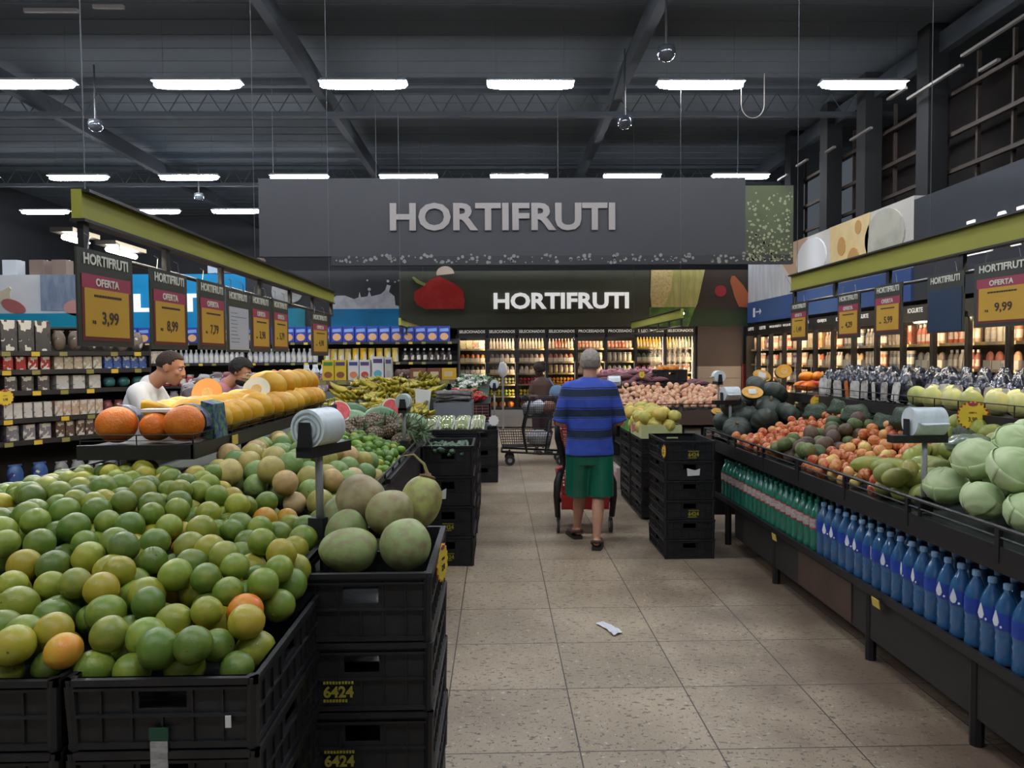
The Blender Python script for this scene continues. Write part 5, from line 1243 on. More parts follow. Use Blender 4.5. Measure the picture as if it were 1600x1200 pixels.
for row in (0, 1):
    for i in range(52):
        y = 1.45 + .0945 * i
        green = y > 4.42
        if y > 6.35: break
        x = 1.985 + .095 * row; ms = green_b if green else blue_b
        z = .387; rz = -R90 + (rng.uniform(-.5, .5) if not green else 0)
        lb = ('green plastic water bottle with a pale label' if green else 'blue plastic water bottle with a blue label') + (' in the front row of the low shelf' if row == 0 else ' in the second row of the low shelf')
        o = put(ms[0], 'water_bottle', (x, y + rng.uniform(-.004, .004), z), (0, 0, rz), 1, None, None, lb, 'water bottle', ('green' if green else 'blue') + ' water bottles in the ' + ('front' if row == 0 else 'second') + ' row')
        put(ms[1], 'label_band', parent=o); put(ms[2], 'cap', parent=o)
        if row == 0:
            if green:
                for m in redl: put(m, 'red_stripe', parent=o)
            elif i % 3 != 1:
                put(drop, 'drop_mark', (-.006, 0, .174), scale=(1.5, 1, 1.5), parent=o); put(dotm, 'dot_mark', (0, 0, .166), parent=o)
# crumpled receipt on the floor
nx, ny = 10, 5; vs = []
for j in range(ny + 1):
    for i in range(nx + 1):
        u, v = i / nx, j / ny; vs.append((u * .20 - .1, (v - .5) * (.055 + .02 * u) - .05 * u * u, .006 + .012 * abs(math.sin(u * 9 + v * 4)) * (.3 + u * .5)))
fs = [(j * (nx + 1) + i, j * (nx + 1) + i + 1, (j + 1) * (nx + 1) + i + 1, (j + 1) * (nx + 1) + i) for j in range(ny) for i in range(nx)]
o = MB().add(vs, fs).build('crumpled_paper', M('receipt_white', 'd8d8de', .6), loc=(.66, 4.24, 0)); o.rotation_euler = (0, 0, -.9); o.modifiers.new('thick', 'SOLIDIFY').thickness = .001
tag(o, 'crumpled white strip of paper lying on the aisle floor', 'paper')
# ================================================================ packaged goods prototypes (unit size noted)
pk_box = print_mat('carton_print', (5, 3, 7)); pk_bag = print_mat('bag_print', (3, 3, 4), .3); pk_lab = print_mat('label_print', (4, 4, 3), .55)
body_c = M('pack_body', obj=True, rough=.3, spec=.5)
clear_b = M('pack_clear', obj=True, rough=.15, spec=.7)
m_box = MB().box(-.5, .5, -.5, .5, 0, 1).mesh('carton', pk_box)
b = MB(); b.lathe([(.40, 0), (.5, .03), (.5, .55), (.42, .68), (.2, .82), (.17, .88)], 12); b.lathe([(.515, .15), (.515, .5)], 12, mi=1, cap=False); b.lathe([(.2, .86), (.2, 1.0)], 10, mi=2)
m_bottle = b.mesh('bottle', [body_c, pk_lab, white_plastic], True, 45)
b = MB(); b.lathe([(.46, 0), (.5, .04), (.5, .72), (.42, .8)], 12); b.lathe([(.515, .2), (.515, .62)], 12, mi=1, cap=False); b.lathe([(.46, .8), (.46, .98), (.4, 1.0)], 12, mi=2)
m_jar = b.mesh('jar', [clear_b, pk_lab, M('lid_pale', 'b9b2a2', .4)], True, 45)
b = MB(); b.ell((0, 0, .5), (.5, .35, .5), 14, 10, fn=lambda d, a, t: 1 + .12 * max(0, abs(d.x * d.z))); b.box(-.4, .4, -.04, .04, .93, 1.0)
m_bag = b.mesh('bag', [pk_bag], True)
b = MB(); b.box(-.5, .5, -.5, .5, 0, .45); b.ell((0, 0, .5), (.46, .46, .4), 12, 6, mi=1)
m_tray = b.mesh('tray_pack', [M('tray_pale', 'cdc9bf', .5), body_c], False)
m_can = MB().lathe([(.46, 0), (.5, .03), (.5, .97), (.46, 1.0)], 12).mesh('can', pk_lab, True, 45)
m_round = MB().ell((0, 0, .5), (.5, .5, .5), 12, 8).mesh('round_fruit', smooth_m, True)
NMS = {'carton': (m_box, 'carton'), 'bottle': (m_bottle, 'bottle'), 'jar': (m_jar, 'jar'), 'bag': (m_bag, 'packet'), 'tray': (m_tray, 'packed_food'), 'can': (m_can, 'can'), 'round': (m_round, 'fruit')}
r4 = random.Random(21)
def shelf_row(MX, x0, x1, y, z, kind, w, h, d, cols, label, cat, group, name=None, gap=.004, depth=1, stack_=1, jit=.003, lean=0.0):
    """a row of goods along local x, in the shelf's own frame MX"""
    ms, nm = NMS[kind]
    n = max(1, int((x1 - x0) / (w + gap))); step = (x1 - x0) / n
    for dd in range(depth):
        for i in range(n):
            for s in range(stack_):
                p = MX @ Vector((x0 + step * (i + .5) + r4.uniform(-jit, jit), y + dd * (d + .01) + r4.uniform(-jit, jit), z + s * (h + .001)))
                c = cols[int(i * len(cols) / n) % len(cols)] if isinstance(cols, list) else r4.choice(cols)
                o = put(ms, name or nm, p, (lean, 0, MX.to_euler().z), (w, d, h * r4.uniform(.985, 1.0)), c, None, label, cat, group)
# ---------------------------------------------------------------- glass door fridges
fr_black = M('fridge_black', '1b1a1b', .4); fr_in = M('fridge_inside', '3c3632', .6); fr_shelf = M('fridge_shelf', '4a443f', .4)
fr_glass = glass_mat('fridge_glass', 'f4f2ee', .05)
strip_m = M('fridge_strip', 'ffffff', .5, emit=('ffe2bd', FRIDGE_POWER * 4))
def fridge(MX, n, dw, texts, label, shelves, name='glass_door_fridge', base_mat=None, ztop=2.12, hdr=True):
    """one thing: n doors of width dw, local x along the front, y into the cabinet"""
    t = bpy.data.objects.new(name, None); COL.objects.link(t); t.matrix_world = MX; tag(t, label, 'fridge')
    W = n * dw; D = .62
    mb = MB(); mb.box(0, W, D, D + .04, .1, 2.25); mb.box(-.03, 0, 0, D + .04, .05, 2.25); mb.box(W, W + .03, 0, D + .04, .05, 2.25); mb.box(-.03, W + .03, 0, D + .04, ztop, 2.27)
    mb.build('cabinet', fr_black, t)
    MB().box(0, W, D - .01, D, .42, ztop).build('inner_back', fr_in, t)
    MB().box(-.03, W + .03, -.06, D, .03, .42).build('base', base_mat or fr_black, t)
    if base_mat: MB().box(-.03, W + .03, -.09, -.06, .30, .40).build('bumper', steel, t)
    for z in shelves[1:]:
        s = MB().box(.02, W - .02, .10, D - .01, z - .02, z).build('shelf', fr_shelf, t)
        MB().box(.02, W - .02, .085, .10, z - .028, z + .008).build('price_rail', M('price_rail', '8d8577', .5, var=(7, 'c9b060', .9, (1, 1, .2))), s)
    for i in range(n):
        d = MB(); a = i * dw
        d.box(a + .003, a + .028, -.03, .0, .42, ztop); d.box(a + dw - .028, a + dw - .003, -.03, 0, .42, ztop); d.box(a, a + dw, -.03, 0, .42, .45); d.box(a, a + dw, -.03, 0, ztop - .07, ztop)
        dr = d.build('door', fr_black, t)
        MB().box(a + .028, a + dw - .028, -.016, -.012, .45, ztop - .03).build('door_glass', fr_glass, dr)
        MB().tube([(a + dw - .045, -.045, 1.0), (a + dw - .045, -.045, 1.5)], .008, 6).build('handle', steel, dr)
        MB().box(a + dw - .046, a + dw - .034, .02, .06, .5, ztop - .05).build('light_strip', strip_m, t)
        MB().box(a + dw - .032, a + dw - .026, .0, .07, .45, ztop - .03).box(a + dw - .055, a + dw - .026, .004, .012, .45, ztop - .03).build('strip_shield', fr_black, t)
        h = MB().box(a, a + dw, -.035, 0, ztop, ztop + .14).build('header_panel', fr_black, t)
        if texts and texts[i]: put(text_mesh(texts[i], .064, .012, .002, dw * .86 if len(texts[i]) > 8 else dw * .5, M('header_text', 'f2ede4', .5, emit=('e6e0d6', .35))), 'lettering', (a + dw / 2, -.04, ztop + .075), parent=h)  # printed lettering, given a faint glow to make it brighter
    MB().box(.03, W - .03, .0, .05, ztop - .02, ztop - .012).build('top_light_strip', strip_m, t)
    return t
dw = .677
MXB = Matrix.Translation((-.90, 16.6, 0))
SH = [.45, .72, .99, 1.24, 1.50, 1.80]
fridge(MXB, 8, dw, ['SELECIONADOS'] * 4 + ['PROCESSADOS'] * 2 + ['SELECIONADOS'] * 2, 'long bank of glass door fridges along the back wall', SH, base_mat=M('fridge_base_silver', 'a3a09b', .35, metal=.4))
def door(i): return (i * dw + .05, (i + 1) * dw - .05)
WARM = ['e8d8b0', 'd9b070', 'c96a4a', 'e0c890']
def put_door(i, k, kind, w, h, d, cols, label, cat, grp, **kw):
    a, b = door(i); shelf_row(MXB, a, b, .20, SH[k] + .003, kind, w, h, d, cols, label, cat, grp, **kw)
FB = 'in the back fridges'
put_door(0, 5, 'carton', .14, .2, .12, ['e3d9a0', 'e8dfb0', 'c9a58a', 'e6e2d8'], 'pale juice pack on the top shelf of the first back fridge door', 'juice', 'top shelf packs behind the first door')
put_door(1, 5, 'bottle', .062, .24, .07, ['e6dccf', 'e8d0c8', 'e9e4da', 'dfe3e0'], 'pale bottle on the top shelf of the second back fridge door', 'bottle', 'bottles behind the second door')
put_door(2, 5, 'bottle', .062, .24, .07, ['ded4bd', 'e8e0c8', 'd2c4a4'], 'cream bottle on the top shelf of the third back fridge door', 'bottle', 'bottles behind the third door')
put_door(3, 5, 'bottle', .062, .23, .07, ['e8ded0', 'c86a52', 'b4764e', 'ded0c0'], 'mixed coloured bottle on the top shelf of the fourth back fridge door', 'bottle', 'bottles behind the fourth door')
put_door(4, 5, 'jar', .075, .17, .08, ['d97a5a', 'e0a080', 'e6b8a0'], 'coral coloured tub on the top shelf of the fifth back fridge door', 'tub', 'tubs behind the fifth door', stack_=1)
put_door(5, 5, 'jar', .075, .17, .08, ['e0785e', 'd9624e', 'e6a48e'], 'red tub on the top shelf of the sixth back fridge door', 'tub', 'tubs behind the sixth door')
put_door(6, 5, 'bottle', .066, .28, .07, ['d9b93e', 'd4a832', 'cf9a2e'], 'tall yellow juice bottle behind the seventh back fridge door', 'juice bottle', 'yellow juice bottles in the back fridge')
put_door(7, 5, 'bottle', .066, .28, .07, ['dcc24a', 'c9cf9a', 'e0ddd0', '9ab08a'], 'tall juice bottle behind the eighth back fridge door', 'juice bottle', 'juice bottles behind the eighth door')
for i, cols, lab in [(0, ['d98a2a', 'c97a30', 'dfa03a'], 'orange packed fruit'), (1, ['8a7a70', 'b5a89c', '6f625a'], 'dark packed food'), (2, ['7a5a50', 'a8907c', 'c8a080'], 'brown packed food'), (3, ['c9705a', 'd09070', 'd98a6a'], 'pink packed meat-like food'), (4, ['e0d8c0', 'd8cdb0'], 'pale packed food'), (5, ['cfcabc', 'e2dccb'], 'pale packed food'), (6, ['5f7a72', '6a8a80', '587068'], 'blue-green packed food'), (7, ['8d8a80', 'c5c0b2'], 'grey packed food')]:
    put_door(i, 4, 'jar' if i in (4, 5) else 'tray', .105, .21, .12, cols, '%s on the upper shelf of the %s back fridge door' % (lab, NAMES[i]), 'packed food', 'upper shelf packs behind the %s back door' % NAMES[i], stack_=1)
for i, cols, lab in [(0, ['4a4640', '6a5a4a'], 'dark packed food'), (1, ['4e4a48', '8a8580'], 'dark packed food'), (2, ['d8c8a8', 'b08a50', 'e0d4c0'], 'cream packed food'), (3, ['e0c078', 'd8b890', 'e8d8b8'], 'pale yellow packed food'), (4, ['e8e0c8', 'dcd0b0'], 'cream packed food'), (5, ['e6e2d2', 'd4dcc0'], 'whitish packed food'), (6, ['b06a60', 'c08a80'], 'reddish packed food'), (7, ['c0654a', 'c87a5a'], 'red jarred food')]:
    put_door(i, 3, 'jar' if i in (3, 7) else 'tray', .10, .19, .12, cols, '%s on the middle shelf of the %s back fridge door' % (lab, NAMES[i]), 'packed food', 'middle shelf packs behind the %s back door' % NAMES[i])
for i, cols, lab in [(0, ['d9962a', 'e0a53a', 'd08a28'], 'orange fruit'), (1, ['c0c48a', 'ccd0a0', 'a8b070'], 'pale green fruit'), (2, ['9a2a34', 'b03a44'], 'red fruit'), (3, ['e0a024', 'e6b034', 'd99420'], 'bright orange fruit'), (4, ['d8a040', 'c89038'], 'golden fruit'), (5, ['d8d0b0', 'c8c8a0'], 'pale fruit'), (6, ['b04a3a', 'c05a4a'], 'red fruit'), (7, ['d9a02e', 'c8502e', 'e0a838'], 'orange jar-like fruit')]:
    put_door(i, 2, 'round', .075, .075, .075, cols, '%s heaped on the lower shelf of the %s back fridge door' % (lab, NAMES[i]), 'fruit', 'loose fruit behind the %s back door' % NAMES[i], stack_=2)
for i, cols, lab in [(0, ['d9962a', 'c8883a'], 'orange fruit'), (1, ['b0c43a', 'a8bc34', 'c0cc50'], 'lime green apple'), (2, ['c8c440', 'b8bc3a', 'd0a030'], 'yellow-green apple'), (3, ['b83a34', '8a2a30'], 'dark red apple'), (4, ['c8a030', 'b8903a'], 'golden apple')]:
    put_door(i, 1, 'round', .075, .075, .075, cols, '%s on the second lowest shelf of the %s back fridge door' % (lab, NAMES[i]), 'fruit', 'low shelf fruit behind the %s back door' % NAMES[i], stack_=2, depth=1)
for i in (0, 1, 2): put_door(i, 0, 'round', .15, .15, .15, ['d9902e', 'cf8a34'], 'large orange fruit on the lowest shelf of the %s back fridge door' % NAMES[i], 'fruit', 'large fruit behind the %s back door' % NAMES[i])
# white shop bag standing in front, small red and white things left out of the shelves

# dairy fridges along the side wall: front faces -X
MXR = Matrix.Translation((5.62, 16.3, 0)) @ Matrix.Rotation(-PI / 2, 4, 'Z')
ND = 14; dr_w = .70
HD = ['LEITE', 'LEITE', 'REQUEIJÃO', 'REQUEIJÃO', 'QUEIJOS', 'QUEIJOS', 'IOGURTE', 'IOGURTE', 'IOGURTE', 'IOGURTE', 'IOGURTE', 'IOGURTE', 'IOGURTE', 'IOGURTE']
SR = [.45, .80, 1.12, 1.42, 1.74]
fridge(MXR, ND, dr_w, HD, 'long bank of glass door dairy fridges along the side wall', SR)
PAL = [['8f8f90', 'b0aca4', '6a7a90'], ['9a9690', 'c0bab0', '7a6a60'], ['a89a8a', 'c8c0b0', '9a5a50'], ['d0806a', 'c86a5a', 'c9a080'], ['c8603e', 'd07a60', 'b89a80'], ['c8b8a0', 'd8d0c0', 'a87a5a'], ['b8a898', 'd0c4b4', 'c09070'], ['8a86a0', 'd0c8c0', 'c87a60'], ['d0c0b0', 'c85a4a', 'd8a890'], ['6a5a98', 'b8b0b8', 'c89a80'], ['c0a890', 'e0d0c0', 'c8603e'], ['d8b8a8', 'c04a44', 'd8d0c8'], ['d8c8a8', 'e0d8c8', 'c8a070'], ['c0a890', 'b0a8a0', 'c87a50']]
for i in range(ND):
    a, b_ = i * dr_w + .04, (i + 1) * dr_w - .04
    for k in (1, 2, 3, 4):
        cols = PAL[(i + 2 * k) % len(PAL)]
        kind = ['tray', 'jar', 'jar', 'tray', 'bottle'][(i + k * 3) % 5] if k < 4 else ['carton', 'bottle', 'jar', 'bottle'][i % 4]
        hh = {1: .24, 2: .22, 3: .24, 4: .27}[k]
        nm = {'tray': 'packed cheese', 'jar': 'yogurt tub', 'bottle': 'yogurt bottle', 'carton': 'dairy carton'}[kind]
        ordn = NAMES[i] if i < 8 else ['ninth', 'tenth', 'eleventh', 'twelfth', 'thirteenth', 'fourteenth'][i - 8]
        shelf_row(MXR, a, b_, .19, SR[k] + .003, kind, .085 if kind != 'tray' else .13, hh, .09, cols, '%s on the %s shelf behind the %s dairy door from the corner' % (nm, ['', 'second lowest', 'middle', 'second highest', 'top'][k], ordn), nm.split()[-1], '%s in the %s dairy fridge, shelf %d' % (nm, ordn, k), depth=1, stack_=1 if kind not in ('tray', ) else 1)
# ---------------------------------------------------------------- open shelving units
gond = M('gondola_dark', '24211f', .6)
def gondola(MX, W, D, shelves, label, top=2.0, rail_m=None):
    t = bpy.data.objects.new('store_shelf', None); COL.objects.link(t); t.matrix_world = MX; tag(t, label, 'shelf unit')
    MB().box(0, W, D - .03, D, 0, top).build('back_panel', gond, t)
    for x in (-.02, W): MB().box(x, x + .02, .02, D, 0, top).build('side_panel', gond, t)
    for z in shelves:
        s = MB().box(0, W, 0, D - .03, z - .025, z).build('shelf_board', gond, t)
        MB().box(0, W, -.012, 0, z - .04, z + .004).build('price_rail', rail_m or M('rail_dark', '2b2826', .5), s)
        n = int(W / .23)
        for i in range(n):
            if (i * 7 + int(z * 10)) % 4 != 0: MB().box(W * (i + .4) / n - .035, W * (i + .4) / n + .035, -.016, -.012, z - .045, z - .005).build('price_ticket', [yellow_tag, M('ticket_olive', '8c8446', .6)][(i + int(z * 5)) % 2], s)
    return t
# cocoa and sweets shelf, turned towards the shopper
a0 = Vector((-5.6, 4.66, 0)); a1 = Vector((-3.62, 7.7, 0)); dvec = (a1 - a0); WG = dvec.length; ang = math.atan2(dvec.y, dvec.x)
MXG = Matrix.Translation(a0) @ Matrix.Rotation(ang, 4, 'Z')
SG = [.42, .88, 1.08, 1.33, 1.52, 1.69]
gondola(MXG, WG, .42, SG, 'dark shelf unit of chocolates and sweets left of the orange heap', 1.76)
secs = [WG * .0, WG * .17, WG * .34, WG * .5, WG * .62, WG * .74, WG * .87, WG]
plan = {
    5: [('carton', .14, .20, '4a5560'), ('carton', .16, .24, '35302e'), ('carton', .12, .17, '5a4a44'), ('carton', .15, .22, '39434c'), ('carton', .13, .28, '3c3a3c'), ('bag', .12, .20, '6a5a4e'), ('bag', .12, .2, '7c6f66')],
    4: [('bag', .055, .10, 'a8b09a'), ('bag', .055, .10, '98a48c'), ('carton', .1, .10, '7a2e2c'), ('bag', .05, .10, '5a7a58'), ('carton', .08, .12, 'a82c30'), ('carton', .08, .12, 'b8a890'), ('carton', .08, .12, '4a66a0')],
    3: [('carton', .16, .12, 'b83a34'), ('carton', .13, .12, 'c03c30'), ('carton', .12, .11, 'a83428'), ('carton', .12, .13, '4a3a38'), ('carton', .1, .13, '5a5250'), ('carton', .11, .13, 'c8c4bc'), ('bag', .12, .1, '2f6a68')],
    2: [('carton', .09, .12, 'd04a2c'), ('carton', .09, .13, 'c8c0b8'), ('carton', .09, .13, '4a3a70'), ('carton', .08, .13, '5a3c6a'), ('carton', .07, .14, 'cfc8c0'), ('carton', .07, .14, 'c8a890'), ('bag', .1, .12, '8a4a50')],
    1: [('carton', .09, .14, 'd8b428'), ('carton', .09, .15, 'e0c030'), ('carton', .09, .14, '6a7a50'), ('carton', .1, .14, '7a7278'), ('carton', .1, .14, '8a8288'), ('carton', .08, .15, '6a5248'), ('bag', .1, .14, '8a8580')],
    0: [('bag', .15, .26, '9a2c34'), ('bag', .15, .26, '5a4a48'), ('bag', .15, .26, '2f5a9a'), ('bag', .15, .25, 'a03038'), ('bag', .14, .24, '3a5a90'), ('bag', .13, .22, '8a8a8a'), ('bag', .13, .2, '6a6a70')]}
CNM = {'4a5560': 'slate', '35302e': 'dark', '5a4a44': 'brown', '39434c': 'dark grey', '3c3a3c': 'charcoal'}
HN = ['lowest', 'second lowest', 'third lowest', 'third highest', 'second highest', 'highest']
def cname(h):
    r_, g_, b__ = int(h[:2], 16), int(h[2:4], 16), int(h[4:], 16); mx, mn = max(r_, g_, b__), min(r_, g_, b__)
    if mx - mn < 26: return 'pale' if mx > 160 else 'grey' if mx > 100 else 'dark'
    if r_ == mx: return ('yellow' if g_ > .75 * r_ and b__ < .5 * r_ else 'red' if g_ < .5 * r_ else 'tan' if mx > 120 else 'brown')
    if g_ == mx: return 'green'
    return 'purple' if r_ > g_ * 1.05 else 'blue'
for k, row in plan.items():
    for s, (kind, w, h, c) in enumerate(row):
        jitc = [c, c, c]
        shelf_row(MXG, secs[s] + .01, secs[s + 1] - .01, .10, SG[k] + .002, kind, w, h, .12, jitc, '%s %s on the %s shelf of the sweets unit, section %s' % (cname(c), 'box' if kind == 'carton' else 'packet', HN[k], NAMES[s]), 'box' if kind == 'carton' else 'packet', 'sweets shelf %s %s' % (HN[k], NAMES[s]), name='sweets_box' if kind == 'carton' else 'sweets_packet', stack_=1)
MB_t = MXG @ Vector((WG * .62, -.03, 1.28))
burst(MB_t.x, MB_t.y, MB_t.z, .07, ang, 'yellow starburst card on the sweets shelf', 14)
MB_t = MXG @ Vector((WG * .585, -.03, 1.29)); burst(MB_t.x, MB_t.y, MB_t.z, .06, ang + .4, 'second yellow card overlapping on the sweets shelf', 6)
# back unit: crackers, cans, bottles
MXC = Matrix.Translation((-7.4, 13.0, 0))
SCk = [.3, .75, 1.14, 1.54, 1.90]
gondola(MXC, 6.7, .45, SCk, 'wide dark shelf unit topped by a row of blue cracker boxes', 1.95)
cb = MB(); cb.box(-.1, .1, -.05, .05, 0, .27); cb.prism([(x, z) for x, z in blob(0, .085, .075, .065, 12)], -.053, -.05, mi=1); cb.prism([(-.08, .17), (.08, .18), (.075, .235), (-.075, .225)], -.053, -.05, mi=2)
crk = [cb.mesh('cracker_box', [M('box_blue', '2b3f98', .45), M('box_biscuit', 'd9a878', .5), M('box_logo', '7f9fd8', .5)]), cb.mesh('cracker_box', [M('box_red', 'a82a34', .45), MATS['box_biscuit'], M('box_logo_pale', 'e6d8b0', .5)])]
x = -7.3; i = 0
while x < -.8:
    red = -5.05 < x < -4.7 or x < -6.6 and i % 3 == 0
    put(crk[1 if red else 0], 'cracker_box', (x, 13.10, 1.903), (0, 0, r4.uniform(-.04, .04)), 1, None, None, 'red cracker box among the blue ones on top of the back shelf' if red else 'blue cracker box with a biscuit picture on top of the back shelf', 'box', 'cracker boxes on top of the back shelf')
    x += .212; i += 1
def rowC(x0, x1, k, kind, w, h, cols, label, cat, grp, **kw):
    shelf_row(MXC, x0 + 7.4, x1 + 7.4, .12, SCk[k] + .002, kind, w, h, min(w, .12), cols, label, cat, grp, **kw)
rowC(-7.3, -5.9, 3, 'carton', .1, .22, ['3a58a8', 'c8b8a0'], 'blue box on the upper shelf behind the man in white', 'box', 'blue boxes behind the man in white')
rowC(-5.85, -4.5, 3, 'bottle', .085, .24, ['c8cccc', 'd0d0d0'], 'white carton-like bottle on the upper back shelf', 'bottle', 'white bottles on the upper back shelf')
rowC(-4.45, -3.2, 3, 'bottle', .09, .25, ['b8bcc0', 'c4c6c8'], 'white capped bottle on the upper back shelf near the price signs', 'bottle', 'white capped bottles on the upper back shelf')
rowC(-3.1, -2.6, 3, 'can', .12, .24, ['c9a83a', 'c8b060'], 'tan can on the upper back shelf', 'can', 'tan cans on the upper back shelf')
rowC(-2.6, -1.75, 3, 'can', .12, .25, ['e0b020', 'dcb428', 'e0c050'], 'bright yellow can on the upper back shelf', 'can', 'yellow cans on the upper back shelf')
rowC(-1.7, -.8, 3, 'bottle', .1, .24, ['2a2422', '3a302c'], 'dark bottle with a white cap at the end of the back shelf', 'bottle', 'dark bottles at the end of the back shelf')
rowC(-7.3, -6.2, 2, 'carton', .14, .2, ['a83038', 'c8b8a8'], 'red box on the middle back shelf', 'box', 'red boxes on the middle back shelf')
rowC(-6.1, -5.4, 2, 'jar', .13, .2, ['b03840', 'b84848'], 'red jar on the middle back shelf', 'jar', 'red jars on the middle back shelf')
rowC(-5.35, -4.2, 2, 'bottle', .1, .2, ['b8b0b0', 'a84048'], 'white and red bottle on the middle back shelf', 'bottle', 'white and red bottles on the middle back shelf')
rowC(-4.1, -2.5, 2, 'bag', .13, .26, ['a8a4b0', 'b8a8c0', 'a090a8'], 'pale lilac packet on the middle back shelf', 'packet', 'lilac packets on the middle back shelf')
rowC(-2.4, -.8, 2, 'bottle', .09, .2, ['4a2824', '5a3028', '3a2826'], 'brown sauce bottle with a white cap on the middle back shelf', 'bottle', 'brown sauce bottles on the middle back shelf')
rowC(-7.3, -4.6, 1, 'bag', .17, .3, ['8a8088', 'a09aa0', '787078'], 'silvery snack packet on the lower back shelf', 'packet', 'silvery packets on the lower back shelf')
rowC(-4.5, -.8, 1, 'jar', .12, .2, ['5a4038', '8a6a50', '6a5a50'], 'dark jar on the lower back shelf', 'jar', 'dark jars on the lower back shelf')
# snack packets heap and paper goods between the two men
for i in range(44):
    put(m_bag, 'snack_packet', (-4.05 + .17 * (i % 11) + r4.uniform(-.03, .03), 9.6 + .16 * (i // 11), 1.02 + .06 * (i // 11) + r4.uniform(0, .03)), (r4.uniform(-.6, -.2), r4.uniform(-.2, .2), r4.uniform(-.4, .4)), (.2, .2, .22), r4.choice(['6a5a58', '8a7a78', '9a9494', '5a4a4a', '7a3038']), None, 'small glossy snack packet heaped behind the two men', 'packet', 'snack packets heaped behind the two men')
t = thing('snack_bin', 'dark bin heaped with snack packets behind the two men', 'display table', (-3.2, 9.85, 0))
mb = MB(); mb.box(-1.0, 1.0, -.35, .5, .1, .96); mb.build('bin_body', dark_wood, t)
mb = MB(); mb.box(-1.02, 1.02, -.37, -.35, .9, 1.02); mb.build('bin_rim', black_metal, t)
for i in range(20):   # white paper rolls and clear bottles standing behind
    put(m_bottle, 'clear_bottle', (-2.85 + .13 * (i % 10), 10.9 + .14 * (i // 10), 1.22), None, (.11, .11, .30), r4.choice(['c4cacc', 'b4bcc0', 'd0d4d4']), None, 'clear glossy bottle standing behind the yellow melons', 'bottle', 'clear bottles behind the yellow melons')
tag(MB().box(-3.0, -1.6, 10.75, 11.2, .1, 1.218).build('bottle_plinth', dark_wood), 'dark plinth under the clear bottles', 'plinth')
# boxed goods on the raised board behind the bananas
t = thing('boxed_goods_shelf', 'dark raised shelf of boxed goods behind the bananas', 'shelf', (0, 0, 0))
MB().box(-2.35, -.52, 8.95, 9.35, 1.30, 1.335).build('shelf_board', dark_wood, t)
MB().box(-2.35, -.52, 8.935, 8.95, 1.285, 1.34).build('shelf_lip', M('lip_brown', '6a5c50', .5), t)
for i in range(7): MB().box(-2.2 + .25 * i, -2.09 + .25 * i, 8.93, 8.935, 1.29, 1.33).build('price_ticket', MATS['ticket_olive'], t)
for x in (-2.28, -.6): MB().box(x - .02, x + .02, 9.1, 9.2, .0, 1.3).build('post', black_metal, t)
def cereal(x, w, h, c, c2, label, d=.12):
    b = MB(); b.box(-w / 2, w / 2, -d / 2, d / 2, 0, h); b.prism(blob(0, h * .27, w * .36, h * .16, 12), -d / 2 - .002, -d / 2, mi=1); b.box(-w * .4, w * .4, -d / 2 - .002, -d / 2, h * .72, h * .9, 2)
    tag(b.build('food_box', [M('fb_' + c, c, .5), M('fb_' + c2, c2, .5), M('fb_band_' + c, {'d0b02c': '3a7a3a', 'c9c8c4': '3a4a78'}.get(c, '4a3a6a'), .5)], loc=(x, 9.08, 1.337)), label, 'box')
cereal(-2.08, .14, .25, 'd0b02c', '8a5030', 'yellow and green food box first on the raised shelf'); cereal(-1.93, .14, .25, 'd0b02d', '7a4a34', 'yellow and purple food box second on the raised shelf')
cereal(-1.77, .13, .25, 'c9c8c4', 'd08050', 'white food box with an orange picture on the raised shelf'); cereal(-1.63, .13, .25, 'c9c8c5', 'b84a38', 'white food box with a red picture on the raised shelf')
cereal(-1.47, .14, .29, 'c9c8c6', '5aa0b0', 'taller white food box with a teal picture on the raised shelf'); cereal(-1.34, .08, .28, 'b8b4ac', 'a8a098', 'narrow pale food box beside the taller one')
for i in range(6): put(m_bag, 'sweet_packet', (-1.22 + .06 * i, 9.05 + .05 * (i % 2), 1.337), (0, 0, r4.uniform(-.5, .5)), (.1, .1, .13), r4.choice(['6a4438', '7a5244', '5a3a34']), None, 'brown sweet packet between the boxes on the raised shelf', 'packet', 'brown packets on the raised shelf')
for i, (x, c) in enumerate([(-.98, '7a4a34'), (-.77, '70442f'), (-.60, 'c9a024')]):
    b = MB(); b.box(-.09, .09, -.08, .08, 0, .14); b.box(-.05, .05, -.082, -.08, .04, .10, 1)
    tag(b.build('display_carton', [M('dc_' + c, c, .6), M('dc_label', 'c8b088', .6)], loc=(x, 9.06, 1.337)), ['brown display carton with a tan label on the raised shelf', 'second brown display carton on the raised shelf', 'yellow slotted carton at the end of the raised shelf'][i], 'box')
for i in range(9): put(citrus[i % 4], 'bagged_orange', (-2.75 + .09 * (i % 5), 9.0 + .05 * (i // 5), 1.37 + .06 * (i // 5)), rrot(r4), .045, 'd98a1e', None, 'orange in the row left of the yellow food boxes', 'orange', 'oranges left of the yellow food boxes')
tag(MB().box(-2.95, -2.37, 8.95, 9.25, .0, 1.33).build('brown_stand', M('stand_brown', '6a4630', .6)), 'brown stand holding oranges beside the food boxes', 'stand')
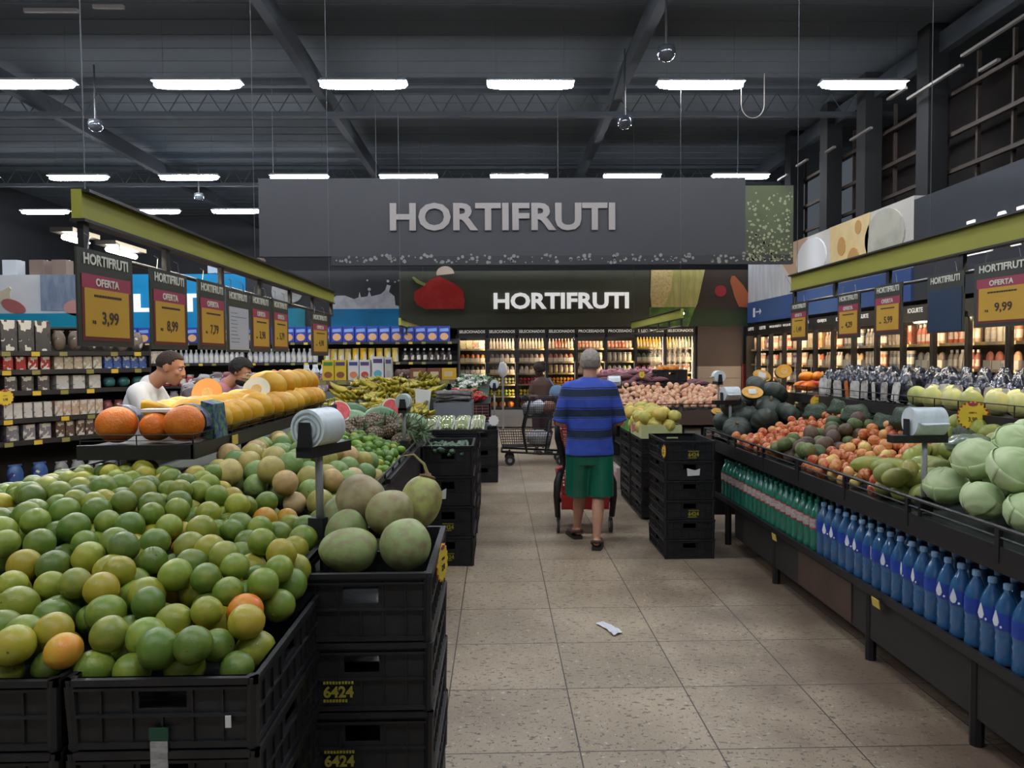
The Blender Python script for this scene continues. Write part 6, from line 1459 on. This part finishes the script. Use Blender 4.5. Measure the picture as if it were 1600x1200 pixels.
# scale and bag on the fridge front, bag standing by the second fridge door
t = thing('counter_scale', 'small white scale on a post behind the striped shirt', 'scale', (1.92, 11.6, 0))
MB().box(-.03, .03, -.03, .03, 0, 1.15).build('post', steel, t); MB().box(-.10, .10, -.1, .1, 1.15, 1.22).build('pan', white_plastic, t); MB().box(-.07, .07, .05, .1, 1.22, 1.38).build('display', white_plastic, t)
t = tag(MB().ell((0, 0, 0), (.10, .08, .16), 20, 12, fn=lambda d, a, t: 1 + .10 * nrm(d, 5, 1)).build('white_bag', M('bag_white_film', 'd8dcde', .3, bump=(12, .8)), smooth=True, loc=(.12, 15.6, 1.34)), 'white plastic bag standing on a post before the second fridge door', 'bag')
tag(MB().box(.10, .14, 15.58, 15.62, 0, 1.2).build('bag_post', steel), 'steel stand holding the white plastic bag', 'stand')
# ================================================================ people: one continuous skin each, clothes as children
skin_l = M('skin_light', 'bd8d74', .55, var=(8, 'a87860', .5), sss=.05)
skin_m = M('skin_medium', 'b88468', .55, var=(8, 'a5735a', .5), sss=.05)
skin_d = M('skin_dark', '4a3026', .5, var=(8, '3e2820', .5))
def organic(mb, name, m, parent, voxel, smooth=6, loc=None):
    me = mb.mesh(name, m, True)
    o = put(me, name, loc, parent=parent)
    r = o.modifiers.new('remesh', 'REMESH'); r.mode = 'VOXEL'; r.voxel_size = voxel; r.use_smooth_shade = True
    s = o.modifiers.new('smooth', 'SMOOTH'); s.iterations = smooth; s.factor = .5
    return o
def hand(mb, w, d, up, curl=.6, s=1.0, thumb=1):
    """palm and five bent fingers; w wrist, d direction of the hand, up = back of the hand normal"""
    d = Vector(d).normalized(); up = Vector(up).normalized(); side = d.cross(up).normalized() * thumb
    w = Vector(w)
    for k in range(4):
        off = side * (.030 - .020 * k) * s
        k0 = w + d * .015 + off * .7; k1 = w + d * (.085 - .004 * abs(k - 1)) * s + off
        mb.caps(k0, k1, .014 * s, .0115 * s, 10)
        L = (.036, .041, .038, .030)[k] * s; p = k1; a = curl * .5; r = .0098 * s
        for j in range(3):
            v = d * math.cos(a) - up * math.sin(a); q = p + v * L; mb.caps(p, q, r, r * .9, 8); p = q; r *= .92; L *= .72; a += curl
    b0 = w + d * .02 * s + side * .024 * s; v = (d * .55 + side * .8 - up * .25).normalized(); b1 = b0 + v * .042 * s
    mb.caps(b0, b1, .014 * s, .011 * s, 8); v2 = (d * .9 + side * .25 - up * .5).normalized(); b2 = b1 + v2 * .03 * s; mb.caps(b1, b2, .0108 * s, .0095 * s, 8)
    mb.caps(b2, b2 + v2 * .022 * s, .0095 * s, .008 * s, 8)
def head(mb, c, R, s=1.0, jaw=1.0):
    """c head centre, R rotation matrix: local +Y is the face direction"""
    def P(x, y, z): return Vector(c) + R @ Vector((x * s, y * s, z * s))
    R4 = R.to_4x4()
    mb.ell(c + R @ Vector((0, -.012, .022)) * s, (.076 * s, .094 * s, .092 * s), 20, 14, M4=R4)
    mb.ell(P(0, .022, -.035), (.060 * s * jaw, .070 * s, .082 * s), 18, 12, M4=R4)
    mb.ell(P(0, .052, -.092), (.034 * s * jaw, .034 * s, .026 * s), 12, 8, M4=R4)          # chin
    mb.caps(P(0, .088, .012), P(0, .100, -.026), .010 * s, .0145 * s, 10)                        # nose
    for q in (-1, 1):
        mb.ell(P(.012 * q, .098, -.030), (.010 * s, .010 * s, .008 * s), 8, 6, M4=R4)
        mb.ell(P(.028 * q, .076, .026), (.026 * s, .014 * s, .009 * s), 10, 6, M4=R4)           # brow
        mb.ell(P(.042 * q, .060, -.022), (.022 * s, .02 * s, .022 * s), 10, 6, M4=R4)            # cheek
        mb.ell(P(.080 * q, -.008, -.004), (.009 * s, .019 * s, .033 * s), 10, 8, M4=R4)         # ear
    mb.ell(P(0, .086, -.056), (.024 * s, .012 * s, .007 * s), 10, 6, M4=R4); mb.ell(P(0, .084, -.068), (.021 * s, .012 * s, .008 * s), 10, 6, M4=R4)
def face_parts(c, R, parent, s, hairm, lid='5a3a2c'):
    for q in (-1, 1):
        e = MB().ell((0, 0, 0), (.0125 * s, .0125 * s, .0125 * s), 12, 8).build('eye', M('eye_white', 'cfc8c0', .3), parent, loc=Vector(c) + R @ Vector((.030 * q, .070, .006)) * s, smooth=True)
        e.rotation_euler = R.to_euler()
        MB().ell((0, .0105 * s, -.002 * s), (.006 * s, .004 * s, .006 * s), 10, 6).build('iris', M('iris_dark', '1d1410', .2), e, smooth=True)
        MB().tube([Vector(c) + R @ Vector((x * q, y, z)) * s for x, y, z in ((.012, .090, .030), (.03, .087, .035), (.05, .072, .030))], [.003, .0035, .002], 6).build('eyebrow', hairm, parent)
    MB().tube([Vector(c) + R @ Vector((x, y, -.062)) * s for x, y in ((-.022, .088), (0, .099), (.022, .088))], [.0015, .003, .0015], 6).build('lips', M('lips_' + parent.name.replace('.', ''), '7d4a42', .4), parent)
def hair_cap(c, R, s, line, m, parent, name='hair', thick=.008, lump=.01, seed=1, crown=None):
    """line(a, zt): keep where True. a = angle from the face direction"""
    nu, nv = 40, 26; vs = []; keep = []
    for j in range(nv + 1):
        t = PI * j / nv * .80
        for i in range(nu):
            a = 2 * PI * i / nu; d = Vector((math.sin(t) * math.sin(a), math.sin(t) * math.cos(a), math.cos(t)))
            k = 1 + thick / .09 + lump * (math.sin(9 * a + seed) * math.cos(7 * t * 2 + seed) + .7 * math.sin(17 * a + 5 * t))
            p = Vector((d.x * .078 * k, -.012 + d.y * .096 * k, .022 + d.z * .095 * k))
            if t > PI * .55: p.x *= .93; p.y = p.y * .97
            vs.append(Vector(c) + R @ (p * s)); keep.append(line(abs((a + PI) % (2 * PI) - PI), t))
    fs = []
    for j in range(nv):
        for i in range(nu):
            q = [j * nu + i, j * nu + (i + 1) % nu, (j + 1) * nu + (i + 1) % nu, (j + 1) * nu + i]
            if all(keep[x] for x in q): fs.append(q)
    o = MB().add(vs, fs).build(name, m, parent, smooth=True)
    so = o.modifiers.new('thick', 'SOLIDIFY'); so.thickness = .014 * s; so.offset = -1
    return o
def Rz(a): return Matrix.Rotation(a, 3, 'Z')
def Rx(a): return Matrix.Rotation(a, 3, 'X')
def person(label, skin): 
    o = bpy.data.objects.new('person', None)
    return label, skin
def leg(mb, hip, knee, ankle, toe_dir, s=1.0, k=1.0):
    mb.caps(hip, Vector(hip).lerp(Vector(knee), .5), .085 * k, .072 * k); mb.caps(Vector(hip).lerp(Vector(knee), .5), knee, .072 * k, .052 * k)
    kn = Vector(knee); an = Vector(ankle); mid = kn.lerp(an, .35) - Vector(toe_dir) * .012
    mb.caps(kn, mid, .050 * k, .054 * k); mb.caps(mid, an, .053 * k, .033 * k)
    td = Vector(toe_dir).normalized(); mb.caps(an + Vector((0, 0, -.035)) - td * .03, an + td * .10 + Vector((0, 0, -.055)), .032 * k, .03 * k); mb.caps(an + td * .08 + Vector((0, 0, -.058)), an + td * .16 + Vector((0, 0, -.065)), .032 * k, .022 * k)

# ---- man in the striped shirt, walking away with a cart
X, Y = .775, 6.13
mb = MB(); c = Vector((X + .012, Y + .03, 1.545)); R = Rz(-.05) @ Rx(-.10)
head(mb, c, R, 1.02); mb.caps((X, Y - .01, 1.36), (X + .008, Y + .012, 1.47), .062, .056)
mb.loft([(.80, X, Y, .15, .10), (.95, X, Y, .15, .10), (1.1, X, Y, .155, .105), (1.25, X, Y, .17, .105), (1.34, X, Y, .15, .09), (1.40, X, Y, .08, .06)], 18)
leg(mb, (X + .085, Y, .80), (X + .075, Y - .02, .46), (X + .045, Y - .11, .10), (.25, 1, 0)); leg(mb, (X - .085, Y, .80), (X - .075, Y + .10, .46), (X - .08, Y + .27, .10), (-.25, 1, 0))
for q in (-1, 1):
    mb.caps((X + .185 * q, Y, 1.33), (X + .25 * q, Y - .02, 1.06), .050, .041); mb.caps((X + .25 * q, Y - .02, 1.06), (X + .24 * q, Y + .26, 1.035), .041, .026)
    hand(mb, (X + .24 * q, Y + .265, 1.045), (-.05 * q, 1, -.05), (0, .1, 1), .85, .95, -q)
mp_ = organic(mb, 'person', skin_l, None, .0085, 4)
tag(mp_, 'man with grey hair in a blue striped shirt and green shorts pushing a red cart', 'person')
hairg = M('hair_grey', '9c948b', .8, var=(60, '7d756e', .8), bump=(90, .6))
hair_cap(c, R, 1.04, lambda a, t: t < PI * (.36 + .36 * smoothstep(.9, 1.5, a) - .0), hairg, mp_, thick=.006, lump=.006)
face_parts(c, R, mp_, 1.02, hairg)
def stripe_mat():
    m = bpy.data.materials.new('striped_cloth'); m.use_nodes = True; nt = m.node_tree; b = nt.nodes['Principled BSDF']; b.inputs['Roughness'].default_value = .75
    tc = N(nt, 'ShaderNodeTexCoord'); sp = N(nt, 'ShaderNodeSeparateXYZ'); nt.links.new(tc.outputs['Object'], sp.inputs[0])
    no = N(nt, 'ShaderNodeTexNoise'); no.inputs['Scale'].default_value = 5; nt.links.new(tc.outputs['Object'], no.inputs['Vector'])
    ml = N(nt, 'ShaderNodeMath', operation='MULTIPLY_ADD'); nt.links.new(no.outputs['Fac'], ml.inputs[0]); ml.inputs[1].default_value = .02; nt.links.new(sp.outputs[2], ml.inputs[2])
    mr = N(nt, 'ShaderNodeMapRange'); mr.inputs[1].default_value = .76; mr.inputs[2].default_value = 1.46; nt.links.new(ml.outputs[0], mr.inputs[0])
    cr = N(nt, 'ShaderNodeValToRGB'); cr.color_ramp.interpolation = 'CONSTANT'; e = cr.color_ramp.elements
    blue, navy, grey, teal = C('2d49a8'), C('141a3c'), C('4a5a86'), C('10263c')
    seq = [(0, blue), (.035, navy), (.05, blue)]
    for zc in (.972, 1.145, 1.315):
        p = (zc - .76) / .70
        seq += [(p - .072, grey), (p - .064, navy), (p - .056, blue), (p - .046, navy), (p - .036, teal), (p + .034, navy), (p + .042, blue), (p + .054, navy), (p + .064, blue)]
    e[0].position = 0; e[0].color = blue; e[1].position = seq[1][0]; e[1].color = navy
    for p, col in seq[2:]:
        if p > 0 and p < 1: q = e.new(p); q.color = col
    nt.links.new(mr.outputs[0], cr.inputs[0]); nt.links.new(cr.outputs[0], b.inputs['Base Color'])
    nb = N(nt, 'ShaderNodeTexNoise'); nb.inputs['Scale'].default_value = 6; nt.links.new(tc.outputs['Object'], nb.inputs['Vector'])
    bp = N(nt, 'ShaderNodeBump'); bp.inputs['Strength'].default_value = .6; bp.inputs['Distance'].default_value = .03; nt.links.new(nb.outputs['Fac'], bp.inputs['Height']); nt.links.new(bp.outputs[0], b.inputs['Normal'])
    return m
mb = MB(); mb.loft([(.775, X, Y, .205, .135), (.80, X, Y, .205, .135), (.95, X, Y, .192, .13), (1.10, X, Y, .190, .13), (1.25, X, Y, .205, .13), (1.34, X, Y, .20, .115), (1.385, X, Y, .15, .092), (1.415, X, Y + .005, .085, .075), (1.435, X, Y + .01, .066, .066)], 26, power=2.4)
for q in (-1, 1):
    mb.caps((X + .175 * q, Y, 1.33), (X + .245 * q, Y - .01, 1.10), .066, .062); mb.caps((X + .17 * q, Y, 1.335), (X + .08 * q, Y, 1.355), .066, .065)
    mb.tube([(X + .22 * q, Y - .005, 1.16), (X + .252 * q, Y - .012, 1.05)], [.062, .068], 16)
organic(mb, 'shirt', stripe_mat(), mp_, .008, 4)
shorts_m = M('shorts_green', '12604a', .35, spec=.6, bump=(7, .9))
mb = MB(); mb.loft([(.70, X, Y, .185, .125), (.83, X, Y, .182, .12)], 24)
for q, yk in ((1, -.02), (-1, .06)):
    mb.tube([(X + .085 * q, Y, .80), (X + .09 * q, Y + yk * .5, .62), (X + .095 * q, Y + yk, .425)], [.115, .112, .105], 22)
organic(mb, 'shorts', shorts_m, mp_, .008, 3)
shoe_m = M('shoe_brown', '4a352c', .7); sole_m = M('shoe_sole', '2c2420', .6)
def sandal(x, y, ang, parent, z=0.0, m=None):
    P = [(-.036, -.06), (.036, -.06), (.045, .0), (.048, .10), (.04, .17), (0, .20), (-.042, .17), (-.046, .10), (-.042, 0)]
    mb = MB(); n = len(P); vs = [(a, b, 0.002) for a, b in P] + [(a * 1.0, b, .028) for a, b in P]
    mb.add(vs, [tuple(reversed(range(n))), tuple(range(n, 2 * n))] + [(i, (i + 1) % n, (i + 1) % n + n, i + n) for i in range(n)])
    s = mb.build('sandal', sole_m, parent, loc=(x, y, z)); s.rotation_euler = (0, 0, ang)
    mb = MB(); mb.ell((0, .10, .04), (.047, .085, .036), 16, 10); mb.tube([(-.04, .02, .045), (-.038, -.03, .07), (0, -.062, .075), (.038, -.03, .07), (.04, .02, .045)], [.016, .014, .015, .014, .016], 8)
    mb.build('sandal_upper', m or shoe_m, s, smooth=True)
sandal(X + .045, Y - .115, -.24, mp_); sandal(X - .085, Y + .265, .25, mp_)

# ---- man in a white T-shirt bending over the far side of the island (faces the aisle)
def leaner(X, Y, zh, lean, face, label, skin, shirt_m, hairm, bearded, s=1.0, reach=.3, shirtname='t_shirt'):
    """stands behind the island facing +X; head centre height zh"""
    F = Vector((math.cos(face), math.sin(face), 0)); S = Vector((-F.y, F.x, 0))
    B = Vector((X, Y, 0)); zs = zh - .135
    def P(f, sd, z): return B + F * f + S * sd + Vector((0, 0, z))
    mb = MB(); R = Rz(face - PI / 2) @ Rx(-lean)
    c = P(.16 + .05, 0, zh)
    head(mb, c, R, s)
    mb.caps(P(.05, 0, zs + .0), P(.155, 0, zh - .055), .064, .058)
    for a, b, ra, rb in [((-.0, 0, .92), (0, 0, 1.12), .125, .125), ((0, .07, 1.12), (.03, .09, zs - .10), .11, .10), ((0, -.07, 1.12), (.03, -.09, zs - .10), .11, .10), ((.03, .1, zs - .06), (.03, -.1, zs - .06), .08, .08)]: mb.caps(P(*a), P(*b), ra, rb)
    for q in (-1, 1): leg(mb, P(-.02, .09 * q, .86), P(0, .10 * q, .48), P(-.03, .10 * q, .1), F)
    for q in (-1, 1):
        sh = P(.03, .19 * q, zs - .04); el = P(.16, .23 * q, zs - .28); wr = P(.16 + reach, .15 * q, max(1.12, zs - .26))
        mb.caps(sh, el, .050, .041); mb.caps(el, wr, .041, .027); hand(mb, wr + F * .005, F + S * (-.3 * q) + Vector((0, 0, -.2)), (0, 0, 1), .5, .95, q)
    o = organic(mb, 'person', skin, None, .0085, 4); tag(o, label, 'person')
    mb = MB()
    for a, b, ra, rb in [((-.0, 0, .86), (0, 0, 1.12), .150, .15), ((0, .07, 1.10), (.02, .085, zs - .12), .128, .118), ((0, -.07, 1.10), (.02, -.085, zs - .12), .128, .118), ((.03, .12, zs - .055), (.03, -.12, zs - .055), .088, .088), ((.04, 0, zs - .03), (.055, 0, zs + .015), .085, .068)]: mb.caps(P(*a), P(*b), ra, rb, 20)
    for q in (-1, 1):
        sh = P(.03, .185 * q, zs - .05); el = P(.13, .23 * q, zs - .24); mb.caps(sh, sh.lerp(el, .8), .072, .066, 18); mb.tube([sh.lerp(el, .5), el], [.066, .072], 18)
    organic(mb, shirtname, shirt_m, o, .009, 4)
    mb = MB(); mb.caps(P(0, 0, .88), P(0, 0, .93), .14, .14, 18)
    for q in (-1, 1): mb.tube([P(-.02, .085 * q, .9), P(0, .095 * q, .5), P(-.03, .1 * q, .10)], [.11, .08, .07], 16)
    organic(mb, 'trousers', M('trousers_dark', '23262e', .7), o, .012, 3)
    for q in (-1, 1): sandal(P(-.03, .1 * q, 0).x, P(-.03, .1 * q, 0).y, face - PI / 2, o, 0, M('shoe_black', '222222', .5))
    face_parts(c, R, o, s, hairm)
    return o, c, R
white_t = M('cloth_white', 'd3d5d8', .8, bump=(7, .8)); pink_t = M('cloth_pink', 'ab7683', .8, bump=(7, .8))
hair_dk = M('hair_dark', '2c211b', .8, bump=(90, .6)); hair_bl = M('hair_black', '161311', .75, bump=(70, .9))
o, c, R = leaner(-2.655, 5.50, 1.545, .30, .12, 'short haired man in a white T-shirt looking down at the melons', skin_m, white_t, hair_dk, False, 1.04)
hair_cap(c, R, 1.05, lambda a, t: t < PI * (.33 + .30 * smoothstep(.85, 1.6, a)), hair_dk, o, thick=.003, lump=.003)
o, c, R = leaner(-2.71, 7.2, 1.48, .42, -.1, 'bearded man in a pink shirt bending over the melon shelf', skin_m, pink_t, hair_bl, True, 1.04)
hair_cap(c, R, 1.06, lambda a, t: t < PI * (.36 + .30 * smoothstep(.9, 1.6, a)), hair_bl, o, thick=.018, lump=.04)
mb = MB(); R4 = R.to_4x4(); mb.ell(c + R @ Vector((0, .036, -.085)), (.060, .062, .045), 18, 10, M4=R4)
mb.build('beard', hair_bl, o, smooth=True)

# ---- woman behind the dark cart
X, Y = .74, 12.1
mb = MB(); c = Vector((X - .04, Y - .02, 1.40)); R = Rz(.9) @ Rx(-.45)
head(mb, c, R, .98); mb.caps((X, Y, 1.22), (X - .02, Y, 1.33), .05, .048)
mb.loft([(.78, X, Y, .15, .12), (.95, X, Y, .14, .10), (1.1, X, Y, .14, .10), (1.2, X, Y, .15, .09), (1.27, X, Y, .07, .06)], 16)
for q in (-1, 1):
    leg(mb, (X + .08 * q, Y, .80), (X + .08 * q, Y + .02, .45), (X + .09 * q, Y, .10), (-.3, -1, 0))
    mb.caps((X + .155 * q, Y, 1.17), (X + .2 * q, Y - .06, .95), .042, .036); mb.caps((X + .2 * q, Y - .06, .95), (X + .12 * q, Y - .30, .98), .036, .024)
    hand(mb, (X + .12 * q, Y - .305, .98), (-.1 * q, -1, -.1), (0, 0, 1), .8, .9, q)
wo = organic(mb, 'person', skin_d, None, .010, 4); tag(wo, 'dark haired woman in a brown top bent over a dark wire cart', 'person')
hair_cap(c, R, 1.03, lambda a, t: t < PI * (.36 + .4 * smoothstep(.8, 1.5, a)), M('hair_brown', '2a1d18', .8, bump=(60, .8)), wo, thick=.014, lump=.01)
MB().ell(c + R @ Vector((0, -.10, .06)), (.05, .05, .045), 14, 10).build('hair_bun', MATS['hair_brown'], wo, smooth=True)
face_parts(c, R, wo, .98, MATS['hair_brown'])
mb = MB(); mb.loft([(.86, X, Y, .165, .13), (1.0, X, Y, .16, .12), (1.15, X, Y, .165, .115), (1.215, X, Y, .13, .09), (1.25, X, Y, .07, .065)], 22)
for q in (-1, 1): mb.caps((X + .14 * q, Y, 1.17), (X + .185 * q, Y - .04, 1.03), .055, .05)
organic(mb, 'top', M('cloth_brown', '4a332a', .8, bump=(8, .6)), wo, .010, 3)
mb = MB(); mb.caps((X, Y, .84), (X, Y, .88), .15, .15, 18)
for q in (-1, 1): mb.tube([(X + .08 * q, Y, .86), (X + .082 * q, Y + .02, .48), (X + .085 * q, Y + .01, .40)], [.10, .085, .08], 16)
organic(mb, 'trousers', M('cloth_umber', '38262a', .8), wo, .012, 3)
for q in (-1, 1): sandal(X + .09 * q, Y + .0, PI + .3, wo, 0, MATS['shoe_black'])
t = tag(MB().ell((0, 0, 0), (.14, .07, .12), 16, 10, fn=lambda d, a, t: 1 + .06 * nrm(d, 5, 1)).build('denim_bag', M('denim', '5f7a94', .8, bump=(20, .5)), smooth=True, loc=(X + .25, Y - .1, 1.02)), 'denim shoulder bag hanging at the woman in brown', 'bag')
MB().tube([(-.05, 0, .10), (-.14, .05, .24), (-.22, .06, .18 + .02)], .012, 6).build('strap', MATS['denim'], t)

# ================================================================ carts
def wheel(parent, x, y, r, ax=0):
    dx, dy = (.013, 0) if ax == 0 else (0, .013)
    k = MB().tube([(x - dx, y - dy, r + .002), (x + dx, y + dy, r + .002)], r, 20).build('wheel', M('wheel_grey', '2e2c2b', .5), parent)
    MB().tube([(x - dx * 1.2, y - dy * 1.2, r + .002), (x + dx * 1.2, y + dy * 1.2, r + .002)], r * .45, 12).build('hub', steel, k)
    MB().tube([(x, y, r + .002), (x, y + .02, r * 2 + .03)], .014, 8).build('fork', black_metal, parent)
# red plastic cart
t = thing('shopping_cart', 'red plastic shopping cart with a black frame before the man in stripes', 'shopping cart', (.785, 6.50, 0)); t.scale = (.86, 1, 1)
red = M('cart_red', '9c2622', .4); bp_ = M('cart_black', '201e1f', .45)
for q in (-1, 1):
    pts = [(.30 * q, -.02, 1.01), (.285 * q, .02, .88), (.235 * q, .06, .72), (.225 * q, .08, .64), (.255 * q, .05, .56), (.29 * q, .02, .47), (.30 * q, .02, .36), (.285 * q, .06, .16)]
    MB().tube(pts, [.026, .036, .036, .034, .038, .042, .036, .03], 10).build('side_frame', bp_, t, smooth=True)
    MB().tube([(.27 * q, .06, .30), (.24 * q, .5, .26), (.22 * q, .62, .20)], .022, 8).build('lower_frame', bp_, t, smooth=True)
    MB().tube([(.25 * q, .05, .80), (.23 * q, .52, .84), (.2 * q, .60, .98)], .016, 8).build('upper_frame', bp_, t, smooth=True)
    wheel(t, .28 * q, .10, .072); wheel(t, .22 * q, .62, .06)
MB().tube([(-.33, -.02, 1.025), (.33, -.02, 1.025)], .021, 12).build('handle', red, t, smooth=True)
def basket(mb, x0, x1, y0, y1, z0, z1, tap=.85, step=.035, r=.0035):
    cx = (x0 + x1) / 2; cy = (y0 + y1) / 2
    def q(u, v, w):
        k = tap + (1 - tap) * w; return (cx + (u - .5) * (x1 - x0) * k, cy + (v - .5) * (y1 - y0) * k, z0 + (z1 - z0) * w)
    n = int((x1 - x0) / step); m = int((y1 - y0) / step); h = max(3, int((z1 - z0) / step))
    for i in range(n + 1): mb.tube([q(i / n, 0, 1), q(i / n, 0, 0), q(i / n, 1, 0), q(i / n, 1, 1)], r, 4)
    for i in range(m + 1): mb.tube([q(0, i / m, 1), q(0, i / m, 0), q(1, i / m, 0), q(1, i / m, 1)], r, 4)
    for k in range(h + 1):
        w = k / h; rr = r * (2.2 if k == h else 1.1); mb.tube([q(0, 0, w), q(1, 0, w), q(1, 1, w), q(0, 1, w), q(0, 0, w)], rr, 4)
mb = MB(); basket(mb, -.24, .24, .03, .52, .74, .95, .85, .03, .005); mb.build('upper_basket', red, t)
mb = MB(); basket(mb, -.25, .25, .02, .66, .33, .50, .9, .03, .005); mb.box(-.25, .25, .015, .035, .23, .36); mb.box(-.225, .225, .03, .62, .24, .26)
mb.prism([(-.25, .36), (.25, .36), (.25, .27), (.12, .22), (0, .235), (-.12, .22), (-.25, .27)], .005, .03); mb.build('lower_basket', red, t)
MB().tube([(-.30, .0, .60), (-.24, .0, .62)], .02, 8).build('coin_holder', red, t)
# dark wire cart seen from the side
t = thing('shopping_cart', 'dark wire shopping cart with packs of goods standing sideways down the aisle', 'shopping cart', (.48, 11.0, 0))
mb = MB(); basket(mb, -.12, .46, -.22, .22, .70, 1.0, .85, .032, .0035); mb.build('upper_basket', bp_, t)
mb = MB(); basket(mb, -.46, .34, -.22, .22, .27, .50, .88, .035, .0035); mb.build('lower_basket', M('cart_wire', '3c3836', .5), t)
for q in (-1, 1):
    mb = MB(); mb.tube([(-.42, .24 * q, .21), (.48, .24 * q, .16)], .016, 8); mb.tube([(-.05, .24 * q, .20), (-.10, .24 * q, .5), (.0, .24 * q, .98), (-.02, .24 * q, 1.02)], .017, 8)
    mb.tube([(.46, .24 * q, .16), (.42, .24 * q, .6), (.46, .24 * q, 1.0)], .016, 8); mb.tube([(.22, .24 * q, .2), (.30, .24 * q, .68)], .014, 8); mb.build('side_frame', bp_, t, smooth=True)
    wheel(t, -.30, .22 * q, .075, 1); wheel(t, .45, .22 * q, .065, 1)
mb = MB(); mb.tube([(-.06, -.24, 1.03), (-.06, .24, 1.03)], .018, 10); mb.build('handle', bp_, t)
MB().tube([(-.42, -.24, .21), (-.42, .24, .21)], .015, 8).build('front_bar', bp_, t)
tag(MB().ell((0, 0, 0), (.20, .17, .11), 18, 12, fn=lambda d, a, t: 1 + .08 * nrm(d, 6, 2)).build('white_pack', M('pack_white', 'b5b5b8', .5, var=(30, '8a8a90', .7), bump=(14, .8)), smooth=True, loc=(.62, 11.0, .395)), 'white packed goods lying in the low basket of the wire cart', 'packed goods')
for i, (dx, dz, c_, lb) in enumerate([(.62, .86, 'b8bcc0', 'crumpled white bag in the top basket of the wire cart'), (.78, .84, '7a5040', 'brown packet in the top basket of the wire cart'), (.48, .84, '9a9ca0', 'grey packet in the top basket of the wire cart')]):
    tag(MB().ell((0, 0, 0), (.11, .13, .1), 16, 10, fn=lambda d, a, t: 1 + .12 * nrm(d, 6, i)).build('shopping_bag', M('sb_' + c_, c_, .4, bump=(16, .8)), smooth=True, loc=(dx, 11.0, dz)), lb, 'bag')
